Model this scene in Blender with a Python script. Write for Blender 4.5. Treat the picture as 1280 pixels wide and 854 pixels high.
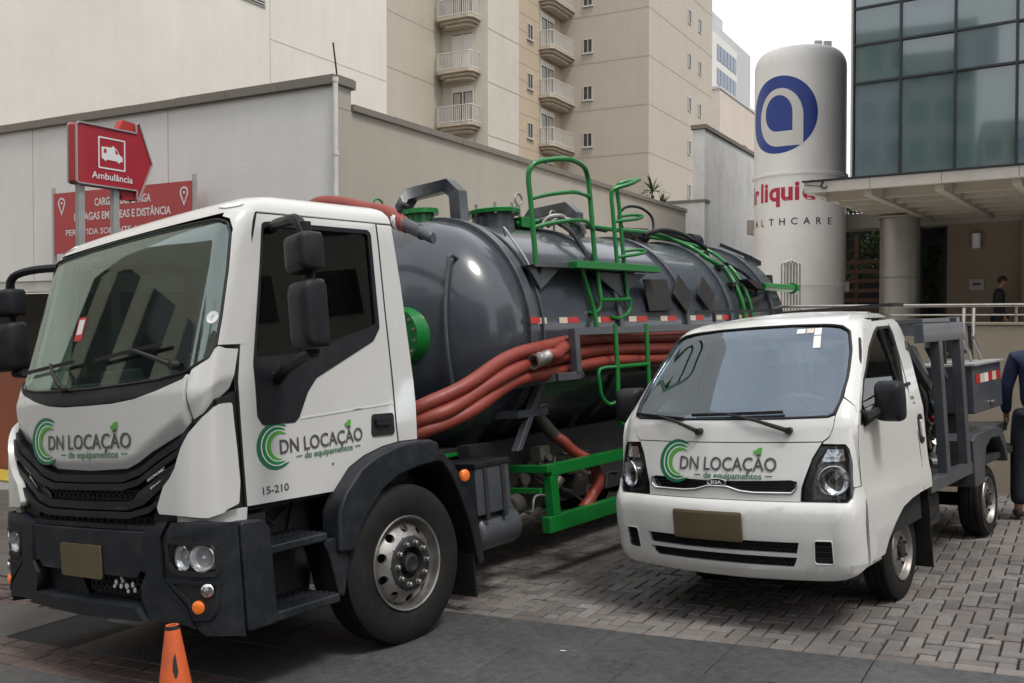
import bpy, bmesh, math, random
from mathutils import Vector, Matrix, Euler
from mathutils.geometry import tessellate_polygon
random.seed(7)
for _o in list(bpy.data.objects):
    bpy.data.objects.remove(_o)
SC = bpy.context.scene
COL = SC.collection
R = math.radians
PI = math.pi

# ------------------------------------------------------------------ camera
PITCH = math.atan(27 / 1200.0)
cam_d = bpy.data.cameras.new('camera')
cam_d.sensor_width = 36.0
cam_d.lens = 36.0 * 1200 / 1280
cam_d.clip_start = 0.05
cam_d.clip_end = 3000
cam = bpy.data.objects.new('camera', cam_d)
COL.objects.link(cam)
cam.location = (0, 0, 1.85)
cam.rotation_euler = (PI / 2 - PITCH, 0, 0)
SC.camera = cam

# ------------------------------------------------------------------ world, sun, exposure
SUN_EL, SUN_AZ = R(62), R(142)      # azimuth measured clockwise from +Y
w = bpy.data.worlds.new("World")
SC.world = w
w.use_nodes = True
nt = w.node_tree
bg = nt.nodes['Background']
sky = nt.nodes.new('ShaderNodeTexSky')
sky.sky_type = 'NISHITA'
sky.sun_disc = False
sky.sun_elevation = SUN_EL
sky.sun_rotation = SUN_AZ
sky.air_density = 1.2
sky.dust_density = 2.5
tc = nt.nodes.new('ShaderNodeTexCoord')
ns = nt.nodes.new('ShaderNodeTexNoise')
ns.inputs['Scale'].default_value = 2.2
ns.inputs['Detail'].default_value = 7
ns.inputs['Roughness'].default_value = 0.55
rp = nt.nodes.new('ShaderNodeValToRGB')
rp.color_ramp.elements[0].position = 0.30
rp.color_ramp.elements[0].color = (0.72, 0.72, 0.72, 1)
rp.color_ramp.elements[1].position = 0.62
rp.color_ramp.elements[1].color = (1, 1, 1, 1)
mx = nt.nodes.new('ShaderNodeMix')
mx.data_type = 'RGBA'
mx.inputs[7].default_value = (8.6, 8.8, 9.1, 1)
nt.links.new(tc.outputs['Generated'], ns.inputs['Vector'])
nt.links.new(ns.outputs['Fac'], rp.inputs[0])
nt.links.new(rp.outputs[0], mx.inputs[0])
nt.links.new(sky.outputs[0], mx.inputs[6])
nt.links.new(mx.outputs[2], bg.inputs['Color'])
bg.inputs['Strength'].default_value = 0.10
sd = bpy.data.lights.new('sun', 'SUN')
sd.energy = 1.4
sd.angle = R(14)
sd.color = (1.0, 0.95, 0.88)
sun = bpy.data.objects.new('sun', sd)
COL.objects.link(sun)
_d = Vector((math.sin(SUN_AZ) * math.cos(SUN_EL), math.cos(SUN_AZ) * math.cos(SUN_EL), math.sin(SUN_EL)))
sun.rotation_euler = _d.to_track_quat('Z', 'Y').to_euler()
sun.location = (0, 0, 40)
SC.view_settings.view_transform = 'Standard'
SC.view_settings.look = 'None'
SC.view_settings.gamma = 1
SC.view_settings.exposure = 0.62
SC.view_settings.use_curve_mapping = False
SC.cycles.max_bounces = 8
SC.cycles.transparent_max_bounces = 12
SC.cycles.caustics_reflective = False
SC.cycles.caustics_refractive = False

# ------------------------------------------------------------------ ground slope and frames
GX, GY = 0.055, -0.030
_n = Vector((-GX, -GY, 1)).normalized()
GROT = Vector((0, 0, 1)).rotation_difference(_n).to_matrix().to_4x4()
def frame(x, y, deg, z=0, roll=0, ground=True):
    m = Matrix.Translation((x, y, z)) @ Matrix.Rotation(R(deg), 4, 'Z') @ Matrix.Rotation(R(roll), 4, 'X')
    return GROT @ m if ground else m
def gz(x, y):
    """true height of the sloping ground at world x, y"""
    return GX * x + GY * y

# ------------------------------------------------------------------ materials
MATS = {}
def mat(name, col, rough=0.6, metal=0.0, spec=0.5, coat=0.0, var=0.0, vscale=3.0, bump=0.0, bscale=40.0,
        dirt=None, dirt_amt=0.0, dscale=1.5, emit=None, estr=0, coords='Object'):
    if name in MATS: return MATS[name]
    m = bpy.data.materials.new(name)
    m.use_nodes = True
    n = m.node_tree
    b = n.nodes['Principled BSDF']
    b.inputs['Base Color'].default_value = (*col, 1)
    b.inputs['Roughness'].default_value = rough
    b.inputs['Metallic'].default_value = metal
    b.inputs['Specular IOR Level'].default_value = spec
    b.inputs['Coat Weight'].default_value = coat
    b.inputs['Coat Roughness'].default_value = 0.06
    if emit:
        b.inputs['Emission Color'].default_value = (*emit, 1)
        b.inputs['Emission Strength'].default_value = estr
    t = n.nodes.new('ShaderNodeTexCoord')
    if var > 0 or dirt:
        tx = n.nodes.new('ShaderNodeTexNoise')
        tx.inputs['Scale'].default_value = vscale
        tx.inputs['Detail'].default_value = 8
        tx.inputs['Roughness'].default_value = 0.65
        n.links.new(t.outputs[coords], tx.inputs['Vector'])
        mr = n.nodes.new('ShaderNodeMapRange')
        mr.inputs[1].default_value = 0.3; mr.inputs[2].default_value = 0.7
        mr.inputs[3].default_value = 1 - var; mr.inputs[4].default_value = 1 + var
        n.links.new(tx.outputs['Fac'], mr.inputs[0])
        mm = n.nodes.new('ShaderNodeVectorMath'); mm.operation = 'SCALE'
        mm.inputs[0].default_value = col
        n.links.new(mr.outputs[0], mm.inputs[3])
        src = mm.outputs[0]
        if dirt:
            t2 = n.nodes.new('ShaderNodeTexNoise')
            t2.inputs['Scale'].default_value = dscale
            t2.inputs['Detail'].default_value = 10
            t2.inputs['Roughness'].default_value = 0.7
            n.links.new(t.outputs[coords], t2.inputs['Vector'])
            r2 = n.nodes.new('ShaderNodeMapRange')
            r2.inputs[1].default_value = 0.48; r2.inputs[2].default_value = 0.75
            r2.inputs[3].default_value = 0; r2.inputs[4].default_value = dirt_amt
            n.links.new(t2.outputs['Fac'], r2.inputs[0])
            mi = n.nodes.new('ShaderNodeMix'); mi.data_type = 'RGBA'
            mi.inputs[7].default_value = (*dirt, 1)
            n.links.new(r2.outputs[0], mi.inputs[0])
            n.links.new(src, mi.inputs[6])
            src = mi.outputs[2]
        n.links.new(src, b.inputs['Base Color'])
        mr2 = n.nodes.new('ShaderNodeMapRange')
        mr2.inputs[1].default_value = 0.3; mr2.inputs[2].default_value = 0.7
        mr2.inputs[3].default_value = max(0.02, rough * 0.85); mr2.inputs[4].default_value = min(1, rough * 1.15)
        n.links.new(tx.outputs['Fac'], mr2.inputs[0])
        n.links.new(mr2.outputs[0], b.inputs['Roughness'])
    if bump > 0:
        t3 = n.nodes.new('ShaderNodeTexNoise')
        t3.inputs['Scale'].default_value = bscale
        t3.inputs['Detail'].default_value = 6
        n.links.new(t.outputs[coords], t3.inputs['Vector'])
        bp = n.nodes.new('ShaderNodeBump')
        bp.inputs['Strength'].default_value = bump
        bp.inputs['Distance'].default_value = 0.01
        n.links.new(t3.outputs['Fac'], bp.inputs['Height'])
        n.links.new(bp.outputs[0], b.inputs['Normal'])
    MATS[name] = m
    return m

def random_tint(m, amt=0.25, hue=0.0):
    """vary value per object"""
    n = m.node_tree
    b = n.nodes['Principled BSDF']
    oi = n.nodes.new('ShaderNodeObjectInfo')
    mr = n.nodes.new('ShaderNodeMapRange')
    mr.inputs[3].default_value = 1 - amt; mr.inputs[4].default_value = 1 + amt
    n.links.new(oi.outputs['Random'], mr.inputs[0])
    vm = n.nodes.new('ShaderNodeVectorMath'); vm.operation = 'SCALE'
    l = b.inputs['Base Color'].links
    if l: n.links.new(l[0].from_socket, vm.inputs[0])
    else: vm.inputs[0].default_value = b.inputs['Base Color'].default_value[:3]
    n.links.new(mr.outputs[0], vm.inputs[3])
    n.links.new(vm.outputs[0], b.inputs['Base Color'])
    return m

def glass(name, tint=(0.5, 0.6, 0.58), ior=1.5, boost=0.05, rough=0.0, gl=(1, 1, 1)):
    m = bpy.data.materials.new(name); m.use_nodes = True
    n = m.node_tree; n.nodes.clear()
    o = n.nodes.new('ShaderNodeOutputMaterial')
    tr = n.nodes.new('ShaderNodeBsdfTransparent'); tr.inputs[0].default_value = (*tint, 1)
    g = n.nodes.new('ShaderNodeBsdfGlossy'); g.inputs['Roughness'].default_value = rough
    g.inputs[0].default_value = (*gl, 1)
    f = n.nodes.new('ShaderNodeFresnel')
    ge = n.nodes.new('ShaderNodeNewGeometry'); mr = n.nodes.new('ShaderNodeMapRange')   # same reflectance from both faces of the thin pane
    mr.inputs[3].default_value = ior; mr.inputs[4].default_value = 1 / ior
    n.links.new(ge.outputs['Backfacing'], mr.inputs[0]); n.links.new(mr.outputs[0], f.inputs[0])
    a = n.nodes.new('ShaderNodeMath'); a.operation = 'ADD'; a.inputs[1].default_value = boost; a.use_clamp = True
    mxs = n.nodes.new('ShaderNodeMixShader')
    n.links.new(f.outputs[0], a.inputs[0]); n.links.new(a.outputs[0], mxs.inputs[0])
    n.links.new(tr.outputs[0], mxs.inputs[1]); n.links.new(g.outputs[0], mxs.inputs[2])
    n.links.new(mxs.outputs[0], o.inputs[0])
    return m

M = dict(
 white=mat('white_paint', (0.58, 0.58, 0.565), 0.30, coat=0.5, var=0.03, vscale=1.3, dirt=(0.42, 0.39, 0.34), dirt_amt=0.22, dscale=1.1),
 white2=mat('white_van_paint', (0.66, 0.66, 0.64), 0.26, coat=0.6, var=0.02, vscale=1.3, dirt=(0.45, 0.42, 0.37), dirt_amt=0.12, dscale=1.3),
 black=mat('black_plastic', (0.010, 0.011, 0.014), 0.50, spec=.28, var=0.15, vscale=6, bump=0.15, bscale=180, dirt=(0.09, 0.085, 0.08), dirt_amt=0.25, dscale=4),
 gloss=mat('gloss_black', (0.010, 0.011, 0.013), 0.15, coat=0.3),
 dark=mat('dark_interior', (0.012, 0.012, 0.013), 0.8),
 bumper=mat('bumper_plastic', (0.011, 0.014, 0.019), 0.48, spec=.32, var=0.2, vscale=5, bump=0.2, bscale=220, dirt=(0.07, 0.065, 0.06), dirt_amt=0.4, dscale=5),
 rubber=mat('rubber', (0.010, 0.010, 0.010), 0.7, spec=.3, var=0.3, vscale=8, dirt=(0.035, 0.030, 0.025), dirt_amt=0.4, dscale=6, bump=0.2, bscale=90),
 seal=mat('seal', (0.01, 0.01, 0.01), 0.6),
 rim=mat('rim_steel', (0.30, 0.29, 0.28), 0.42, metal=0.75, var=0.2, vscale=9, dirt=(0.09, 0.06, 0.045), dirt_amt=0.65, dscale=5),
 hub=mat('hub_steel', (0.030, 0.030, 0.033), 0.42, metal=0.3, var=0.25, vscale=12, dirt=(0.09, 0.07, 0.05), dirt_amt=0.4, dscale=9),
 chrome=mat('chrome', (0.75, 0.76, 0.78), 0.12, metal=1.0),
 steel=mat('steel', (0.42, 0.40, 0.37), 0.35, metal=0.85, var=0.2, vscale=10, dirt=(0.18, 0.11, 0.07), dirt_amt=0.4, dscale=8),
 tank=mat('tank_grey', (0.046, 0.055, 0.068), 0.26, coat=0.4, var=0.10, vscale=1.2, dirt=(0.11, 0.105, 0.10), dirt_amt=0.22, dscale=1.3),
 greyp=mat('grey_paint', (0.058, 0.065, 0.076), 0.38, coat=0.2, var=0.15, vscale=5, dirt=(0.13, 0.11, 0.09), dirt_amt=0.35, dscale=5),
 green=mat('green_paint', (0.005, 0.17, 0.028), 0.33, coat=0.3, var=0.12, vscale=6, dirt=(0.02, 0.05, 0.015), dirt_amt=0.35, dscale=6),
 hose=mat('red_hose', (0.25, 0.040, 0.026), 0.45, var=0.2, vscale=5, dirt=(0.075, 0.035, 0.028), dirt_amt=0.55, dscale=5, bump=0.3, bscale=60),
 chassis=mat('chassis', (0.022, 0.022, 0.023), 0.7, var=0.3, vscale=9, dirt=(0.06, 0.045, 0.035), dirt_amt=0.6, dscale=7),
 grime=mat('machine_grime', (0.07, 0.065, 0.06), 0.6, metal=0.3, var=0.4, vscale=14, dirt=(0.10, 0.06, 0.04), dirt_amt=0.7, dscale=10),
 red=mat('sign_red', (0.36, 0.018, 0.032), 0.42, coat=0.2, var=0.05, vscale=3),
 redside=mat('sign_red_side', (0.42, 0.035, 0.030), 0.45, var=0.08, vscale=3),
 banner=mat('banner_red', (0.42, 0.062, 0.065), 0.6, var=0.06, vscale=2),
 aluminium=mat('aluminium', (0.42, 0.42, 0.41), 0.45, metal=0.4, var=0.08, vscale=6),
 signwhite=mat('sign_white', (0.72, 0.72, 0.72), 0.5),
 lgrey=mat('logo_grey', (0.075, 0.070, 0.072), 0.5),
 lg1=mat('logo_dark_green', (0.008, 0.15, 0.060), 0.45),
 lg2=mat('logo_mid_green', (0.010, 0.22, 0.070), 0.45),
 lg3=mat('logo_light_green', (0.085, 0.36, 0.045), 0.45),
 lgw=mat('logo_white', (0.8, 0.8, 0.79), 0.4),
 platem=mat('plate_olive', (0.105, 0.083, 0.042), 0.6, var=0.1, vscale=5),
 tred=mat('tape_red', (0.48, 0.022, 0.022), 0.35),
 tcream=mat('tape_cream', (0.62, 0.54, 0.42), 0.35),
 amber=mat('amber_lens', (0.62, 0.12, 0.012), 0.18, coat=0.5, bump=0.8, bscale=55, emit=(1.0, 0.25, 0.03), estr=0.14),
 lampgrey=mat('lamp_bezel_grey', (0.50, 0.50, 0.50), 0.28, metal=0.35),
 bowl=mat('lamp_bowl', (0.82, 0.82, 0.84), 0.22, metal=0.65, bump=0.5, bscale=22),
 hlback=mat('lamp_housing', (0.20, 0.19, 0.18), 0.25, metal=0.8, bump=0.6, bscale=30),
 lensclear=glass('lens_clear', (0.95, 0.96, 0.97), 1.3, 0.0),
 reflector=mat('reflector', (0.72, 0.73, 0.75), 0.16, metal=1.0, bump=0.6, bscale=25),
 glass_truck=glass('truck_glass', (0.76, 0.87, 0.82), 1.5, 0.07, gl=(.92, 1.0, .97)),
 glass_side=glass('side_glass', (0.22, 0.26, 0.24), 1.5, 0.0),
 glass_van=glass('van_glass', (0.74, 0.79, 0.84), 1.5, 0.09, gl=(.80, .90, 1.0)),
 glass_van_side=glass('van_side_glass', (0.22, 0.24, 0.24), 1.45, 0.0),
 fabric=mat('seat_fabric', (0.16, 0.165, 0.17), 0.9, var=0.2, vscale=10),
 trimgrey=mat('cab_trim_grey', (0.62, 0.62, 0.60), 0.8, var=0.1, vscale=6),
 dash=mat('dashboard', (0.045, 0.047, 0.05), 0.7),
)

# ------------------------------------------------------------------ object helpers
def tag(o, label=None, cat=None, group=None, kind=None):
    if label: o['label'] = label
    if cat: o['category'] = cat
    if group: o['group'] = group
    if kind: o['kind'] = kind
    return o
def empty(name, mtx=None, label=None, cat=None, group=None, kind=None):
    o = bpy.data.objects.new(name, None)
    o.empty_display_size = 0.2
    COL.objects.link(o)
    if mtx is not None: o.matrix_world = mtx
    return tag(o, label, cat, group, kind)

class MB:
    def __init__(s): s.v = []; s.f = []; s.sm = []
    def add(s, vs, fs, smooth=False):
        b = len(s.v); s.v += [tuple(v) for v in vs]
        s.f += [tuple(i + b for i in f) for f in fs]; s.sm += [smooth] * len(fs); return s
    def box(s, x0, x1, y0, y1, z0, z1, rot=None, piv=None):
        vs = [(x, y, z) for z in (z0, z1) for y in (y0, y1) for x in (x0, x1)]
        if rot is not None:
            c = Vector(piv if piv is not None else ((x0 + x1) / 2, (y0 + y1) / 2, (z0 + z1) / 2))
            m = rot if isinstance(rot, Matrix) else Euler(rot).to_matrix()
            vs = [tuple(m @ (Vector(v) - c) + c) for v in vs]
        return s.add(vs, [(0, 2, 3, 1), (4, 5, 7, 6), (0, 1, 5, 4), (2, 6, 7, 3), (0, 4, 6, 2), (1, 3, 7, 5)])
    def bar(s, p0, p1, a, b, up=(0, 0, 1)):
        """rectangular bar from p0 to p1, a across, b along up"""
        p0, p1 = Vector(p0), Vector(p1); d = (p1 - p0).normalized(); u = Vector(up)
        if abs(d.dot(u)) > 0.98: u = Vector((1, 0, 0))
        r = d.cross(u).normalized(); u = r.cross(d)
        vs = [p + r * (i * a / 2) + u * (j * b / 2) for p in (p0, p1) for i, j in ((-1, -1), (1, -1), (1, 1), (-1, 1))]
        return s.add(vs, [(0, 3, 2, 1), (4, 5, 6, 7), (0, 1, 5, 4), (1, 2, 6, 5), (2, 3, 7, 6), (3, 0, 4, 7)])
    def tube(s, path, r, n=10, cap=True, closed=False, rad=None):
        P = [Vector(p) for p in path]; k = len(P); rings = []; pu = None
        for i, p in enumerate(P):
            if closed: d = P[(i + 1) % k] - P[i - 1]
            else: d = P[min(i + 1, k - 1)] - P[max(i - 1, 0)]
            d.normalize()
            if pu is None:
                u = Vector((0, 0, 1)) if abs(d.z) < 0.9 else Vector((1, 0, 0))
            else: u = pu
            u = (u - d * u.dot(d)).normalized(); pu = u; q = d.cross(u)
            rr = rad[i] if rad else r
            rings.append([p + (u * math.cos(t) + q * math.sin(t)) * rr for t in [2 * PI * j / n for j in range(n)]])
        vs = [v for g in rings for v in g]; fs = []
        m = k if closed else k - 1
        for i in range(m):
            a, b = i * n, ((i + 1) % k) * n
            for j in range(n): fs.append((a + j, a + (j + 1) % n, b + (j + 1) % n, b + j))
        s.add(vs, fs, True)
        if cap and not closed:
            s.add(rings[0], [tuple(range(n - 1, -1, -1))]); s.add(rings[-1], [tuple(range(n))])
        return s
    def cyl(s, p0, p1, r, n=20, r2=None):
        return s.tube([p0, p1], r, n, rad=[r, r if r2 is None else r2])
    def lathe(s, prof, o=(0, 0, 0), ax=(0, 1, 0), n=48, arc=None, smooth=True):
        """prof: list of (a, r): a along axis, r radius"""
        o = Vector(o); ax = Vector(ax).normalized()
        u = Vector((0, 0, 1)) if abs(ax.z) < 0.9 else Vector((1, 0, 0)); q = ax.cross(u)
        a0, a1 = arc if arc else (0, 2 * PI)
        m = n if arc is None else n + 1
        vs = []
        for a, r in prof:
            for j in range(m):
                t = a0 + (a1 - a0) * j / n
                vs.append(o + ax * a + (u * math.cos(t) + q * math.sin(t)) * r)
        fs = []
        for i in range(len(prof) - 1):
            for j in range(n):
                j2 = (j + 1) % m if arc is None else j + 1
                fs.append((i * m + j, i * m + j2, (i + 1) * m + j2, (i + 1) * m + j))
        return s.add(vs, fs, smooth)
    def prism(s, poly, fn, h0, h1):
        """2D polygon extruded: fn(u, v, h) -> point"""
        n = len(poly)
        vs = [fn(u, v, h0) for u, v in poly] + [fn(u, v, h1) for u, v in poly]
        fs = [tuple(range(n)), tuple(range(2 * n - 1, n - 1, -1))] + [(i, i + n, (i + 1) % n + n, (i + 1) % n) for i in range(n)]
        return s.add(vs, fs)
    def grid(s, rows, smooth=True, flip=False):
        m = len(rows[0]); vs = [v for r in rows for v in r]; fs = []
        for i in range(len(rows) - 1):
            for j in range(m - 1):
                f = (i * m + j, i * m + j + 1, (i + 1) * m + j + 1, (i + 1) * m + j)
                fs.append(f[::-1] if flip else f)
        return s.add(vs, fs, smooth)
    def build(s, name, m, parent=None, bevel=0.0, seg=2, label=None, mtx=None, auto=True, fix=True):
        me = bpy.data.meshes.new(name)
        me.from_pydata([tuple(v) for v in s.v], [], s.f)
        for p, q in zip(me.polygons, s.sm): p.use_smooth = q
        if fix:
            bm = bmesh.new(); bm.from_mesh(me)
            bmesh.ops.remove_doubles(bm, verts=bm.verts, dist=1e-5)
            bmesh.ops.recalc_face_normals(bm, faces=bm.faces)
            bm.to_mesh(me); bm.free()
        if auto and any(s.sm): me.set_sharp_from_angle(angle=R(38))
        me.materials.append(m if not isinstance(m, str) else M[m])
        o = bpy.data.objects.new(name, me); COL.objects.link(o)
        if bevel > 0: add_bevel(o, bevel, seg)
        if parent is not None: o.parent = parent
        if mtx is not None: o.matrix_world = mtx
        if label: o['label'] = label
        return o

def add_bevel(o, wd, seg=2):
    for p in o.data.polygons: p.use_smooth = True
    b = o.modifiers.new('bevel', 'BEVEL'); b.width = wd; b.segments = seg
    b.limit_method = 'ANGLE'; b.angle_limit = R(35); b.harden_normals = True
    b.use_clamp_overlap = True

def rnd(poly, r, n=4):
    """fillet the corners of a 2D polygon"""
    out = []; k = len(poly)
    for i in range(k):
        p = Vector(poly[i]); a = Vector(poly[i - 1]) - p; b = Vector(poly[(i + 1) % k]) - p
        if a.length < 1e-6 or b.length < 1e-6: continue
        ang = a.angle(b)
        if ang > R(165): out.append(tuple(p)); continue
        rr = r[i] if isinstance(r, (list, tuple)) else r
        d = min(rr / math.tan(ang / 2), a.length * 0.48, b.length * 0.48)
        p0 = p + a.normalized() * d; p1 = p + b.normalized() * d
        for j in range(n + 1):
            t = j / n
            q = p0 * (1 - t) ** 2 + p * 2 * t * (1 - t) + p1 * t * t
            out.append((q.x, q.y))
    return out

def patch_mesh(poly, fn, off=0.0, thick=0.03, gu=0.12, gv=0.08):
    """2D polygon laid on surface fn(u, v, offset) and given thickness"""
    bm = bmesh.new()
    loops = [poly[0], poly[1]] if isinstance(poly, tuple) else [poly]
    poly = [p for l in loops for p in l]
    vs = [bm.verts.new((u, v, 0)) for u, v in poly]
    for t in tessellate_polygon([[Vector((u, v, 0)) for u, v in l] for l in loops]):
        try: bm.faces.new([vs[i] for i in t])
        except ValueError: pass
    us = [p[0] for p in poly]; vv = [p[1] for p in poly]
    def cut(a0, a1, g, no):
        k = math.ceil(a0 / g + 1e-6)
        while k * g < a1 - 1e-6:
            co = (k * g, 0, 0) if no[0] else (0, k * g, 0)
            bmesh.ops.bisect_plane(bm, geom=bm.verts[:] + bm.edges[:] + bm.faces[:], dist=1e-5, plane_co=co, plane_no=no)
            k += 1
    if gu: cut(min(us), max(us), gu, (1, 0, 0))
    if gv: cut(min(vv), max(vv), gv, (0, 1, 0))
    bm.verts.ensure_lookup_table(); bm.verts.index_update()
    n = len(bm.verts)
    top = [fn(v.co.x, v.co.y, off) for v in bm.verts]
    bot = [fn(v.co.x, v.co.y, off - thick) for v in bm.verts]
    fs = [tuple(v.index for v in f.verts) for f in bm.faces]
    fs2 = [tuple(i + n for i in reversed(f)) for f in fs]
    side = []
    for e in bm.edges:
        if len(e.link_faces) == 1:
            a, b = e.verts[0].index, e.verts[1].index
            side.append((a, b, b + n, a + n))
    bm.free()
    return top + bot, fs + fs2, side
def bridged(outer, inner):
    """outer outline with one hole"""
    return (list(outer), list(inner))
def patch(name, poly, fn, m, parent, off=0.0, thick=0.03, gu=0.12, gv=0.08, bevel=0.004, seg=2, r=0, label=None, both=False):
    if r: poly = rnd(poly, r)
    mb = MB()
    vs, fs, sd_ = patch_mesh(poly, fn, off, thick, gu, gv)
    mb.add(vs, fs + sd_, True)
    if both:
        poly2 = [(-u, v) for u, v in poly][::-1]
        vs, fs, sd_ = patch_mesh(poly2, fn, off, thick, gu, gv)
        mb.add(vs, fs + sd_, True)
    return mb.build(name, m, parent, bevel=bevel, seg=seg, label=label)

def smooth_path(pts, k=6):
    P = [Vector(p) for p in pts]; out = []
    for i in range(len(P) - 1):
        p0 = P[max(i - 1, 0)]; p1 = P[i]; p2 = P[i + 1]; p3 = P[min(i + 2, len(P) - 1)]
        for j in range(k):
            t = j / k
            out.append(0.5 * ((2 * p1) + (-p0 + p2) * t + (2 * p0 - 5 * p1 + 4 * p2 - p3) * t * t + (-p0 + 3 * p1 - 3 * p2 + p3) * t ** 3))
    out.append(P[-1]); return out

def lerp(tab, z):
    if z <= tab[0][0]: return tab[0][1]
    for (a, b), (c, d) in zip(tab, tab[1:]):
        if z <= c: return b + (d - b) * (z - a) / (c - a)
    return tab[-1][1]
class Shell:
    """rounded vehicle front: u in 0..1 front face, 1..2 corner, >2 side (u>0 is the near side, y<0)"""
    def __init__(s, XF, HW, bow, cr): s.XF, s.HW, s.bow, s.cr = XF, HW, bow, cr
    def __call__(s, u, z, off=0):
        sg = 1 if u < 0 else -1
        a = abs(u); hw = lerp(s.HW, z); cr = s.cr; xf = lerp(s.XF, z); wd = hw - cr
        if a <= 1:
            y = a * wd; x = xf + s.bow * a * a; nx, ny = -1, 2 * s.bow * a / wd
            l = math.hypot(nx, ny); nx, ny = nx / l, ny / l
            if a > 0.85:
                k = (a - 0.85) / 0.15; ny *= (1 - k); nx = -math.sqrt(1 - ny * ny)
        elif a <= 2:
            t = (a - 1) * PI / 2; nx, ny = -math.cos(t), math.sin(t)
            x = xf + s.bow + cr + cr * nx; y = wd + cr * ny
        else:
            x = xf + s.bow + cr + (a - 2); y = hw; nx, ny = 0, 1
        return (x + off * nx, sg * (y + off * ny), z)
    def xc(s, z): return lerp(s.XF, z) + s.bow + s.cr
    def side(s, x, z, off=0): return (x, -(lerp(s.HW, z) + off), z)
    def loft(s, zs, xr, off=0, nu=9, nc=7):
        rows = []
        for z in zs:
            a = s.xc(z); r = []
            us = [-(2 - i / nc) for i in range(nc)] + [-1 + 2 * i / (2 * nu) for i in range(2 * nu + 1)] + [1 + (i + 1) / nc for i in range(nc)]
            hw = lerp(s.HW, z) + off
            r.append((xr, hw, z)); r += [s(u, z, off) for u in us]; r.append((xr, -hw, z))
            rows.append(r)
        return rows

def glyphs(txt, fn, h, width=None, off=0.002, thick=0.0015, bold=0.0, align='LEFT', u0=0, v0=0, shear=0.0, spacing=1.0, res=3, su=1.0):
    """lettering as mesh data laid on fn(u, v, off); h = cap height, optional total width"""
    c = bpy.data.curves.new('txt', 'FONT'); c.body = txt; c.size = 1; c.offset = bold; c.resolution_u = res
    c.shear = shear; c.space_character = spacing
    o = bpy.data.objects.new('txt', c); COL.objects.link(o)
    bpy.context.view_layer.update()
    me = bpy.data.meshes.new_from_object(o.evaluated_get(bpy.context.evaluated_depsgraph_get()))
    bpy.data.objects.remove(o); bpy.data.curves.remove(c)
    k = h / 0.70
    xs = [v.co.x for v in me.vertices]; x0, x1 = min(xs), max(xs)
    kx = k if width is None else width / (x1 - x0)
    sh = {'LEFT': 0, 'CENTER': (x1 - x0) / 2, 'RIGHT': (x1 - x0)}[align]
    vs = [fn(u0 + su * (v.co.x - x0 - sh) * kx, v0 + v.co.y * k, off) for v in me.vertices]
    fs = [tuple(p.vertices) for p in me.polygons]
    bpy.data.meshes.remove(me)
    return vs, fs
def lettering(name, txt, fn, m, parent, h, **kw):
    vs, fs = glyphs(txt, fn, h, **kw)
    mb = MB(); mb.add(vs, fs); return mb.build(name, m, parent, auto=False, fix=False)

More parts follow.
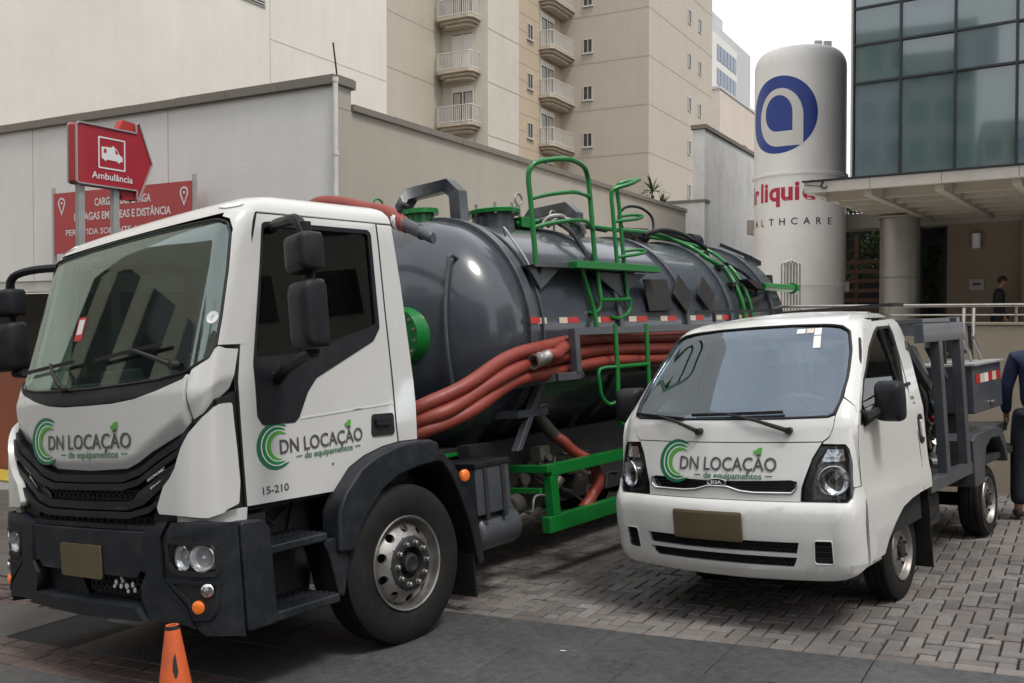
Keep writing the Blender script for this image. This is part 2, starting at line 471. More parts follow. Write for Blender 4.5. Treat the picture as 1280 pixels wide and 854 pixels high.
def crescent(cx, cy, Ro, t0, a0, a1, dx=0, n=40, k=1.0):
    out = []; inn = []
    for i in range(n + 1):
        t = a0 + (a1 - a0) * i / n
        w_ = t0 * math.sin(PI * i / n) ** k
        out.append((cx + Ro * math.cos(t), cy + Ro * math.sin(t)))
        inn.append((cx + (Ro - w_) * math.cos(t), cy + (Ro - w_) * math.sin(t)))
    return out, inn
def company_logo(parent, fn, u0, v0, W, lab, sq=1.0, off=0.0025):
    """crescents, company name, leaf, second line; u0 = left, v0 = baseline of the name, W = total width"""
    Rr = 0.168 * W
    cx, cy = u0 + Rr, v0 + 0.060 * W
    L = empty('company_logo'); L.parent = parent
    f2 = lambda u, v, o: fn(u, v, o)
    specs = [(Rr, 0.36 * Rr, R(50), R(312), 'lg1'), (Rr * 0.79, 0.25 * Rr, R(52), R(300), 'lg2'), (Rr * 0.63, 0.22 * Rr, R(45), R(288), 'lg3')]
    for j, (ro, t0, a0, a1, m) in enumerate(specs):
        o_, i_ = crescent(cx + (Rr - ro) * 0.35, cy, ro, t0, a0, a1, k=0.7)
        mb = MB(); n = len(o_)
        vs = [f2(u, v, off + 0.0008 * j) for u, v in o_] + [f2(u, v, off + 0.0008 * j) for u, v in i_]
        mb.add(vs, [(i, i + 1, n + i + 1, n + i) for i in range(n - 1)])
        mb.build('crescent', m, L, auto=False, fix=False)
        if j < 2:
            o_, i_ = crescent(cx + (Rr - ro * 0.8) * 0.30, cy, ro * 0.845, 0.055 * Rr, a0, a1, k=0.5)
            mb = MB(); vs = [f2(u, v, off + 0.0004 + 0.0008 * j) for u, v in o_ + i_]
            mb.add(vs, [(i, i + 1, n + i + 1, n + i) for i in range(n - 1)])
            mb.build('crescent_gap', 'lgw', L, auto=False, fix=False)
    ch = 0.100 * W
    lettering('name_lettering', 'DN LOCAÇÃO', f2, M['lgrey'], L, ch, width=W * 0.80, u0=u0 + 0.20 * W, v0=v0, off=off + 0.003, bold=0.012)
    lettering('second_line', 'de equipamentos', f2, M['lg1'], L, ch * 0.46, width=W * 0.47, u0=u0 + 0.42 * W, v0=v0 - 0.060 * W, off=off + 0.003, bold=0.012)
    mb = MB()
    for a in (0.34, 0.915):
        u = u0 + a * W; v = v0 - 0.042 * W
        mb.add([f2(u, v, off + 0.003), f2(u + 0.055 * W, v, off + 0.003), f2(u + 0.055 * W, v + 0.008 * W, off + 0.003), f2(u, v + 0.008 * W, off + 0.003)], [(0, 1, 2, 3)])
    mb.build('dash', 'lg1', L, auto=False, fix=False)
    mb = MB()
    lx, ly = u0 + 0.845 * W, v0 + 0.122 * W
    for (ang, ln, wd) in ((R(50), 0.065, 0.022), (R(120), 0.035, 0.012)):
        pts = []
        for i in range(9): t = i / 8; pts.append((ln * t, wd * math.sin(PI * t)))
        for i in range(7, 0, -1): t = i / 8; pts.append((ln * t, -wd * math.sin(PI * t)))
        q = [(lx + (a * math.cos(ang) - b * math.sin(ang)) * W, ly + (a * math.sin(ang) + b * math.cos(ang)) * W) for a, b in pts]
        mb.add([f2(a, b, off + 0.003) for a, b in q], [tuple(range(len(q)))])
    mb.build('leaf', 'lg3', L, auto=False, fix=False)
    return L
# ================================================================== GROUND
def shader_nodes(m):
    return m.node_tree, m.node_tree.nodes['Principled BSDF']
def island_tint(m, amt=0.3, hue=None, hamt=0.25):
    n, b = shader_nodes(m)
    ge = n.nodes.new('ShaderNodeNewGeometry'); oi = n.nodes.new('ShaderNodeObjectInfo')
    ad = n.nodes.new('ShaderNodeMath'); ad.operation = 'ADD'
    fr = n.nodes.new('ShaderNodeMath'); fr.operation = 'FRACT'
    n.links.new(ge.outputs['Random Per Island'], ad.inputs[0]); n.links.new(oi.outputs['Random'], ad.inputs[1]); n.links.new(ad.outputs[0], fr.inputs[0])
    mr = n.nodes.new('ShaderNodeMapRange'); mr.inputs[3].default_value = 1 - amt; mr.inputs[4].default_value = 1 + amt
    n.links.new(fr.outputs[0], mr.inputs[0])
    vm = n.nodes.new('ShaderNodeVectorMath'); vm.operation = 'SCALE'
    n.links.new(b.inputs['Base Color'].links[0].from_socket, vm.inputs[0]); n.links.new(mr.outputs[0], vm.inputs[3])
    src = vm.outputs[0]
    if hue:
        m2 = n.nodes.new('ShaderNodeMath'); m2.operation = 'MULTIPLY'; m2.inputs[1].default_value = 7.31
        f2 = n.nodes.new('ShaderNodeMath'); f2.operation = 'FRACT'
        m3 = n.nodes.new('ShaderNodeMath'); m3.operation = 'MULTIPLY'; m3.inputs[1].default_value = hamt
        n.links.new(fr.outputs[0], m2.inputs[0]); n.links.new(m2.outputs[0], f2.inputs[0]); n.links.new(f2.outputs[0], m3.inputs[0])
        mi = n.nodes.new('ShaderNodeMix'); mi.data_type = 'RGBA'; mi.inputs[7].default_value = (*hue, 1)
        n.links.new(m3.outputs[0], mi.inputs[0]); n.links.new(src, mi.inputs[6]); src = mi.outputs[2]
    n.links.new(src, b.inputs['Base Color'])
    return m
def world_blotch(m, scale=0.6, lo=0.7, hi=1.15, coords='Generated'):
    """large stains that run across neighbouring pieces"""
    n, b = shader_nodes(m)
    ge = n.nodes.new('ShaderNodeNewGeometry')
    tx = n.nodes.new('ShaderNodeTexNoise'); tx.inputs['Scale'].default_value = scale; tx.inputs['Detail'].default_value = 8; tx.inputs['Roughness'].default_value = .6
    n.links.new(ge.outputs['Position'], tx.inputs['Vector'])
    mr = n.nodes.new('ShaderNodeMapRange'); mr.inputs[1].default_value = .35; mr.inputs[2].default_value = .68; mr.inputs[3].default_value = lo; mr.inputs[4].default_value = hi
    n.links.new(tx.outputs['Fac'], mr.inputs[0])
    vm = n.nodes.new('ShaderNodeVectorMath'); vm.operation = 'SCALE'
    n.links.new(b.inputs['Base Color'].links[0].from_socket, vm.inputs[0]); n.links.new(mr.outputs[0], vm.inputs[3])
    n.links.new(vm.outputs[0], b.inputs['Base Color'])
    return m
M['ground'] = mat('ground_soil', (.060, .055, .048), .9, var=.3, vscale=2, bump=.4, bscale=20)
M['joint'] = mat('joint_sand', (.012, .011, .010), .95, var=.4, vscale=30)
M['brick'] = world_blotch(island_tint(mat('paving_brick', (.175, .165, .156), .72, var=.22, vscale=22, bump=.6, bscale=70, dirt=(.06, .052, .045), dirt_amt=.5, dscale=14), .32, (.17, .135, .12), .45), .9, .68, 1.2)
M['slab'] = world_blotch(island_tint(mat('paving_slab', (.062, .063, .064), .62, var=.25, vscale=14, bump=.7, bscale=45, dirt=(.11, .10, .09), dirt_amt=.35, dscale=5), .13), .7, .72, 1.25)
M['slab_l'] = world_blotch(island_tint(mat('old_paving_slab', (.088, .080, .073), .75, var=.25, vscale=6, bump=.4, bscale=50, dirt=(.05, .045, .04), dirt_amt=.6, dscale=3), .15), .8, .7, 1.2)
M['rbrick'] = world_blotch(island_tint(mat('red_paving_brick', (.105, .072, .062), .7, var=.2, vscale=20, bump=.5, bscale=70, dirt=(.06, .05, .045), dirt_amt=.6, dscale=9), .2), .9, .7, 1.15)
GF = frame(0, 0, 0)
mb = MB(); S_ = 400
mb.grid([[(-S_ + 2 * S_ * i / 8, -S_ + 2 * S_ * j / 8, -.03) for j in range(9)] for i in range(9)], smooth=False)
g = mb.build('ground', 'ground', None, mtx=GF); tag(g, 'dark sloping ground beneath the paving', kind='structure')
EA = Vector((.858, -.514, 0)).normalized(); EB = Vector((.514, .858, 0)).normalized()
EF = GROT @ Matrix(((EA.x, EB.x, 0, 0), (EA.y, EB.y, 0, 0), (0, 0, 1, 0), (0, 0, 0, 1)))   # paving frame: x along the seam, y away
ECAM = (0.0, 0.0)
def block_mesh(lx, ly, h=.03, ch=.006, jit=0, name='block'):
    x, y = lx / 2, ly / 2
    jz = lambda: random.uniform(-jit, jit)
    mb = MB()
    r0 = [(-x, -y, -h), (x, -y, -h), (x, y, -h), (-x, y, -h)]
    r1 = [(-x, -y, -ch), (x, -y, -ch), (x, y, -ch), (-x, y, -ch)]
    r2 = [(-x + ch, -y + ch, jz()), (x - ch, -y + ch, jz()), (x - ch, y - ch, jz()), (-x + ch, y - ch, jz())]
    mb.add(r0 + r1 + r2, [(8, 9, 10, 11)] + [(i, (i + 1) % 4, 4 + (i + 1) % 4, 4 + i) for i in range(4)] + [(4 + i, 4 + (i + 1) % 4, 8 + (i + 1) % 4, 8 + i) for i in range(4)])
    return mb
def make_pieces(name, parent, specs, m, limit, stuffname):
    """specs: (x, y, z, lx, ly, rot, h); nearest ones become objects, the rest one stuff mesh"""
    specs = sorted(specs, key=lambda s: (s[0] - ECAM[0]) ** 2 + (s[1] - ECAM[1]) ** 2)
    cache = {}
    for s in specs[:limit]:
        key = (round(s[3], 3), round(s[4], 3), random.randrange(4))
        if key not in cache:
            me_o = block_mesh(s[3], s[4], s[6], jit=.0012).build(name, m, None, auto=False, fix=False)
            cache[key] = me_o.data; o = me_o
        else:
            o = bpy.data.objects.new(name, cache[key]); COL.objects.link(o)
        o.parent = parent
        o.matrix_local = Matrix.Translation((s[0], s[1], s[2])) @ Euler((random.uniform(-.006, .006), random.uniform(-.006, .006), s[5] + random.uniform(-.008, .008))).to_matrix().to_4x4()
    if specs[limit:]:
        mb = MB()
        for s in specs[limit:]:
            b = block_mesh(s[3], s[4], s[6], jit=.0016); r_ = Euler((random.uniform(-.006, .006), random.uniform(-.006, .006), s[5])).to_matrix()
            mb.add([tuple(r_ @ Vector(v) + Vector((s[0], s[1], s[2]))) for v in b.v], b.f)
        o = mb.build(stuffname, m, parent, auto=False, fix=False); o['kind'] = 'stuff'
# camera foot point in paving frame
_c = EF.inverted() @ Vector((0, 0, 0)); ECAM = (_c.x, _c.y)
# --- herringbone brick paving
bp = empty('brick_paving', EF, 'grey brown herringbone brick paving under and beside the two trucks', kind='structure')
mb = MB(); mb.add([(-5.6, 5.5, -.022), (6.5, 5.5, -.022), (6.5, 14, -.022), (-5.6, 14, -.022)], [(0, 1, 2, 3)]); mb.build('joint_bed', 'joint', bp)
specs = []; U = .10; A0, A1, B0, B1 = -5.4, 6.0, 5.72, 12.2
nx, ny = int((A1 - A0) / U), int((B1 - B0) / U)
for i in range(-1, nx):
    for j in range(-1, ny):
        k = (i - j) % 4; x = A0 + i * U; y = B0 + j * U
        dist = math.hypot(x - ECAM[0], y - ECAM[1])
        if k == 0: c = (x + U, y + U / 2, 0)
        elif k == 3: c = (x + U / 2, y + U, 0)
        else: continue
        if c[1] < B0 or c[1] > B1: continue
        z = random.gauss(0, .0025) - .003
        specs.append((c[0], c[1], z, (2 * U - .013) if k == 0 else (U - .013), (U - .013) if k == 0 else (2 * U - .013), 0, .03))
x = A0
while x < A1:
    specs.append((x + .1, 5.665, random.gauss(0, .001) - .002, .193, .093, 0, .02)); x += .2
make_pieces('paving_brick', bp, specs, 'brick', 300, 'paving_bricks_beyond')
# --- dark slabs
sp = empty('slab_paving', EF, 'dark grey stone slab pavement in the foreground', kind='structure')
mb = MB(); mb.add([(-14, 1.0, -.0105), (9, 1.0, -.0105), (9, 5.612, -.0105), (-14, 5.612, -.0105)], [(0, 1, 2, 3)]); mb.build('joint_bed', 'joint', sp)
specs = []
for r_, (b0, b1) in enumerate(((5.61 - .55, 5.61), (5.61 - 1.10, 5.61 - .55), (3.965, 5.61 - 1.10), (3.02, 3.59), (2.44, 3.01))):
    x = -6.6 + .37 * (r_ % 3)
    while x < 4.5:
        wd = .80
        specs.append((x + wd / 2, (b0 + b1) / 2, random.gauss(0, .001), wd - .007, b1 - b0 - .007, 0, .02)); x += wd
make_pieces('paving_slab', sp, specs, 'slab', 300, 'far_slabs')
# --- older brown slabs on the left
op = empty('old_slab_paving', EF, 'worn brown stone slabs to the left of the large truck', kind='structure')
mb = MB(); mb.add([(-24, 1.0, -.0145), (-5.2, 1.0, -.0145), (-5.2, 22, -.0145), (-24, 22, -.0145)], [(0, 1, 2, 3)]); mb.build('joint_bed', 'joint', op)
specs = []
y = 3.965
rr = 0
while y < 19:
    hgt = .62; x = -6.6 if y < 5.6 else -5.45
    x -= .3 * (rr % 2)
    while x > -19:
        if not (4.6 < y + .3 < 5.2 and -8.8 < x - .5 < -7.0):
            specs.append((x - .45, y + hgt / 2, random.gauss(0, .002) - .001, .893, hgt - .008, 0, .02))
        x -= .9
    y += hgt; rr += 1
for y in (3.3, 2.68):
    x = -6.6
    while x > -10: specs.append((x - .45, y, 0, .893, .56, 0, .02)); x -= .9
make_pieces('worn_slab', op, specs, 'slab_l', 260, 'worn_slabs_beyond')
specs = []
for i in range(12):
    for j in range(6): specs.append((-8.75 + i * .15 + random.uniform(-.02, .02), 4.62 + j * .1 + random.uniform(-.01, .01), random.gauss(-.003, .004), .13, .085, random.uniform(-.15, .15), .02))
make_pieces('loose_cobble', op, specs, 'rbrick', 300, 'x')
# --- reddish band
rb = empty('red_brick_band', EF, 'band of three rows of reddish brown bricks crossing the slabs in front of the large truck', kind='structure')
specs = []
for r_ in range(3):
    x = -10 + .07 * (r_ % 2); 
    while x < 1.5: specs.append((x + .12, 3.65 + .125 * r_, random.gauss(0, .0012), .232, .117, 0, .02)); x += .24
make_pieces('red_brick', rb, specs, 'rbrick', 300, 'red_bricks_beyond')

random.seed(77)
mb = MB()
for i in range(70):
    a, b = random.uniform(-7, 4), random.uniform(3.0, 9.5); s = random.uniform(.012, .03); e = Euler((random.uniform(-.3, .3), random.uniform(-.3, .3), random.uniform(0, 6))).to_matrix()
    c = Vector((a, b, .012)); mb.add([tuple(c + e @ Vector(q)) for q in ((-s, 0, 0), (0, s * .45, .002), (s, 0, .004), (0, -s * .45, .002))], [(0, 1, 2, 3)])
lf = mb.build('fallen_leaves', mat('dry_leaf', (.14, .10, .06), .8, var=.4, vscale=3), None, mtx=EF, auto=False, fix=False); tag(lf, 'small dry leaves scattered over the paving', 'leaves', kind='stuff')
pc_ = empty('paper_scrap', EF @ Matrix.Translation((-2.7, 5.1, .006)), 'tiny white paper scrap lying on the dark slabs between the trucks', 'litter')
mb = MB(); mb.add([(-.02, -.006, 0), (.02, -.005, .002), (.021, .005, .003), (-.019, .004, .001)], [(0, 1, 2, 3)]); mb.build('paper', 'signwhite', pc_, auto=False)
# ================================================================== WALLS AND BUILDINGS (true vertical)
def plaster(name, col, d=(.20, .18, .15), amt=.25, ds=.35, streak=True, rough=.85):
    m = mat(name, col, rough, var=.05, vscale=.5, dirt=d, dirt_amt=amt, dscale=ds, bump=.25, bscale=25)
    if streak:   # rain streaks: noise stretched in z
        n, b = shader_nodes(m)
        ge = n.nodes.new('ShaderNodeNewGeometry'); mp = n.nodes.new('ShaderNodeMapping'); mp.inputs['Scale'].default_value = (2.2, 2.2, .16)
        tx = n.nodes.new('ShaderNodeTexNoise'); tx.inputs['Scale'].default_value = 1.6; tx.inputs['Detail'].default_value = 8; tx.inputs['Roughness'].default_value = .65
        n.links.new(ge.outputs['Position'], mp.inputs[0]); n.links.new(mp.outputs[0], tx.inputs['Vector'])
        mr = n.nodes.new('ShaderNodeMapRange'); mr.inputs[1].default_value = .35; mr.inputs[2].default_value = .75; mr.inputs[3].default_value = 1.01; mr.inputs[4].default_value = .95
        n.links.new(tx.outputs['Fac'], mr.inputs[0])
        vm = n.nodes.new('ShaderNodeVectorMath'); vm.operation = 'SCALE'
        n.links.new(b.inputs['Base Color'].links[0].from_socket, vm.inputs[0]); n.links.new(mr.outputs[0], vm.inputs[3]); n.links.new(vm.outputs[0], b.inputs['Base Color'])
    return m
M['wwall'] = plaster('white_wall', (.72, .715, .70), amt=.12)
M['bwall'] = plaster('beige_wall', (.41, .375, .32), amt=.15)
M['cream'] = plaster('cream_wall', (.75, .71, .64), amt=.08)
M['coping'] = plaster('coping', (.20, .18, .155), amt=.5, ds=3)
M['apt'] = plaster('apartment_beige', (.49, .435, .36), amt=.12, ds=.2)
M['aptl'] = plaster('apartment_pale', (.58, .54, .47), amt=.10, ds=.2)
M['tan'] = plaster('apartment_tan', (.50, .40, .285), amt=.15, ds=.2)
M['aptline'] = mat('facade_joint', (.43, .36, .28), .9)
M['conc'] = plaster('concrete_block', (.68, .67, .65), d=(.20, .18, .16), amt=.45, ds=.9)
M['terr'] = plaster('terracotta_wall', (.25, .078, .048), amt=.2)
M['dk'] = mat('recess_dark', (.03, .027, .025), .9)
M['winglass'] = mat('window_glass', (.035, .042, .045), .08, spec=.8)
M['winframe'] = mat('window_frame', (.55, .52, .47), .6)
M['railw'] = mat('balcony_rail', (.62, .60, .56), .5)
M['curtain'] = mat('curtain', (.40, .38, .35), .8, var=.15, vscale=4)
M['shutter'] = mat('shutter', (.66, .64, .60), .6)
M['slabw'] = plaster('balcony_slab', (.50, .43, .34), d=(.14, .12, .10), amt=.5, ds=3)
M['silo'] = plaster('silo_paint', (.80, .775, .74), d=(.36, .32, .28), amt=.12, ds=.6, rough=.35)
M['blue'] = mat('logo_blue', (.016, .045, .24), .4)
M['crimson'] = mat('letter_crimson', (.44, .020, .055), .4)
M['ink'] = mat('letter_dark', (.03, .03, .035), .5)
M['offw'] = mat('letter_white', (.62, .60, .56), .4)
M['cwall'] = mat('curtain_glass', (.085, .140, .142), .035, metal=.0, spec=1.0, coat=1.0, var=.08, vscale=.6)
M['cwallb'] = mat('curtain_glass_blue', (.105, .155, .175), .03, spec=1.0, coat=1.0, var=.08, vscale=.6)
M['mull'] = mat('mullion', (.012, .016, .022), .4)
M['canopy'] = plaster('canopy_concrete', (.46, .43, .385), d=(.18, .15, .12), amt=.35, ds=1.2)
M['canopyb'] = mat('canopy_beam', (.34, .30, .25), .8, var=.12, vscale=2)
M['polycarb'] = mat('canopy_panel', (.60, .55, .44), .6, var=.1, vscale=2)
M['column'] = mat('column_metal', (.36, .34, .31), .42, metal=.8, var=.05, vscale=2)
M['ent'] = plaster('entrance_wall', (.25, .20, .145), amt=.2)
M['wood'] = mat('wood_slat', (.13, .06, .035), .6, var=.3, vscale=4, bump=.3, bscale=30)
M['bark'] = mat('bark', (.10, .08, .06), .9, var=.3, vscale=6, bump=.8, bscale=15)
def leafmat(name, col):
    m = island_tint(mat(name, col, .55, spec=.3, var=.15, vscale=3), .45, (col[0] * 1.8, col[1] * 1.3, col[2]), .5)
    return m
M['leaf'] = leafmat('foliage', (.050, .095, .030)); M['leafd'] = leafmat('foliage_dark', (.060, .105, .040)); M['leafy'] = leafmat('yucca_leaf', (.060, .095, .035))

def bx(nm, m, par, *a, bv=0.0, **k):
    mb = MB(); mb.box(*a); return mb.build(nm, m, par, bevel=bv, **k)
WF = frame(-2.373, 13, 61.3, ground=False)
# white wall: runs along local +y, visible face x=0 (toward -x)
ww = empty('white_wall', WF, 'long white rendered wall with grey stone coping behind the red signs', 'wall')
bx('wall_face', 'wwall', ww, .0, .35, .02, 16, 2.50, 5.02); bx('lower_band', 'conc', ww, .03, .35, .02, 16, 2.32, 2.497)
bx('recess_back', 'dk', ww, .8, .9, 0.4, 16, -1.6, 2.32); bx('base_wall', 'terr', ww, .25, .6, .6, 16, -1.6, 1.0, bv=.01)
bx('inner_pier', 'conc', ww, .05, .8, .02, .45, -1.6, 2.319)
for i in range(16):
    y0 = -.02 + i * 1.0
    mb = MB(); mb.box(-.07, .42, y0 + .003, y0 + .997, 5.023, 5.15 + random.uniform(-.004, .004)); mb.build('coping_stone', 'coping', ww, bevel=.008)
for y in (3.2, 6.4, 9.6): bx('expansion_joint', 'aptline', ww, -.003, .02, y, y + .012, 2.51, 5.01)
bx('kerb', 'conc', ww, -.5, .2, -.2, 16, -1.3, -.80, bv=.02); bx('kerb_yellow_line', mat('yellow_paint', (.45, .36, .05), .7), ww, -.505, .2, -.2, 16, -.80, -.775)
dpp = empty('downpipe', WF, 'thin grey downpipe at the corner where the white and beige walls meet', 'pipe')
for k in range(5):
    mb = MB(); mb.cyl((-.05, -.035, .2 + k * .98), (-.05, -.035, .2 + (k + 1) * .98 - .02), .035, 12); mb.cyl((-.05, -.035, .2 + (k + 1) * .98 - .06), (-.05, -.035, .2 + (k + 1) * .98), .042, 12); mb.build('pipe_section', 'conc', dpp)
bw = empty('beige_wall', WF, 'tall plain beige side wall running back behind the grey tank', 'wall')
bx('wall_face', 'bwall', bw, .05, 14.65, .0, .30, -1.6, 4.72); bx('corner_block', 'bwall', bw, .05, .32, -.004, .30, 4.723, 5.02)
bx('corner_coping', 'coping', bw, -.02, .34, -.05, .34, 5.023, 5.15, bv=.01)
for i in range(15):
    x0 = .33 + i * .955
    mb = MB(); mb.box(x0 + .003, x0 + .952, -.05, .34, 4.723, 4.82 + random.uniform(-.004, .004)); mb.build('coping_stone', 'coping', bw, bevel=.008)
# antenna rod
an = empty('antenna_rod', WF @ Matrix.Translation((.55, .35, 4.8)), 'thin black rod leaning on top of the beige wall', 'antenna')
mb = MB(); mb.cyl((0, 0, 0), (-.10, .06, .95), .012, 6); mb.build('rod', 'seal', an); mb = MB(); mb.cyl((0, 0, -.05), (0, 0, .03), .03, 8); mb.build('rod_foot', 'seal', an)

CFm = frame(-3.925, 30, 61.3, ground=False)
cb_ = empty('cream_building', CFm, 'large plain cream building filling the upper left behind the white wall', 'building')
bx('main_wall', 'cream', cb_, -22, .05, 0, 10, -2, 24)
bx('wall_seam', 'aptline', cb_, -5.13, -5.115, -.004, 0, 3, 24)
for z in (6.4, 9.25, 12.1): bx('floor_joint', 'aptline', cb_, -5.11, .05, -.003, 0, z, z + .02)
vt = empty('wall_vent'); vt.parent = cb_
bx('vent_frame', 'winframe', vt, -6.25, -5.30, -.03, 0, 10.02, 10.75)
bx('vent_back', 'dk', vt, -6.20, -5.35, -.035, -.03, 10.06, 10.71)
for i in range(9): bx('louvre', 'conc', vt, -6.20, -5.35, -.06, -.034, 10.08 + i * .072, 10.105 + i * .072)

# --- apartment tower
AF = frame(8.075, 57, 61.3, ground=False)
ap = empty('apartment_building', AF, 'tall beige apartment tower with small windows and two stacks of railed balconies', 'building')
FZ = [3.23 + 2.85 * k for k in range(11)]
bx('front_wall', 'apt', ap, 0, 12.5, 0, 5.74, -3, 34)                   # corner block: faces x=0 and y=0
bx('tan_wall', 'tan', ap, -5.60, 0, 5.74, 12, -3, 34)
bx('pale_wall', 'aptl', ap, -9.095, -5.603, 5.70, 12, -3, 34)
bx('balcony_wall', 'apt', ap, -9.09, 3, 8.59, 18, -3, 33)
bx('side_wall', 'apt', ap, -18, -9.095, 8.59, 18, -3, 33.5)
for k, z in enumerate(FZ):
    bx('floor_joint', 'aptline', ap, -.010, 0, .0, 5.74, z - .03, z + .03)
    bx('floor_joint', 'aptline', ap, 0, 12.5, -.010, 0, z - .03, z + .03)
    bx('floor_joint', 'aptline', ap, -9.09, -5.61, 5.69, 5.70, z - .03, z + .03)
    bx('floor_joint', 'aptline', ap, -18, -9.10, 8.58, 8.59, z - .03, z + .03)
    for q in (0, .95, 1.9): bx('cladding_joint', 'aptline', ap, -5.59, -.01, 5.73, 5.74, z - .02 + q, z + .02 + q)
def window(par, fr, x, z, wd, ht, sash=True, sill=True):
    """fr(u, v, d) maps along-wall u, height v, outwards d"""
    wn = empty('window'); wn.parent = par
    def bb(nm, m, u0, u1, v0, v1, d0, d1):
        mb = MB(); vs = [fr(u, v, d) for d in (d0, d1) for v in (v0, v1) for u in (u0, u1)]
        mb.add(vs, [(0, 2, 3, 1), (4, 5, 7, 6), (0, 1, 5, 4), (2, 6, 7, 3), (0, 4, 6, 2), (1, 3, 7, 5)]); mb.build(nm, m, wn)
    t = .045
    bb('opening', 'dk', x, x + wd, z, z + ht, .002, .006)
    bb('pane', 'winglass', x + t, x + wd - t, z + t, z + ht - t, .008, .014)
    for a in ((x, x + t, z, z + ht), (x + wd - t, x + wd, z, z + ht), (x + t, x + wd - t, z + ht - t, z + ht), (x + t, x + wd - t, z, z + t)): bb('frame', 'winframe', *a, .008, .05)
    if sash: bb('frame', 'winframe', x + wd * .5 - .02, x + wd * .5 + .02, z + t, z + ht - t, .015, .04)
    if sill: bb('sill', 'winframe', x - .06, x + wd + .06, z - .07, z, .008, .12)
fA = lambda u, v, d: (-d, u, v)            # face x=0
fB = lambda u, v, d: (u, -d, v)            # face y=0
fC = lambda u, v, d: (u, 5.74 - d, v)      # tan face
fD = lambda u, v, d: (-9.095 - d, u, v)
for k, z in enumerate(FZ):
    if z < 7 or z > 26: continue
    window(ap, fA, 3.62, z + .62, .62, .86)
    window(ap, fB, 7.15, z + .95, .62, .90, sash=False, sill=False); window(ap, fB, 9.35, z + .95, .60, .90, sash=False, sill=False)
    window(ap, fC, -4.50, z + .62, .66, .90)
def balcony(par, fr, x0, x1, zf, depth, dx0, dx1, closed=False):
    """stepped slab, railing of bars, and the glazed door behind"""
    ba = empty('balcony'); ba.parent = par
    def bb(nm, m, u0, u1, v0, v1, d0, d1, mb=None):
        own = mb is None; mb = mb or MB()
        vs = [fr(u, v, d) for d in (d0, d1) for v in (v0, v1) for u in (u0, u1)]
        mb.add(vs, [(0, 2, 3, 1), (4, 5, 7, 6), (0, 1, 5, 4), (2, 6, 7, 3), (0, 4, 6, 2), (1, 3, 7, 5)])
        if own: return mb.build(nm, m, ba, bevel=.012 if m == 'slabw' else 0)
    c = .22
    for i, (zz, s) in enumerate(((0, 0), (.16, .16), (.32, .32))):
        mb = MB(); u0, u1, d1 = x0 + s, x1 - s, depth - s
        P = [(u0, 0), (u0, d1 - c), (u0 + c, d1), (u1 - c, d1), (u1, d1 - c), (u1, 0)]
        mb.prism(P, lambda u, d, h: fr(u, h, d), zf - zz - .155, zf - zz); mb.build('balcony_slab', 'slabw', ba, bevel=.015)
    e = .07
    path = [(x0 + e, 0), (x0 + e, depth - c), (x0 + c, depth - e), (x1 - c, depth - e), (x1 - e, depth - c), (x1 - e, 0)]
    mb = MB()
    for zz in (.10, .95):
        for a, b in zip(path, path[1:]): mb.bar(fr(a[0], zf + zz, a[1]), fr(b[0], zf + zz, b[1]), .05, .05)
    mb.build('rail', 'railw', ba)
    mb = MB()
    for a, b in zip(path, path[1:]):
        L = math.hypot(b[0] - a[0], b[1] - a[1]); n = max(1, int(L / .125))
        for i in range(n + 1):
            t = i / n; u, d = a[0] + (b[0] - a[0]) * t, a[1] + (b[1] - a[1]) * t
            mb.bar(fr(u, zf + .0, d), fr(u, zf + .95, d), .026, .026)
    o = mb.build('rail_bars', 'railw', ba); o['kind'] = 'stuff'
    bb('door_opening', 'dk', dx0, dx1, zf, zf + 2.15, .002, .01)
    if closed: bb('shutter', 'shutter', dx0 + .05, dx1 - .05, zf, zf + 2.1, .011, .03)
    else:
        bb('door_pane', 'winglass', dx0 + .08, dx1 - .08, zf, zf + 1.85, .011, .016)
        bb('curtain', 'curtain', dx0 + .12, dx0 + (dx1 - dx0) * .42, zf, zf + 1.8, .017, .020)
        bb('curtain', 'curtain', dx0 + (dx1 - dx0) * .62, dx1 - .12, zf, zf + 1.8, .017, .020)
        bb('shutter_box', 'shutter', dx0, dx1, zf + 1.85, zf + 2.15, .011, .08)
    for a in ((dx0, dx0 + .08), (dx1 - .08, dx1), ((dx0 + dx1) / 2 - .04, (dx0 + dx1) / 2 + .04)): bb('door_frame', 'railw', *a, zf, zf + 2.12, .021, .07)
for k in range(2, 8):
    zb = 11.98 + 2.85 * (k - 3)
    balcony(ap, fD, 6.12, 8.50, zb + .40, 1.0, 6.55, 7.95, closed=(k == 4))
    balcony(ap, fC, -3.05, .35, zb + .28, .95, -2.9, -1.1, closed=False)

# --- concrete block, far buildings
bk = empty('concrete_block', frame(5.40, 27, 61.3, ground=False), 'weathered grey concrete block building between the beige wall and the white silo', 'building')
mb = MB(); mb.box(0, 7, 0, .35, -2, 7.20); mb.build('block_wall', 'conc', bk, bevel=.02); bx('parapet_cap', 'coping', bk, -.05, 7.05, -.05, .40, 7.203, 7.33, bv=.01)
lw2 = empty('low_parapet', frame(4.95, 26.2, 61.3, ground=False), 'short stained concrete parapet behind the spiky plant', 'wall')
bx('parapet_body', 'conc', lw2, 0, .4, -.3, .9, -2, 5.05, bv=.01); bx('parapet_cap', 'coping', lw2, -.03, .43, -.33, .93, 5.053, 5.12)
ofc = empty('office_building', frame(25.8, 128, 61.3, ground=False), 'distant grey white office building with a strip of blue windows', 'building')
M['off'] = mat('office_grey', (.50, .50, .50), .8, var=.05, vscale=.2); M['pink'] = plaster('pink_building', (.62, .53, .45), amt=.1, ds=.1)
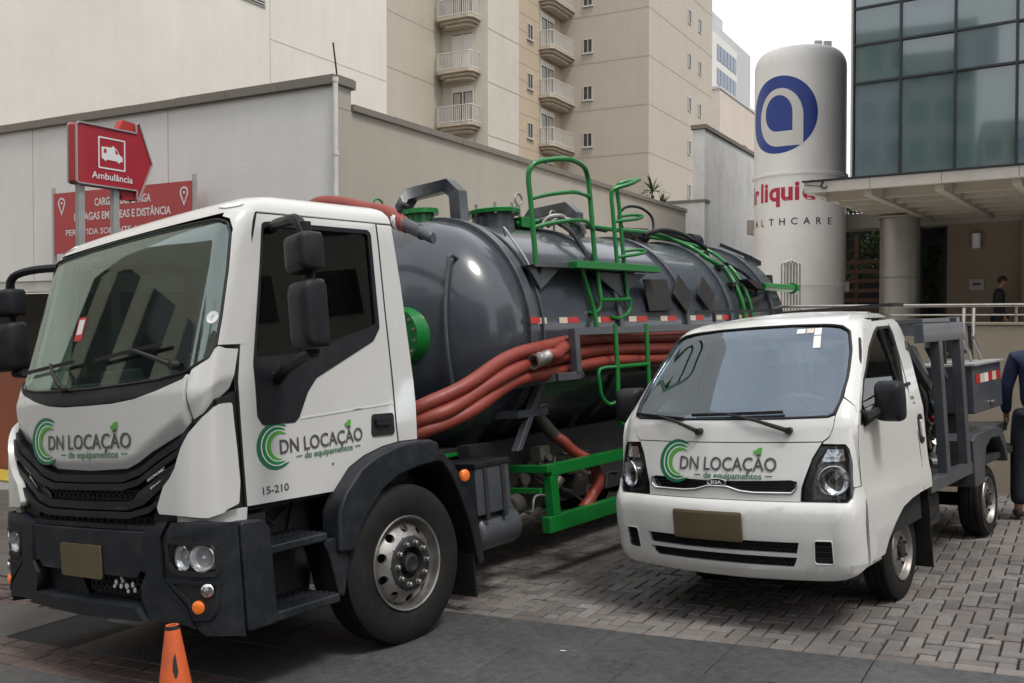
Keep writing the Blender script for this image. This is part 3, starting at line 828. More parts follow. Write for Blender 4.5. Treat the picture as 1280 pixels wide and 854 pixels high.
bx('office_wall', 'off', ofc, 0, 22, 0, 12, -5, 42); bx('roof_box', 'off', ofc, 6, 14, 2, 9, 42, 45.5); bx('pale_wing', 'shutter', ofc, -.4, 12.5, -.6, 0, -5, 40.2)
M['offglass'] = mat('office_glass', (.06, .10, .15), .1, spec=.8)
for r_ in range(6):
    for c in range(6):
        w3 = bx('window', 'offglass', ofc, 2.6 + c * 1.6, 4.0 + c * 1.6, -.66, -.60, 20.9 + r_ * 3.2, 23.0 + r_ * 3.2)
pk = empty('pinkish_building', frame(22.6, 105, 61.3, ground=False), 'distant pinkish low rise building in front of the office block', 'building')
bx('building_wall', 'pink', pk, 0, 22, 0, 9, -5, 27.0); bx('roof_edge', 'off', pk, -.1, 22, -.1, 9, 27.0, 27.3)
def pkf(u, v, d): return (u, -d, v)
for (u, v) in ((4, 20.6), (9.5, 21.2), (4, 17), (9.5, 17.4)): window(pk, pkf, u, v, 1.6, 1.3)

# --- silo
SX, SY, SR = 6.57, 22.0, 1.01
sl = empty('gas_silo', Matrix.Translation((SX, SY, 0)), 'tall white cylindrical gas tank with blue logo and red lettering', 'storage tank')
mb = MB(); mb.lathe([(-1.5, SR * .97), (2.60, SR * .97), (2.62, SR * .985)], (0, 0, 0), (0, 0, 1), 96); mb.build('tank_base', 'silo', sl)
mb = MB(); pr = [(2.62, SR * .985), (2.68, SR), (5.03, SR)]; mb.lathe(pr, (0, 0, 0), (0, 0, 1), 96); mb.build('tank_lower_shell', 'silo', sl)
mb = MB(); pr = [(5.03, SR), (5.05, SR + .045), (5.10, SR + .045), (5.12, SR)]; mb.lathe(pr, (0, 0, 0), (0, 0, 1), 96); mb.build('ring_flange', 'silo', sl); mb = MB(); mb.lathe([(2.60, SR), (2.61, SR + .02), (2.66, SR + .02), (2.67, SR)], (0, 0, 0), (0, 0, 1), 96); mb.build('ring_flange', 'silo', sl)
pr = [(5.12, SR), (7.52, SR)] + [(7.52 + .40 * math.sin(t), SR - .30 * (1 - math.cos(t))) for t in [PI / 2 * i / 8 for i in range(1, 9)]] + [(7.98, .45), (8.02, 0)]
mb = MB(); mb.lathe(pr, (0, 0, 0), (0, 0, 1), 96); mb.build('tank_upper_shell', 'silo', sl)
for a, rr in ((R(20), .62), (R(38), .70)):
    mb = MB(); x, y = rr * math.sin(a), -rr * math.cos(a); mb.box(x - .09, x + .09, y - .04, y + .04, 7.75, 8.04); mb.build('lifting_lug', 'silo', sl, bevel=.02)
bx('warning_diamond', 'silo', sl, SR - .02, SR + .13, -.03, .03, 2.50, 2.72, bv=.01)
def sf(ang, z, off=0):   # ang: from camera-facing direction, positive to the image right
    a = ang + math.atan2(SX, SY) * -1 * 0
    base = math.atan2(-SX, -SY)   # direction to the camera
    d = Vector((-SX, -SY, 0)).normalized(); r_ = Vector((d.y * -1, d.x, 0))   # right as seen from camera
    r_ = Vector((SY, -SX, 0)).normalized()
    v = (d * math.cos(ang) + r_ * math.sin(ang)) * (SR + off)
    return (v.x, v.y, z)
def wrap_poly(nm, poly, m, off, par, g=.08):
    vs, fs, sd_ = patch_mesh(poly, lambda u, v, o: sf(u, v, o), off, .004, g, 0)
    mb = MB(); mb.add(vs, fs + sd_); return mb.build(nm, m, par, auto=False)
ca, cz, cr_ = R(-26.7), 6.37, .85
ld = wrap_poly('logo_disc', [(ca + cr_ / SR * math.cos(t), cz + cr_ * math.sin(t)) for t in [2 * PI * i / 64 for i in range(64)]], 'blue', .004, sl)
def drop(k, cx, cy, n=28):
    """round shape with a square lower right corner"""
    out = []
    for i in range(n + 1):
        t = 0 + 1.5 * PI * i / n; out.append((cx + k * math.cos(t), cy + k * math.sin(t)))
    out.append((cx + k, cy - k)); return out
o_ = [(ca + (x * .82 + .03) / SR, cz + y) for x, y in drop(.64, -.02, -.06)]
i_ = [(ca + (x * .82 + .0) / SR, cz + y) for x, y in drop(.40, -.02, .03)]
wrap_poly('logo_ring', bridged(o_, i_), 'offw', .010, sl)
lt = empty('tank_lettering'); lt.parent = sl
for ch, a in zip('Airliquide', (-98, -80, -66, -52.5, -44.5, -32, -15.5, -3.0, 11, 30)):
    h_ = .40
    vs, fs = glyphs(ch, lambda u, v, o: sf(u, v, o), h_, off=.006, align='CENTER', u0=R(a), v0=4.49, bold=.035, su=1 / SR)
    mb = MB(); mb.add(vs, fs); mb.build('letter', 'crimson', lt, auto=False, fix=False)
for i, ch in enumerate('HEALTHCARE'):
    vs, fs = glyphs(ch, lambda u, v, o: sf(u, v, o), .15, off=.006, align='CENTER', u0=R(-96 + 14.95 * i), v0=3.94, bold=.012, su=1 / SR)
    mb = MB(); mb.add(vs, fs); mb.build('letter', 'ink', lt, auto=False, fix=False)

# --- glass building and canopy (local x leftwards along the front, local y toward the camera)
GG = frame(6.86, 19.5, 145.4, ground=False)
gb = empty('glass_building', GG, 'modern building with teal glass curtain wall and black mullions above the entrance canopy', 'building')
bx('building_core', 'mull', gb, -12, -.02, -10, -.25, 4.3, 16)
bx('edge_strip', 'railw', gb, -.03, .02, -.20, .0, 4.3, 16)
xsn = [-.05, -.94, -1.93, -2.98, -4.03, -5.08, -6.13]; zs_ = [4.30, 6.60, 7.36, 8.10, 8.85, 9.6, 10.35, 11.1]
random.seed(5)
for i in range(len(xsn) - 1):
    for j in range(len(zs_) - 1):
        mb = MB(); x0, x1, z0, z1 = xsn[i + 1] + .02, xsn[i] - .02, zs_[j] + .02, zs_[j + 1] - .02
        t1, t2 = random.uniform(-.009, .009), random.uniform(-.009, .009)
        mb.add([(x0, -.02 + t1, z0), (x1, -.02, z0), (x1, -.02 + t2, z1), (x0, -.02 + t1 + t2, z1)], [(0, 1, 2, 3)])
        mb.build('glass_panel', 'cwall' if (i + j) % 3 else 'cwallb', gb, auto=False)
for x in xsn[1:]: bx('mullion', 'mull', gb, x - .022, x + .022, -.05, .03, 4.3, 11.1)
for z in zs_[1:]: bx('transom', 'mull', gb, -6.2, -.05, -.05, .025, z - .022, z + .022)
bx('mullion', 'mull', gb, -.06, -.03, -.05, .03, 4.3, 11.1)
GCN = frame(5.26, 17.3, 145.4, ground=False)
cn = empty('entrance_canopy', GCN, 'flat concrete entrance canopy with grid of beams beneath the glass building', 'canopy')
for i in range(9):
    x1 = .02 - i * 1.15; mb = MB(); mb.box(x1 - 1.145, x1, -.12, .0, 4.13, 4.315); mb.build('fascia_panel', 'canopy', cn, bevel=.006)
mb = MB(); mb.box(-10.4, .05, -6.4, .03, 4.318, 4.345); mb.build('top_flashing', 'mull', cn)
mb = MB(); mb.box(-.10, .02, -6.3, -.12, 4.13, 4.315); mb.build('side_fascia', 'canopy', cn, bevel=.006)
for x in (-1.06, -2.22, -3.38, -4.54, -5.7): bx('long_beam', 'canopyb', cn, x - .07, x + .07, -6.3, -.12, 4.02, 4.29, bv=.006)
for i in range(1, 8):
    y = -.12 - i * .88
    for j in range(6):
        a = -.10 if j == 0 else -1.06 - 1.16 * (j - 1) - .072; b = -1.06 - 1.16 * j + .072
        bx('cross_beam', 'canopyb', cn, b, a, y - .05, y + .05, 4.06, 4.285, bv=.005)
mb = MB(); mb.box(-10, -.1, -6.3, -.12, 4.292, 4.312); mb.build('roof_panel', 'polycarb', cn)
mb = MB(); mb.tube([(-.35 + .055 * math.cos(t), .02, 4.24 + .055 * math.sin(t)) for t in [R(a) for a in range(-160, 100, 20)]], .012, 6); mb.tube([(0, .01, 4.27), (-.32, .01, 4.22)], .006, 5); mb.build('cable_hook', 'seal', cn)
cl = empty('entrance_column', GCN @ Matrix.Translation((-.62, -4.5, 0)), 'thick round metal clad column holding up the canopy', 'column')
for i, (z0, z1) in enumerate(((-1, 1.95), (1.955, 2.75), (2.755, 4.02))):
    mb = MB(); mb.lathe([(z0, .395), (z0 + .004, .40), (z1 - .004, .40), (z1, .395)], (0, 0, 0), (0, 0, 1), 56); mb.build('column_cladding', 'column', cl)
mb = MB(); mb.lathe([(4.02, .44), (4.06, .44)], (0, 0, 0), (0, 0, 1), 40); mb.build('column_head', 'canopyb', cl)
M['hallglass'] = glass('hall_glass', (.5, .55, .52), 1.5, .02)
# entrance hall beneath
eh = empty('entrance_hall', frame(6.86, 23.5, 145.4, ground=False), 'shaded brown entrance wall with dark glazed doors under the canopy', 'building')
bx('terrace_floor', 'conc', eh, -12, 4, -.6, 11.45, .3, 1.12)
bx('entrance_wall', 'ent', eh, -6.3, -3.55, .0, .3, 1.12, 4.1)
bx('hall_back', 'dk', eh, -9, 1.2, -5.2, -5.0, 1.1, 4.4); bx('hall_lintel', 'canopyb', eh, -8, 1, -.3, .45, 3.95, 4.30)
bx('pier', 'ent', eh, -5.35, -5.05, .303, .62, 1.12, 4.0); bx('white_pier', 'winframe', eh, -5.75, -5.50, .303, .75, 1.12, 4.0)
for x in (-2.45, -2.95, -3.5): bx('door_mullion', 'mull', eh, x - .03, x + .03, .0, .08, 1.12, 3.95)
mb = MB(); mb.box(-3.5, -2.95, .03, .04, 1.12, 3.9); mb.build('door_glass', 'hallglass', eh)
wl = empty('wall_lamp', frame(6.86, 23.5, 145.4, ground=False) @ Matrix.Translation((-4.15, .34, 3.4)), 'small white cylindrical wall lamp under the canopy', 'lamp')
mb = MB(); mb.cyl((0, .08, 0), (0, .08, .32), .09, 20); mb.build('lamp_shade', 'signwhite', wl); mb = MB(); mb.box(-.03, .03, -.04, .02, .1, .2); mb.build('bracket', 'steel', wl)
M['platec'] = mat('plaque_pale', (.33, .31, .28), .5)
pq = empty('wall_plaque', frame(6.86, 23.5, 145.4, ground=False) @ Matrix.Translation((-4.15, .31, 2.62)), 'small square pale plaque on the entrance wall', 'plaque')
bx('plaque_board', 'platec', pq, -.15, .15, 0, .02, -.12, .12, bv=.004); bx('plaque_mark', 'ink', pq, -.08, .08, .021, .024, -.02, .03)
# wooden slat screen
ws_ = empty('slat_screen', frame(6.86 + .68, 23.5 + .99, 145.4, ground=False), 'dark wooden screen of horizontal slats beside the silo', 'fence')
for i in range(9):
    mb = MB(); mb.box(-1.85, -.70, 0, .03, 1.35 + i * .235, 1.44 + i * .235); mb.build('slat', 'wood', ws_, bevel=.004)
for x in (-1.80, -1.2, -.75): bx('post', 'wood', ws_, x - .05, x + .05, -.10, -.002, .9, 3.95)
# low wall and railing
LWF = frame(5.28, 10.3, 145.4, ground=False)
lw = empty('terrace_wall', LWF, 'low beige terrace wall behind the small truck', 'wall')
M['lowwall'] = plaster('terrace_wall', (.34, .285, .215), amt=.3, ds=.8)
bx('wall_body', 'lowwall', lw, -7, 4.6, -.25, 0, -.6, 1.79)
for i in range(12):
    mb = MB(); x0 = -7 + i * .967; mb.box(x0 + .003, x0 + .964, -.27, .015, 1.793, 1.825); mb.build('capping_stone', 'lowwall', lw, bevel=.005)
rl = empty('terrace_railing', LWF, 'slim stainless steel railing on top of the terrace wall', 'railing')
mb = MB(); mb.cyl((-7, -.12, 2.012), (4.2, -.12, 2.012), .018, 12); mb.build('handrail', 'steel', rl)
mb = MB(); mb.cyl((-7, -.12, 1.905), (4.2, -.12, 1.905), .009, 8); mb.build('mid_rail', 'steel', rl)
for i in range(9):
    x = -6.6 + i * 1.3; mb = MB(); mb.cyl((x, -.12, 1.83), (x, -.12, 2.0), .014, 10); mb.build('post', 'steel', rl)

# --- coil rack by the silo
cp_ = empty('pipe_coil', Matrix.Translation((4.38, 15.1, gz(4.38, 15.1))), 'bundle of steel u bend pipes standing behind the rear of the grey tank', 'pipes')
random.seed(2)
for i in range(5):
    x = -.10 + i * .055; z1 = 2.95 - .02 * abs(i - 2)
    mb = MB(); mb.tube([(x - .045, .02 * i, 0)] + [(x + .045 * math.cos(PI - t), .02 * i, z1 + .06 * math.sin(t)) for t in [PI * k / 8 for k in range(9)]] + [(x + .045 + .03, .02 * i + .02, 0)], .014, 8)
    mb.build('coil_pipe', 'steel', cp_)
bx('coil_clamp', 'chassis', cp_, -.18, .18, -.03, .10, 1.9, 1.96)

# --- foliage
def leaves(mb, c, rad, n, size, squash=.8):
    for _ in range(n):
        while True:
            p = Vector([random.uniform(-1, 1) for _ in range(3)])
            if .25 < p.length < 1: break
        p = Vector((p.x * rad, p.y * rad, p.z * rad * squash)) + Vector(c)
        s = size * random.uniform(.6, 1.3); e = Euler([random.uniform(0, 6.28) for _ in range(3)]).to_matrix()
        q = [Vector((-s, 0, 0)), Vector((0, s * .42, s * .1)), Vector((s, 0, 0)), Vector((0, -s * .42, s * .1))]
        mb.add([tuple(p + e @ v) for v in q], [(0, 1, 2, 3)])
def tree(x, y, z, h, cr, lab, m='leaf', n=1300, seed=1, size=.09, grp=None):
    random.seed(seed)
    t = empty('tree', Matrix.Translation((x, y, z)), lab, 'tree', grp)
    mb = MB(); pts = smooth_path([(0, 0, -.3), (.05, .03, h * .3), (-.05, .05, h * .6), (.02, 0, h * .8)], 4)
    mb.tube(pts, .1, 8, rad=[.02 * h * (1 - .6 * i / len(pts)) + .02 for i in range(len(pts))])
    limbs = []
    for i in range(7):
        a = i * 2.4; b = Vector((0, 0, h * random.uniform(.4, .75))); e_ = b + Vector((math.cos(a) * cr * .7, math.sin(a) * cr * .7, cr * random.uniform(.1, .6)))
        mb.tube(smooth_path([b, b.lerp(e_, .5) + Vector((0, 0, .1)), e_], 3), .03, 6, rad=[.035 * h / 4 * (1 - .12 * k) for k in range(7)]); limbs.append(e_)
    mb.build('trunk', 'bark', t)
    mb = MB()
    cl_ = limbs + [Vector((random.gauss(0, cr * .45), random.gauss(0, cr * .45), h * .8 + random.gauss(0, cr * .3))) for _ in range(12)]
    for c in cl_: leaves(mb, c, cr * random.uniform(.22, .42), n // len(cl_), size)
    o = mb.build('crown', m, t, auto=False, fix=False)
    return t
tree(8.85, 25.8, 1.0, 4.3, 1.25, 'dark leafy tree above the wooden slat screen beside the silo', 'leafd', 2600, 4, .085)
tree(10.3, 24.0, 1.0, 3.0, .8, 'leafy tree glimpsed between the round column and the dark doors', 'leaf', 1500, 9, .075)
# yucca on the wall
yc = empty('spiky_plant', WF @ Matrix.Translation((13.6, .55, 4.75)), 'spiky green yucca plant growing behind the far end of the beige wall', 'plant')
random.seed(8)
mb = MB(); mb.cyl((0, 0, -.3), (0, 0, .35), .05, 8); mb.build('stem', 'bark', yc)
for (cx, cz_, rr, nn) in ((.0, .45, .55, 34), (.75, .12, .45, 26), (-.5, .05, .35, 16)):
    for i in range(nn):
        a = random.uniform(0, 2 * PI); el = random.uniform(-.2, 1.4); L = rr * random.uniform(.7, 1.15)
        d = Vector((math.cos(a) * math.cos(el), math.sin(a) * math.cos(el), math.sin(el))); s = Vector((-math.sin(a), math.cos(a), 0)) * .026
        b = Vector((cx, 0, cz_)); m1 = b + d * L * .5 + Vector((0, 0, .03)); e_ = b + d * L - Vector((0, 0, .10 * L))
        mb = MB(); mb.add([b - s * .6, b + s * .6, m1 + s, e_, m1 - s], [(0, 1, 2, 4), (4, 2, 3)]); mb.build('leaf', 'leafy', yc, auto=False, fix=False)

# ================================================================== unseen buildings and trees around the photographer, added to be mirrored in glass and paint
def reflection_block(lab, x, y, deg, wd, dp, ht, m, seed, cols, rows_, name='reflection_building'):
    t = empty(name, frame(x, y, deg, ground=False), lab, 'building')
    bx('facade', m, t, 0, wd, 0, dp, -3, ht)
    mb = MB()
    for i in range(cols):
        for j in range(rows_):
            x0 = wd * (i + .2) / cols; x1 = wd * (i + .8) / cols; z0 = 1 + (ht - 1.5) * (j + .2) / rows_; z1 = 1 + (ht - 1.5) * (j + .75) / rows_
            mb.box(x0, x1, -.05, .02, z0, z1)
    o = mb.build('window_panes', 'winglass', t); o['kind'] = 'stuff'
    return t
reflection_block('unseen pale building added for reflections opposite the trucks with rows of dark windows', 16, -19, 178, 26, 10, 17, 'apt', 1, 9, 5)
reflection_block('unseen tall grey building added for reflections to the left of the white wall', -19, 3, 95, 20, 10, 11, 'bwall', 2, 9, 1)  # tall narrow windows shaped to give vertical stripes in the windscreen reflection
reflection_block('unseen tall office block added for reflections behind the photographer to the left', -2, -30, 205, 16, 12, 27, 'conc', 5, 9, 10)
reflection_block('unseen lower pale block added for reflections across the road, with small windows', -15, -21, 135, 9, 8, 14, 'aptl', 6, 7, 6)
reflection_block('unseen taller beige block added for reflections beside the lower pale block across the road', -21.6, -14.4, 135, 12, 8, 19, 'bwall', 6, 8, 7)
tree(-15.5, 15.5, gz(-15.5, 15.5), 4.5, 1.8, 'unseen small tree added for reflections far left of the white wall', 'leaf', 1800, 21, .14)
reflection_block('unseen pale apartment block added for reflections down the street to the right of the trucks', 24, 12, 255, 22, 9, 12, 'aptl', 3, 8, 4)
tree(15, 3, gz(15, 3), 5.5, 2.3, 'unseen tree added for reflections to the right of the photographer', 'leaf', 2000, 31, .15)
tree(-11.5, -1.5, gz(-11.5, -1.5), 6.0, 2.4, 'unseen tree added for reflections to the left behind the photographer', 'leaf', 2200, 23, .16)
tree(5, -13, gz(5, -13), 7.5, 3.0, 'unseen tree added for reflections across the road from the trucks', 'leaf', 2600, 25, .18)
tree(-4, -14, gz(-4, -14), 7.0, 2.8, 'second unseen tree added for reflections across the road beside the pale building', 'leaf', 2400, 27, .18)
# ================================================================== TANKER TRUCK
TRM = frame(-1.547, 6.848, 52.0, z=-0.0408, roll=-2.0)
truck = empty('tanker_truck', TRM, 'large white cab tanker truck with dark grey vacuum tank, black bumper and green ladders', 'truck')
CAB = Shell([(.35, -1.48), (1.0, -1.49), (1.72, -1.45), (2.60, -1.17), (2.68, -1.13), (2.75, -1.08), (2.81, -1.0), (2.85, -.90), (2.88, -.74)],
            [(.35, 1.08), (1.7, 1.085), (2.70, 1.05), (2.78, 1.035), (2.84, .98), (2.87, .90), (2.88, .82)], .035, .14)
BMP = Shell([(.30, -1.50), (.40, -1.53), (1.0, -1.53), (1.06, -1.50)], [(.3, 1.20), (1.1, 1.20)], .035, .20)
CX = lambda u, z, o=0: CAB(u, z, o)
CF = lambda d, z, o=0: CAB(d / 0.94, z, o)          # metric across the front
CS = lambda x, z, o=0: CAB.side(x, z, o)
BX = lambda u, z, o=0: BMP(u, z, o)
def mir(pts):
    if isinstance(pts, tuple): return tuple(mir(p) for p in pts)
    return [(-u, v) for u, v in pts][::-1]
def sym(half): return half + mir(half)

# --- cab inner liner, floor, rear wall, seats
mb = MB(); mb.grid(CAB.loft([1.02, 1.3, 1.6, 1.70], 0.17, off=-.045), smooth=True)
mb.build('cab_liner', 'dark', truck)
mb = MB(); mb.box(-1.30, .16, -1.0, 1.0, 1.14, 1.18); mb.build('cab_floor', 'dark', truck)
mb = MB(); mb.box(.10, .16, -1.0, 1.0, 1.18, 2.76); mb.build('cab_rear_lining', 'trimgrey', truck, bevel=.01)
mb = MB(); mb.box(-.85, .12, -.95, .95, 2.70, 2.73); mb.build('headliner', 'trimgrey', truck)
mb = MB(); mb.prism(rnd([(-1.38, 1.70), (-1.31, 1.80), (-1.12, 1.83), (-.98, 1.74), (-.98, 1.25), (-1.34, 1.25)], .04), lambda x, z, h: (x, h, z), -.90, .90)
db = mb.build('dashboard', 'dash', truck, bevel=.008)
mb = MB(); mb.box(-1.06, -.97, .15, .55, 1.80, 1.90); mb.build('radio_pod', 'dash', db, bevel=.015)
for y in (-.55, .55):
    mb = MB(); mb.box(-.55, -.05, y - .25, y + .25, 1.45, 1.60); st = mb.build('driver_seat', 'fabric', truck, bevel=.05, seg=3)
    mb = MB(); mb.box(-.12, .02, y - .24, y + .24, 1.58, 2.18, rot=(0, R(8), 0)); mb.build('backrest', 'fabric', st, bevel=.05, seg=3)
    mb = MB(); mb.box(-.05, .05, y - .13, y + .13, 2.22, 2.42); mb.build('headrest', 'fabric', st, bevel=.04, seg=3)
mb = MB(); c = Vector((-.80, -.52, 1.86)); ax = Vector((-.35, 0, -.94)).normalized(); u_ = Vector((0, 1, 0)); v_ = ax.cross(u_)
mb.tube([c + (u_ * math.cos(t) + v_ * math.sin(t)) * .23 for t in [2 * PI * i / 32 for i in range(32)]], .016, 8, closed=True)
mb.cyl(c + ax * .02, c + ax * .35, .03, 10)
for a in (0, 2.1, 4.2): mb.bar(c, c + (u_ * math.cos(a) + v_ * math.sin(a)) * .22, .03, .015)
mb.build('steering_wheel', 'gloss', truck)

# --- windscreen
WSR = [(0, 2.715), (.5, 2.712), (.95, 2.70), (1.15, 2.69), (1.42, 2.668), (1.60, 2.60), (1.69, 2.38), (1.74, 2.12), (1.74, 1.97), (1.62, 1.895), (1.30, 1.86), (1.11, 1.835), (.75, 1.80), (.4, 1.79), (0, 1.785)]
ws = WSR + mir(WSR)[1:-1]
patch('windscreen', ws, CX, 'glass_truck', truck, off=-.012, thick=.006, gu=.125, gv=.1, bevel=0)
inner = [(0, 2.66), (.5, 2.655), (.95, 2.645), (1.2, 2.635), (1.40, 2.61), (1.52, 2.55), (1.60, 2.37), (1.64, 2.12), (1.64, 2.0), (1.54, 1.945), (1.28, 1.92), (1.0, 1.90), (.5, 1.885), (0, 1.88)]
fi = inner + mir(inner)[1:-1]
mb = MB()
n_ = len(ws)
def dens(poly, k=3):
    o = []
    for i, p in enumerate(poly):
        q = poly[(i + 1) % len(poly)]
        for j in range(k): t = j / k; o.append((p[0] * (1 - t) + q[0] * t, p[1] * (1 - t) + q[1] * t))
    return o
wso = dens(ws, 4)
inn = [(u * .965 if abs(u) > .1 else u, 1.80 + .02 + (z - 1.80) * .96) for u, z in wso]
vs = [CX(u, z, -.0195) for u, z in wso] + [CX(u, z, -.0195) for u, z in inn]; n_ = len(wso)
mb.add(vs, [(i, (i + 1) % n_, n_ + (i + 1) % n_, n_ + i) for i in range(n_)], True)
mb.build('windscreen_border', 'seal', truck, auto=False, fix=False)
mb = MB(); mb.tube([CX(u, z, -.002) for u, z in dens(ws, 4)], .008, 6, closed=True); mb.build('windscreen_seal', 'seal', truck)
# black cowl panel beneath
BL = [(0, 1.78), (.4, 1.785), (.75, 1.795), (1.108, 1.832), (1.10, 1.822), (.755, 1.742), (.541, 1.708), (.3, 1.692), (0, 1.69)]
patch('cowl_panel', [(u, z) for u, z in BL] + [(-u, z) for u, z in BL[::-1]][1:-1], CX, 'black', truck, off=-.004, thick=.03, gu=.1, bevel=.004)
# wipers
def wiper(y0, y1, z0, zt, rest):
    mb = MB()
    piv = Vector(CF(y0, z0, .03)); tip = Vector(CF(y1, zt, .045)); mid = piv.lerp(tip, .55) + Vector((-.02, 0, .01))
    mb.tube([piv, mid, tip], .012, 6, rad=[.018, .012, .008]); mb.cyl(piv - Vector((-.03, 0, 0)), piv + Vector((-.015, 0, 0)), .025, 10)
    wp = mb.build('wiper', 'seal', truck)
    mb = MB(); a, b = rest
    pts = [Vector(CF(a[0] * (1 - t) + b[0] * t, a[1] * (1 - t) + b[1] * t, .028)) for t in [i / 8 for i in range(9)]]
    for i in range(8): mb.bar(pts[i], pts[i + 1], .012, .022)
    mb.build('wiper_blade', 'seal', wp)
wiper(-.28, -.50, 1.80, 1.97, ((-.95, 1.93), (-.22, 1.965)))
wiper(.86, .45, 1.87, 1.99, ((.05, 1.955), (.72, 2.00)))
# round inspection sticker lower right of the windscreen, small red-framed sticker left
mb = MB(); q = CX
mb.add([CX(1.52 + .035 * math.cos(t) / .22, 2.12 + .035 * math.sin(t), -.010) for t in [2 * PI * i / 16 for i in range(16)]], [tuple(range(16))]); mb.build('inspection_sticker', 'signwhite', truck, auto=False)
mb = MB(); mb.add([CF(x, z, -.011) for x, z in ((-.37, 2.10), (-.27, 2.10), (-.27, 2.25), (-.37, 2.25))], [(0, 1, 2, 3)]); ss = mb.build('square_sticker', 'tred', truck, auto=False)
mb = MB(); mb.add([CF(x, z, -.0105) for x, z in ((-.355, 2.14), (-.285, 2.14), (-.285, 2.235), (-.355, 2.235))], [(0, 1, 2, 3)]); mb.build('sticker_center', 'trimgrey', ss, auto=False)

# --- white front apron
def apron_fn(u, z, o=0):
    a = abs(u); zc = lerp([(0, 1.350), (.40, 1.352), (.54, 1.385), (.75, 1.49), (.95, 1.575), (1.2, 1.69)], a)
    d = max(0, zc - z); return CX(u, z, o - .45 * d)
def corner_fn(u, z, o=0):
    zc = lerp([(1.2, 1.665), (1.6, 1.70), (2.1, 1.79)], abs(u)); d = max(0, zc - z); return CX(u, z, o - .40 * d)
AP = [(0, 1.683), (.3, 1.685), (.541, 1.70), (.755, 1.735), (1.10, 1.812), (1.13, 1.80), (1.135, 1.77), (1.15, 1.62), (1.185, 1.565), (.95, 1.49), (.69, 1.40), (.54, 1.335), (.43, 1.305), (0, 1.292)]
patch('front_apron', AP + [(-u, z) for u, z in AP[::-1]][1:-1], apron_fn, 'white', truck, off=.004, thick=.04, gu=.04, gv=.02, bevel=0)
ridge = [(0, 1.345), (.40, 1.352), (.52, 1.375), (.75, 1.475), (1.17, 1.655), (1.175, 1.60), (1.0, 1.52), (.69, 1.408), (.54, 1.345), (.43, 1.315), (0, 1.302)]
# corner panel (A pillar foot)
CP = [(1.60, 1.885), (1.72, 1.94), (1.80, 1.955), (2.085, 1.935), (2.09, 1.72), (2.035, 1.672), (1.63, 1.595), (1.27, 1.562), (1.245, 1.64), (1.19, 1.79), (1.24, 1.835)]
for s_ in (1, -1):
    pl = CP if s_ > 0 else mir(CP)
    patch('corner_panel', pl, corner_fn, 'white', truck, off=.003, thick=.04, gu=.05, gv=.02, bevel=0)
# A pillars
def shell_strip(name, uz_l, uz_r, k=12):
    pass
AL = [(1.62, 1.93), (1.76, 1.965), (1.762, 2.12), (1.71, 2.38), (1.615, 2.61), (1.43, 2.682), (1.20, 2.703), (1.20, 2.73), (1.75, 2.735)]
AR = [(1.75, 2.73), (1.76, 2.73), (2.01, 2.27), (2.065, 2.05), (2.06, 1.962), (1.80, 1.965)]
AP2 = [(1.78, 1.962), (1.778, 2.12), (1.725, 2.39), (1.63, 2.625), (1.45, 2.692), (1.2, 2.712), (1.2, 2.742), (1.70, 2.735), (1.80, 2.70)]
# pillar edge that meets the door, computed from the door's straight edge
def door_u(z):
    x = -1.149 + (z - 1.514) / (2.728 - 1.514) * (-.903 + 1.149) if z > 1.76 else -1.146
    return 2 + (x - CAB.xc(z))
edge = [(min(door_u(z), 2.3) - .012, z) for z in (2.725, 2.5, 2.3, 2.1, 1.962)]
for s_ in (1, -1):
    pl = AP2[:8] + [(edge[0][0], 2.735)] + edge
    patch('a_pillar', pl if s_ > 0 else mir(pl), CX, 'white', truck, off=.002, thick=.05, gu=.05, gv=.04, bevel=0)
# --- roof
zs = [2.735, 2.76, 2.79, 2.81, 2.83, 2.85, 2.865, 2.875, 2.88]
rows = CAB.loft(zs, .20)
for i, r_ in enumerate(rows):   # rear edge rounds over
    k = i / (len(rows) - 1); x_ = .20 - .10 * k ** 2.2
    r_[0] = (x_, r_[0][1], r_[0][2]); r_[-1] = (x_, r_[-1][1], r_[-1][2])
mb = MB(); mb.grid(rows)
top = rows[-1]; m_ = len(top)
c_in = [[Vector(p).lerp(Vector((-.32, 0, 2.895)), t) for p in top] for t in (0, .35, .7, .97)]
for row, t in zip(c_in, (0, .35, .7, .97)):
    for p in row: p.z = 2.88 + .02 * (1 - (1 - t) ** 2)
mb.grid(c_in)
mb.add([tuple(p) for p in c_in[-1]], [tuple(range(m_))])
for i in range(1):   # rear closing strip
    mb.add([rows[j][0] for j in range(len(rows))] + [rows[j][-1] for j in range(len(rows))][::-1], [tuple(range(2 * len(rows)))])
    mb.add([top[0], top[-1]] + [tuple(c_in[k][-1]) for k in (1, 2, 3)] + [tuple(c_in[k][0]) for k in (3, 2, 1)], [tuple(range(8))])
rf = mb.build('roof', 'white', truck, auto=False)
for p in rf.data.polygons: p.use_smooth = True
rf.data.set_sharp_from_angle(angle=R(50))
for s_ in (1, -1):
    mb = MB(); c_ = CX(1.22 * s_, 2.79, .0)
    mb.add([Vector(CX((1.25 + .30 * math.cos(t) * 1.0) * s_, 2.787 + .020 * math.sin(t), .012 if math.cos(t) else .012)) for t in [2 * PI * i / 18 for i in range(18)]] + [Vector(CX((1.25 + .33 * math.cos(t)) * s_, 2.787 + .026 * math.sin(t), -.004)) for t in [2 * PI * i / 18 for i in range(18)]],
           [tuple(range(18))] + [(i, (i + 1) % 18, 18 + (i + 1) % 18, 18 + i) for i in range(18)])
    mb.build('roof_marker_lamp', 'signwhite', truck)
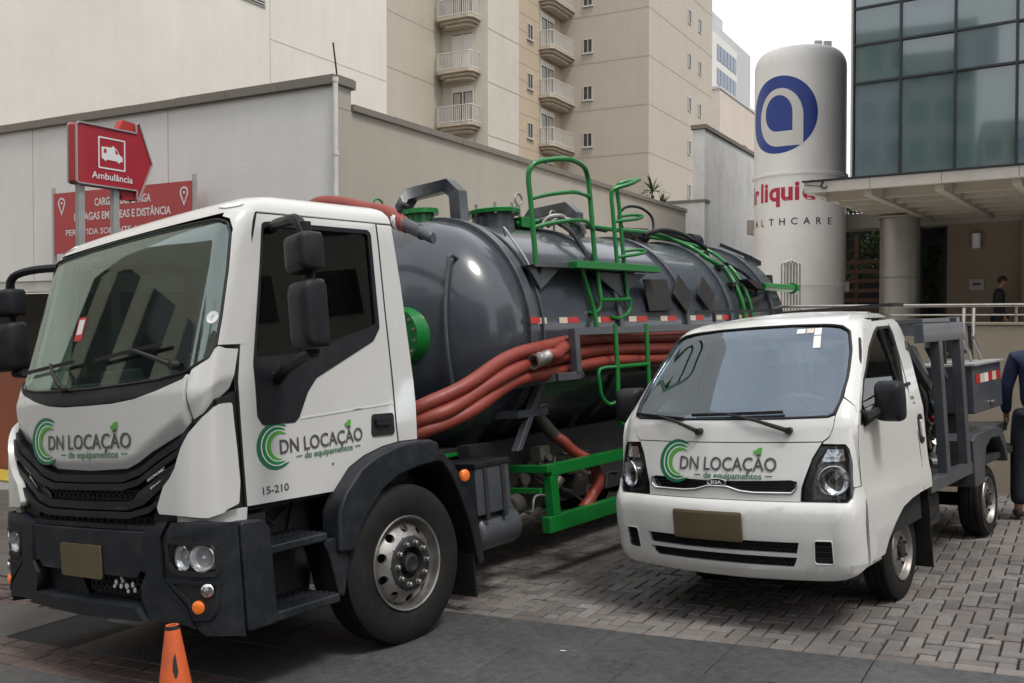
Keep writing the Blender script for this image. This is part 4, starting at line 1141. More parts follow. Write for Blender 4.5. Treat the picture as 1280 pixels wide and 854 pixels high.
# rear wall + rear pillars
mb = MB(); mb.box(.165, .195, -1.0, 1.0, 1.2, 2.74); mb.build('cab_rear_wall', 'white', truck, bevel=.01)
RS = [(.068, 2.728), (.200, 2.728), (.234, 2.305), (.267, 1.519), (.255, 1.277), (.078, 1.281), (.070, 1.408), (.064, 2.141)]
DOOR = [(-.897, 2.725), (-.403, 2.728), (.055, 2.728), (.052, 2.141), (.058, 1.408), (.066, 1.283), (-.082, 1.267), (-.241, 1.229), (-.375, 1.171), (-.512, 1.042), (-1.139, 1.053), (-1.142, 1.514), (-1.139, 1.756), (-1.045, 2.27)]
HOLE = rnd([(-1.004, 1.882), (-.905, 2.404), (-.862, 2.64), (-.82, 2.652), (-.05, 2.655), (-.030, 2.64), (-.040, 2.055), (-.35, 1.975), (-.68, 1.895)], .02)
TRIM = rnd([(-1.022, 1.878), (-.920, 2.402), (-.872, 2.675), (-.819, 2.682), (-.030, 2.683), (-.001, 2.66), (-.008, 2.059), (-.012, 2.03), (-.077, 1.949), (-.577, 1.739), (-.653, 1.659), (-.731, 1.514), (-.765, 1.487), (-.996, 1.49), (-1.03, 1.545), (-1.028, 1.846)], .03, 3)
WHITEH = rnd([(-1.018, 1.86), (-.915, 2.40), (-.868, 2.668), (-.819, 2.676), (-.033, 2.677), (-.006, 2.655), (-.013, 2.059), (-.017, 2.033), (-.08, 1.955), (-.575, 1.745), (-.64, 1.70), (-1.0, 1.70)], .02)
for s_ in (1, -1):
    fn = CS if s_ > 0 else (lambda x, z, o=0: (CS(x, z, o)[0], -CS(x, z, o)[1], z))
    patch('cab_rear_pillar', RS, fn, 'white', truck, thick=.04, gu=0, gv=.15, bevel=.006)
    d_ = patch('cab_door', bridged(DOOR, WHITEH), fn, 'white', truck, thick=.035, gu=.4, gv=.2, bevel=.005)
    patch('door_window_trim', bridged(TRIM, HOLE), fn, 'black', d_, off=.004, thick=.05, gu=.4, gv=.2, bevel=.003)
    patch('door_glass', HOLE, fn, 'glass_side', d_, off=-.012, thick=.004, gu=0, gv=.3, bevel=0)
    mb = MB(); mb.box(-.16, .045, -1.0, -.0, 1.335, 1.48)
    hp = rnd([(-.165, 1.340), (.040, 1.335), (.040, 1.475), (-.150, 1.480)], .025)
    h_ = patch('door_handle', hp, fn, 'seal', d_, off=.010, thick=.02, gu=0, gv=0, bevel=.005)
    patch('handle_grip', rnd([(-.135, 1.405), (.0, 1.403), (.0, 1.445), (-.135, 1.447)], .012), fn, 'black', h_, off=.034, thick=.028, gu=0, gv=0, bevel=.006)
    mb = MB()
    for (x0, z0, x1, z1) in ((-.72, 1.506, .058, 1.535),):
        for i in range(12):
            t0, t1 = i / 12, (i + 1) / 12
            mb.bar(fn(x0 + (x1 - x0) * t0, z0 + (z1 - z0) * t0, .0), fn(x0 + (x1 - x0) * t1, z0 + (z1 - z0) * t1, .0), .006, .012)
    mb.build('door_crease', 'white', d_, bevel=.002)
    mb = MB(); mb.cyl(fn(-.50, 1.15 + .06, -.002), fn(-.50, 1.15 + .06, .006), .007, 10); mb.build('door_lock', 'steel', d_)
for s_ in (1, -1):
    fn = CS if s_ > 0 else (lambda x, z, o=0: (CS(x, z, o)[0], -CS(x, z, o)[1], z))
    mb = MB()
    for a, b in (((-.90, 2.731), (.198, 2.731)), ((.0615, 2.73), (.058, 2.141)), ((.058, 2.141), (.064, 1.408)), ((.064, 1.408), (.072, 1.283)), ((-.902, 2.73), (-1.050, 2.27)), ((-1.050, 2.27), (-1.145, 1.756)), ((-1.145, 1.756), (-1.145, 1.05))):
        n = 6
        for i in range(n):
            p = [a[0] + (b[0] - a[0]) * k / n for k in (i, i + 1)]; q = [a[1] + (b[1] - a[1]) * k / n for k in (i, i + 1)]
            mb.bar(fn(p[0], q[0], -.006), fn(p[1], q[1], -.006), .010, .016)
    mb.build('door_seal', 'seal', truck)
# division bar seen through the door glass
mb = MB(); mb.bar(CS(-.80, 2.60, -.05), CS(-.76, 2.10, -.05), .02, .02); mb.build('grab_bar', 'signwhite', truck)
# door script
company_logo(truck, lambda u, v, o=0: CS(u, v + (u + 1.05) * .018, o), -1.052, 1.313, .81, '')
lettering('model_number', '15-210', CS, M['lgrey'], truck, .042, u0=-1.03, v0=1.100, width=.185, off=.002, bold=.02)
company_logo(truck, lambda u, v, o=0: CF(u, 1.43 + (v - 1.43) * .74, o), -.715, 1.425, 1.20, '', off=.0065)

# --- dark front under-panels, grille
UN = [(0, 1.285), (.43, 1.298), (.54, 1.328), (.69, 1.392), (.95, 1.483), (1.22, 1.555), (1.62, 1.588), (1.99, 1.66), (2.0, 1.03), (1.5, 1.03), (1.0, .93), (0, .93)]
patch('grille_backing', UN + [(-u, z) for u, z in UN[::-1]][1:-1], CX, 'dark', truck, off=-.05, thick=.02, gu=.1, gv=.1, bevel=0)
def band(z0u, th, off, m='black', nm='grille_bar'):
    up = z0u; lo = [(u, z - th) for u, z in up[::-1]]
    full = [(-u, z) for u, z in up[::-1]][:-1] + up
    lo2 = lo[:-1] + [(-u, z) for u, z in lo[::-1]]
    patch(nm, full + lo2, CX, m, truck, off=off, thick=.06, gu=.08, gv=0, bevel=.008)
band([(0, 1.268), (.42, 1.272), (.60, 1.310), (.80, 1.395), (1.05, 1.485), (1.30, 1.545)], .040, .008)
band([(0, 1.218), (.44, 1.222), (.60, 1.250), (.80, 1.335), (1.05, 1.430), (1.32, 1.50)], .035, .022)
band([(0, 1.115), (.47, 1.118), (.64, 1.150), (.86, 1.265), (1.10, 1.36)], .045, .012)
band([(0, 1.060), (.50, 1.062), (.72, 1.10), (.95, 1.22), (1.05, 1.28)], .035, .026)
cheek = [(.55, 1.17), (.70, 1.235), (.90, 1.345), (1.10, 1.43), (1.06, 1.28), (.86, 1.17), (.66, 1.115), (.50, 1.12)]
for s_ in (1, -1): patch('grille_cheek', cheek if s_ > 0 else mir(cheek), CX, 'gloss', truck, off=-.005, thick=.03, gu=.1, gv=0, bevel=.005)
patch('lower_fascia', rnd([(.70, 1.07), (1.0, 1.22), (1.02, .95), (.72, .95)], .02), CX, 'black', truck, off=-.012, thick=.03, gu=.1, bevel=.006)
patch('lower_fascia', mir(rnd([(.70, 1.07), (1.0, 1.22), (1.02, .95), (.72, .95)], .02)), CX, 'black', truck, off=-.012, thick=.03, gu=.1, bevel=.006)
def honeycomb(fn, u0, u1, z0, z1, s_, off, name, m, parent, t=.006, su=1.0, k=.55):
    mb = MB(); r_ = s_; row = 0; z = z0 + r_ * .5
    while z < z1:
        u = u0 + (r_ * 1.0 if row % 2 else 0)
        while u < u1:
            pts = [(u + su * r_ * 1.0 * math.cos(R(30 + 60 * i)), z + k * r_ * math.sin(R(30 + 60 * i)) * 1.15) for i in range(6)]
            for i in (0, 1, 2):
                a, b = pts[i], pts[(i + 1) % 6]
                a = (min(max(a[0], u0), u1), min(max(a[1], z0), z1)); b = (min(max(b[0], u0), u1), min(max(b[1], z0), z1))
                if (Vector(a) - Vector(b)).length > 1e-3: mb.bar(fn(a[0], a[1], off), fn(b[0], b[1], off), t * 2.5, t)
            u += 2 * r_ * .866
        z += k * r_ * 1.15 * 1.5; row += 1
    return tag(mb.build(name, m, parent), kind='stuff')
CF2 = lambda d, z, o=0: CAB(d, z, o)
honeycomb(CF2, -.56, .56, 1.125, 1.178, .036, -.02, 'grille_mesh', 'black', truck)
honeycomb(CF2, -.72, .72, .95, 1.030, .045, -.02, 'grille_mesh', 'black', truck)
# side wind deflectors (white blades) and their foot panels
DF = rnd([(2.05, 1.640), (1.85, 1.622), (1.60, 1.575), (1.333, 1.49), (1.19, 1.42), (1.10, 1.36), (.90, 1.215), (.835, 1.10), (.855, 1.065), (1.261, 1.055), (1.65, 1.035), (1.95, 1.052), (2.08, 1.085), (2.09, 1.2), (2.075, 1.388), (2.06, 1.52)], .02)
DF2 = [(.96, 1.06), (.96, .985), (2.155, .965), (2.165, 1.05)]
for s_ in (1, -1):
    p_ = DF if s_ > 0 else mir(DF)
    patch('wind_deflector', p_, CX, 'white', truck, off=.055, thick=.05, gu=.08, gv=.06, bevel=.022, seg=4)
    p_ = DF2 if s_ > 0 else mir(DF2)
    patch('deflector_foot', p_, CX, 'white', truck, off=.012, thick=.03, gu=.1, gv=0, bevel=.006)
# dark zone between deflector and door
for s_ in (1, -1):
    p_ = [(2.0, 1.66), (2.14, 1.70), (2.17, 1.05), (2.04, 1.05)]
    patch('door_gap_filler', p_ if s_ > 0 else mir(p_), CX, 'seal', truck, off=-.02, thick=.03, gu=0, gv=.1, bevel=0)
# badges on the right side of the grille
for (uu, zz, h_, m, tx) in ((.700, 1.235, .016, 'steel', 'ECONOMIC'), (.705, 1.168, .030, 'steel', 'TECTOR')):
    lettering('badge_lettering', tx, lambda u, v, o=0: CAB(u, v + (u - .70) * .40, o), M['signwhite'] if m else None, truck, h_, u0=uu, v0=zz, width=.165, off=.010 + (.0 if h_ > .02 else .012), bold=.02)
mb = MB(); mb.bar(CX(-.78, 1.26, .012), CX(-.66, 1.19, .012), .012, .02); mb.build('badge_bar', 'chrome', truck)

# --- bumper
bu = empty('front_bumper'); bu.parent = truck
BO = [(0, .962), (.55, .962), (.66, .968), (.78, 1.012), (.85, 1.02), (1.32, 1.022), (1.9, 1.0), (2.0, 1.0)]
LO = [(2.0, .385), (1.8, .405), (1.32, .425), (1.10, .470), (.849, .490), (.4, .475), (0, .462)]
# upper beam, centre
patch('bumper_panel', [(-.66, .958), (0, .957), (.66, .958), (.655, .735), (.58, .742), (.55, .70), (0, .70), (-.55, .70), (-.58, .742), (-.655, .735)], BX, 'bumper', bu, off=.0, thick=.05, gu=.12, gv=.1, bevel=.012, seg=3)
patch('bumper_top_lip', [(-.72, .99), (.72, .99), (.66, .962), (-.66, .962)], BX, 'bumper', bu, off=-.03, thick=.16, gu=.12, gv=0, bevel=.008)
# chamfer bars running down and outward
CH = [(.665, .965), (.80, 1.015), (.86, 1.018), (.80, .93), (.80, .72), (1.02, .555), (1.20, .47), (1.10, .460), (.849, .478), (.62, .476), (.62, .585), (.60, .66), (.655, .73)]
side_face = [(.88, 1.018), (1.32, 1.022), (1.9, 1.0), (2.0, .998), (2.0, .385), (1.8, .405), (1.32, .425), (1.22, .455), (1.26, .50), (1.50, .525), (1.62, .73), (1.66, .905), (1.60, .925), (.85, .925)]
hl_poly = rnd([(.835, .905), (.84, .80), (.88, .755), (1.50, .738), (1.575, .755), (1.60, .80), (1.61, .895), (1.56, .91), (.87, .918)], .02)
panel_full = [(.815, .935), (.88, 1.018), (1.32, 1.022), (1.9, 1.0), (2.0, .998), (2.0, .385), (1.8, .405), (1.32, .425), (1.16, .462), (1.03, .553), (.815, .715)]
tri_poly = rnd([(.84, .705), (1.60, .690), (1.50, .56), (1.40, .535), (1.15, .53)], .02)
for s_ in (1, -1):
    f_ = (lambda p: p) if s_ > 0 else mir
    patch('bumper_corner_bar', f_([(.66, .965), (.80, 1.018), (.865, 1.020), (.805, .93), (.805, .712), (1.02, .548), (1.15, .462), (1.02, .475), (.849, .482), (.655, .482), (.60, .60), (.60, .66), (.655, .73)]), BX, 'bumper', bu, off=.014, thick=.06, gu=.1, gv=.08, bevel=.016, seg=3)
    pf = bridged(f_(panel_full), f_(hl_poly))
    patch('bumper_panel', pf, BX, 'bumper', bu, off=.0, thick=.05, gu=.1, gv=.08, bevel=.012, seg=3)
    patch('fog_lamp_recess', f_(tri_poly), BX, 'seal', bu, off=.003, thick=.01, gu=.1, gv=0, bevel=.004)
    patch('recess_rim', bridged(f_([(.815, .715), (1.64, .70), (1.55, .545), (1.44, .51), (1.12, .505)]), f_(rnd([(.86, .70), (1.58, .684), (1.48, .565), (1.38, .545), (1.16, .54)], .02))), BX, 'bumper', bu, off=.014, thick=.014, gu=.1, gv=0, bevel=.005)
    # headlamp
    hl = patch('headlamp', f_(hl_poly), BX, 'gloss', bu, off=-.06, thick=.01, gu=.1, gv=0, bevel=0)
    patch('lamp_surround', bridged(f_(rnd([(.83, .922), (1.60, .912), (1.62, .745), (1.54, .728), (.88, .742), (.835, .79)], .02)), f_(rnd([(.86, .905), (1.575, .895), (1.585, .765), (1.53, .755), (.90, .766), (.865, .80)], .02))), BX, 'seal', hl, off=.006, thick=.02, gu=.1, gv=0, bevel=.003)
    patch('lamp_bezel', f_([(.90, .895), (1.56, .888), (1.56, .762), (.90, .775)]), BX, 'lampgrey', hl, off=-.036, thick=.008, gu=.1, gv=0, bevel=0)
    for uu in (.965, 1.34):
        c_ = Vector(BX(uu * s_, .828, -.010)); nrm = (Vector(BX(uu * s_, .828, .05)) - c_).normalized()
        mb = MB(); mb.lathe([(-.055, .012), (-.05, .03), (-.03, .052), (-.005, .066), (.0, .068), (.003, .064)], c_, nrm, 28); mb.build('reflector_bowl', 'bowl', hl)
        mb = MB(); mb.lathe([(-.05, .010), (-.02, .010), (-.012, .0)], c_, nrm, 12); mb.build('bulb', 'signwhite', hl)
        mb = MB(); mb.tube([c_ + nrm * .003 + (nrm.cross(Vector((0, 0, 1))).normalized() * math.cos(t) + Vector((0, 0, 1)) * math.sin(t)) * .068 for t in [2 * PI * i / 28 for i in range(28)]], .004, 6, closed=True); mb.build('bowl_ring', 'chrome', hl)
    patch('lamp_lens', f_(rnd([(.86, .905), (1.575, .895), (1.585, .765), (1.53, .755), (.90, .766), (.865, .80)], .02)), BX, 'lensclear', hl, off=.002, thick=.003, gu=.1, gv=0, bevel=0)
    for uu, zz, m, nm in ((1.42, .662, 'reflector', 'fog_lamp'), (1.235, .575, 'amber', 'turn_signal')):
        c_ = Vector(BX(uu * s_, zz, .004)); nrm = (Vector(BX(uu * s_, zz, .05)) - c_).normalized()
        mb = MB(); mb.lathe([(-.002, .036), (.010, .035), (.016, .028), (.019, .014), (.020, .0)], c_, nrm, 20); mb.build(nm, m, bu)
# lower bumper step and licence plate
patch('bumper_step', [(-.58, .548), (.58, .548), (.655, .478), (.4, .468), (0, .460), (-.4, .468), (-.655, .478)], BX, 'bumper', bu, off=.045, thick=.19, gu=.12, gv=0, bevel=.010)
patch('step_recess', [(-.62, .71), (.62, .71), (.62, .52), (-.62, .52)], BX, 'dark', bu, off=-.12, thick=.02, gu=.12, gv=0, bevel=0)
patch('step_cheek', [(-.62, .71), (-.22, .71), (-.12, .53), (-.62, .53)], BX, 'bumper', bu, off=-.075, thick=.03, gu=.12, gv=0, bevel=.01)
honeycomb(BX, -.02, .56, .585, .695, .034, -.05, 'bumper_mesh', 'black', bu, t=.006)
mb = MB()
for (uu, zz, r_) in ((.26, .650, .018), (.33, .662, .015), (.37, .635, .020), (.31, .630, .016), (.43, .645, .018), (.45, .615, .015), (.24, .625, .013), (.38, .605, .013), (.32, .678, .012)):
    c_ = Vector(BX(uu, zz, -.046)); mb.lathe([(0, r_), (.006, r_ * .8), (.007, 0)], c_, (-1, 0, 0), 10)
mb.build('radiator_stone_guard', 'signwhite', bu)
patch('licence_plate', rnd([(-.265, .868), (.205, .868), (.205, .672), (-.265, .672)], .02), lambda u, z, o=0: BMP(u, z, o), 'platem', bu, off=.012, thick=.008, gu=.1, gv=0, bevel=.003)
# bumper side return (near and far)
for s_ in (1, -1):
    mb = MB()
    mb.prism(rnd([(-1.28, .40), (-1.28, .995), (-1.14, .985), (-1.08, .93), (-1.07, .40)], .03), lambda x, z, h: (x, -s_ * h, z), 1.10, 1.20)
    mb.build('bumper_side', 'bumper', bu, bevel=.015, seg=3)
mb = MB(); mb.box(-1.32, -1.0, -1.05, 1.05, .47, 1.0); mb.build('bumper_core', 'dark', truck)

# --- mirrors
def mirror(sg, dz=0.0):
    y = -sg
    m_ = empty('door_mirror'); m_.parent = truck
    def P(x, yy, z): return (x, yy * y, z + dz * min(1, max(0, (yy - 1.02) / .3)))
    mb = MB(); mb.tube(smooth_path([P(-.78, 1.02, 2.64), P(-.86, 1.16, 2.645), P(-1.0, 1.42, 2.61), P(-1.08, 1.62, 2.58), P(-1.09, 1.68, 2.48)], 4), .030, 8)
    mb.build('upper_arm', 'black', m_, bevel=0)
    mb = MB(); mb.tube(smooth_path([P(-.86, 1.06, 1.74), P(-.93, 1.25, 1.80), P(-1.02, 1.48, 1.84), P(-1.09, 1.68, 1.87)], 4), .035, 8); mb.build('lower_arm', 'black', m_)
    mb = MB(); mb.box(-.92, -.78, 1.06 * y - .03, 1.06 * y + .03, 1.62, 1.80); mb.build('arm_foot', 'black', m_, bevel=.02)
    mb = MB(); mb.cyl(P(-1.08, 1.68, 1.87), P(-1.08, 1.68, 2.56), .03, 10); mb.build('mirror_rod', 'black', m_)
    for z0, z1, w_ in ((2.285, 2.49, .130), (1.885, 2.245, .128)):
        # housing leans its face toward the rear; convex front
        cx_, cy_ = -1.10, 1.70
        mb = MB(); rows = []
        ang = R(20) * sg
        for k in range(9):
            a = k / 8; d = math.sin(a * PI / 2)
            rows.append([])
        N = 24
        def ring(scale, dep):
            out = []
            for i in range(N):
                t = 2 * PI * i / N; ct, st = math.cos(t), math.sin(t)
                e = .26
                a_ = math.copysign(abs(ct) ** e, ct) * w_ * scale; b_ = math.copysign(abs(st) ** e, st) * (z1 - z0) / 2 * scale
                yy = cy_ + a_ * math.cos(R(18)); xx = cx_ - dep + a_ * math.sin(R(18)) * -.9
                out.append(P(xx, yy, (z0 + z1) / 2 + b_))
            return out
        rs = [ring(.92, -.05), ring(1.0, -.04), ring(1.02, .02), ring(1.0, .06), ring(.93, .085), ring(.8, .10), ring(.5, .108), ring(.15, .110)]
        vs = [v for r_ in rs for v in r_]; fs = []
        for i in range(len(rs) - 1):
            for j in range(N): fs.append((i * N + j, i * N + (j + 1) % N, (i + 1) * N + (j + 1) % N, (i + 1) * N + j))
        mb.add(vs, fs, True); mb.add(rs[-1], [tuple(range(N))], True)
        h_ = mb.build('mirror_housing', 'black', m_, auto=False)
        mb = MB(); mb.add(ring(.88, -.051), [tuple(range(N))]); mb.build('mirror_glass', 'chrome', h_, auto=False)
mirror(1); mirror(-1, .10)

# --- wheels
def tyre(mb, c, ax, Ro, Ri, wd, tread=True):
    h = wd / 2
    pf = [(-h * .80, Ri), (-h * .93, Ri + .03), (-h, Ri + (Ro - Ri) * .42), (-h * .985, Ri + (Ro - Ri) * .72), (-h * .90, Ro - .035), (-h * .82, Ro - .008)]
    tr = []
    g = [-.55, -.18, .18, .55]
    xs = [-h * .80]
    for q in g:
        a = q * h
        tr += [(a - .010, Ro), (a - .008, Ro - .014), (a + .008, Ro - .014), (a + .010, Ro)]
    prof = pf + [(-h * .76, Ro)] + tr + [(h * .76, Ro)] + [(-a, r) for a, r in pf[::-1]]
    mb.lathe(prof, c, ax, 72)
def holed_disc(mb, c, ax, r1, r2, nh, rh, rc, zf, el=1.0, seg=14):
    """annulus with nh holes of radius rh centred on radius rc; zf(r) gives axial position"""
    ax = Vector(ax).normalized(); u = Vector((0, 0, 1)); q = ax.cross(u); c = Vector(c)
    def P(r, t): return c + ax * zf(r) + (u * math.cos(t) + q * math.sin(t)) * r
    for k in range(nh):
        t0 = 2 * PI * k / nh; dt = PI / nh
        inner_, outer_ = [], []
        for i in range(seg * 2):
            a = 2 * PI * i / (seg * 2)
            hr = rc + rh * math.cos(a); ht = t0 + el * rh * math.sin(a) / rc
            inner_.append(P(hr, ht))
            ca, sa = math.cos(a), math.sin(a); m = max(abs(ca), abs(sa)); ca /= m; sa /= m
            rr = rc + (ca * (r2 - rc) if ca > 0 else ca * (rc - r1)); tt = t0 + sa * dt
            outer_.append(P(rr, tt))
        n = len(inner_)
        hole_back = [p - ax * .02 for p in inner_]
        mb.add(inner_ + outer_, [(i, (i + 1) % n, n + (i + 1) % n, n + i) for i in range(n)], False)
        mb.add(inner_ + hole_back, [(i, (i + 1) % n, n + (i + 1) % n, n + i) for i in range(n)], True)
def truck_wheel(x, y, sg, front=True, dual=False):
    """sg: -1 = near side (outer face toward -y)"""
    wr = empty('front_wheel' if front else 'rear_wheel'); wr.parent = truck
    ax = (0, sg, 0)
    c = Vector((x, y, .505))
    mb = MB(); cc = c - Vector((0, sg, 0)) * .14
    tyre(mb, cc, ax, .503, .292, .28)
    if dual: tyre(mb, cc - Vector((0, sg, 0)) * .33, ax, .503, .292, .28)
    mb.build('tyre', 'rubber', wr)
    mb = MB()
    s_ = 1 if front else -1
    pr = [(-.03, .300), (-.012, .303), (-.004, .298), (-.010, .288), (-.035, .282), (-.06, .275), (-.075, .262)]
    mb.lathe(pr, c, ax, 56)
    zf = (lambda r: -.075 + .085 * min(1, max(0, (.262 - r) / .085)) ** .7) if front else (lambda r: -.10 - .03 * (.262 - r) / .1)
    holed_disc(mb, c, ax, .172, .262, 10, .024, .222, zf, el=1.25)
    mb.build('rim', 'rim', wr)
    mb = MB(); b0 = zf(.172)
    mb.lathe([(b0, .174), (b0 + .006, .168), (b0 + .008, .160)], c, ax, 40)
    mb.lathe([(b0 + .008, .160), (b0 + .014, .150), (b0 + .012, .105), (b0 - .01, .095), (b0 - .045, .088), (b0 - .045, .072), (b0 - .01, .066), (b0 + .012, .060), (b0 + .018, .045), (b0 + .012, .035), (b0 + .012, 0)], c, ax, 40); mb.build('hub', 'hub', wr)
    for k in range(10):
        t = 2 * PI * (k + .5) / 10
        p = c + Vector((math.sin(t) * .132, 0, math.cos(t) * .132)) + Vector(ax) * (b0 + .010)
        mb = MB(); mb.lathe([(0, .019), (.004, .019), (.005, .015), (.026, .014), (.030, .009), (.030, 0)], p, ax, 6 if False else 12); mb.build('wheel_nut', 'steel', wr)
    mb = MB(); mb.lathe([(-.3, .20), (-.08, .21), (-.07, 0)], c, ax, 24); mb.build('brake_drum', 'chassis', wr)
truck_wheel(0, -1.17, -1); truck_wheel(0, 1.17, 1)
for xx in (4.75, 6.05):
    for sg in (-1, 1): truck_wheel(xx, 1.17 * sg, sg, front=False, dual=True)

# --- front fender arch, steps, mud flap
def arch_band(name, c, r0, r1, a0, a1, y0, y1, m, n=24, ex=1.0, bevel=.012):
    mb = MB(); rows = []
    for i in range(n + 1):
        t = a0 + (a1 - a0) * i / n; k = i / n
        f = 1.0
        co, si = math.cos(t), math.sin(t)
        rows.append([(c[0] + ex * r0 * co, y0, c[1] + r0 * si), (c[0] + ex * r1 * co, y0, c[1] + r1 * si), (c[0] + ex * r1 * co, y1, c[1] + r1 * si), (c[0] + ex * r0 * co, y1, c[1] + r0 * si)])
    vs = [v for r_ in rows for v in r_]; fs = [(0, 1, 2, 3), (4 * n + 3, 4 * n + 2, 4 * n + 1, 4 * n)]
    for i in range(n):
        for j in range(4): fs.append((4 * i + j, 4 * i + (j + 1) % 4, 4 * i + 4 + (j + 1) % 4, 4 * i + 4 + j))
    mb.add(vs, fs); return mb.build(name, m, truck, bevel=bevel, seg=2)
for sg in (-1, 1):
    fp_o = [(-.60, .69), (-.585, .93), (-.515, 1.04), (-.378, 1.165), (-.241, 1.224), (-.082, 1.262), (.066, 1.278), (.26, 1.274), (.335, 1.245), (.345, 1.19), (.33, 1.12), (.12, 1.105), (-.06, 1.075), (-.20, 1.01), (-.33, .90), (-.42, .79), (-.47, .68)]
    mb = MB()
    mb.prism(fp_o, lambda x, z, h: (x, sg * h, z), 1.04, 1.205)
    mb.build('front_fender', 'bumper', truck, bevel=.02, seg=3)
    mb = MB()
    rows = []
    pth = [(.30, 1.185), (.42, 1.165), (.52, 1.08), (.62, .93), (.69, .78), (.735, .62), (.765, .35)]
    inn_ = [(.30, 1.125), (.40, 1.10), (.47, 1.02), (.55, .87), (.61, .72), (.655, .58), (.70, .34)]
    mb.prism(pth + inn_[::-1], lambda x, z, h: (x, sg * h, z), .72, 1.16)
    mb.build('rear_mudguard', 'black', truck, bevel=.015)
    mb = MB(); mb.box(.68, .70, min(sg * .78, sg * 1.12), max(sg * .78, sg * 1.12), .12, .42); mb.build('mud_flap', 'rubber', truck, bevel=.004)
    mb = MB(); cc = Vector((.607, sg * 1.165, .986)); mb.lathe([(-.01, .042), (.012, .042), (.022, .034), (.027, .016), (.028, 0)], cc, (0, sg, 0), 20); mb.build('side_marker_lamp', 'amber', truck)
    # steps
    for nm, x0, x1, z0, z1 in (('upper_step', -1.09, -.66, .775, .825), ('lower_step', -1.09, -.60, .40, .455)):
        mb = MB(); mb.box(x0, x1, min(sg * .80, sg * 1.18), max(sg * .80, sg * 1.18), z0, z1)
        st = mb.build(nm, 'bumper', truck, bevel=.012)
        mb = MB()
        for i in range(9):
            for j in range(7):
                xx, yy = x0 + .04 + i * (x1 - x0 - .08) / 8, sg * (.84 + j * .052)
                mb.box(xx - .012, xx + .012, yy - .012, yy + .012, z1, z1 + .010, rot=(0, 0, R(45)))
        mb.build('tread_studs', 'bumper', st)
    mb = MB(); mb.prism([(-1.09, .46), (-1.09, 1.02), (-.56, 1.02), (-.50, .70), (-.56, .42), (-1.09, .42)], lambda x, z, h: (x, sg * h, z), .76, .84); mb.build('step_well', 'chassis', truck)
    mb = MB(); mb.prism(rnd([(-.60, .44), (-.66, .70), (-.70, .78), (-.60, .78), (-.52, .74), (-.50, .64), (-.555, .42)], .03), lambda x, z, h: (x, sg * h, z), .95, 1.17); mb.build('step_side', 'bumper', truck, bevel=.012)
    mb = MB(); mb.bar((-1.0, sg * .9, .95), (-.80, sg * .95, 1.04), .02, .03); mb.bar((-.7, sg * .86, .82), (-.62, sg * .86, 1.05), .02, .03); mb.tube([(-.95, sg * .9, 1.0), (-.85, sg * .92, .90), (-.72, sg * .9, .98)], .012, 6); mb.build('step_bracket', 'chassis', truck)
    mb = MB(); mb.box(-1.1, .55, min(sg * .55, sg * .78), max(sg * .55, sg * .78), .72, 1.20); mb.build('wheel_well_lining', 'dark', truck)

# --- chassis
mb = MB()
for y in (-.42, .42): mb.box(-1.1, 7.1, y - .04, y + .04, .72, 1.0)
for x in (.9, 2.0, 3.2, 4.4, 5.6, 6.8): mb.box(x - .05, x + .05, -.4, .4, .76, .94)
mb.build('chassis_rails', 'chassis', truck, bevel=.006)
mb = MB(); mb.cyl((0, -.95, .5), (0, .95, .5), .07, 12); mb.cyl((4.75, -.9, .5), (4.75, .9, .5), .11, 12); mb.cyl((6.05, -.9, .5), (6.05, .9, .5), .11, 12)
mb.lathe([(-.2, .0), (-.2, .18), (0, .24), (.2, .18), (.2, 0)], (4.75, 0, .5), (0, 1, 0), 16); mb.build('axles', 'chassis', truck)
mb = MB(); mb.box(-1.0, .2, -.38, .38, .55, 1.12); mb.build('engine_block', 'chassis', truck, bevel=.03)
mb = MB(); mb.box(.80, 1.19, -1.10, -.70, .66, 1.03); bb = mb.build('battery_box', 'greyp', truck, bevel=.015)
mb = MB(); mb.box(.79, 1.20, -1.11, -.69, 1.00, 1.045); mb.build('box_lid', 'black', bb, bevel=.01)
mb = MB()
for x in (.9, 1.1): mb.box(x - .02, x + .02, -1.112, -1.10, .62, 1.0)
mb.build('box_strap', 'chassis', bb)
mb = MB(); mb.lathe([(0, 0), (.0, .11), (.02, .135), (.04, .14), (.44, .14), (.46, .135), (.48, .11), (.48, 0)], (.84, -.96, .525), (1, 0, 0), 28); mb.build('air_tank', 'greyp', truck)
mb = MB(); mb.cyl((1.28, -.9, .60), (1.42, -.86, .62), .06, 14); mb.cyl((1.42, -.86, .62), (1.60, -.82, .62), .085, 16); mb.build('air_dryer', 'grime', truck)
random.seed(3)
for i in range(26):      # pump, valves and lines under the tank
    mb = MB(); x = random.uniform(1.45, 3.1); y = random.uniform(-.85, -.5); z = random.uniform(.50, .98)
    k = random.random()
    if k < .4: mb.cyl((x, y, z), (x + random.uniform(-.1, .12), y - .05, z + random.uniform(-.05, .1)), random.uniform(.03, .075), 14)
    elif k < .7: mb.box(x, x + random.uniform(.06, .16), y, y + .12, z, z + random.uniform(.05, .13))
    else: mb.tube(smooth_path([(x, y, z), (x + .12, y - .05, z - .08), (x + .25, y, z + .03), (x + .4, y - .02, z + .02)], 4), .012, 6)
    mb.build('pump_fitting', random.choice(['grime', 'chassis', 'grime', 'steel']), truck, bevel=.004 if k >= .4 and k < .7 else 0)
mb = MB(); mb.box(1.3, 4.3, -.62, -.50, .50, 1.12); mb.build('pump_backplate', 'chassis', truck)
mb = MB(); mb.box(1.1, 4.2, .5, 1.05, .45, 1.0); mb.build('fuel_tank', 'chassis', truck, bevel=.05, seg=3)

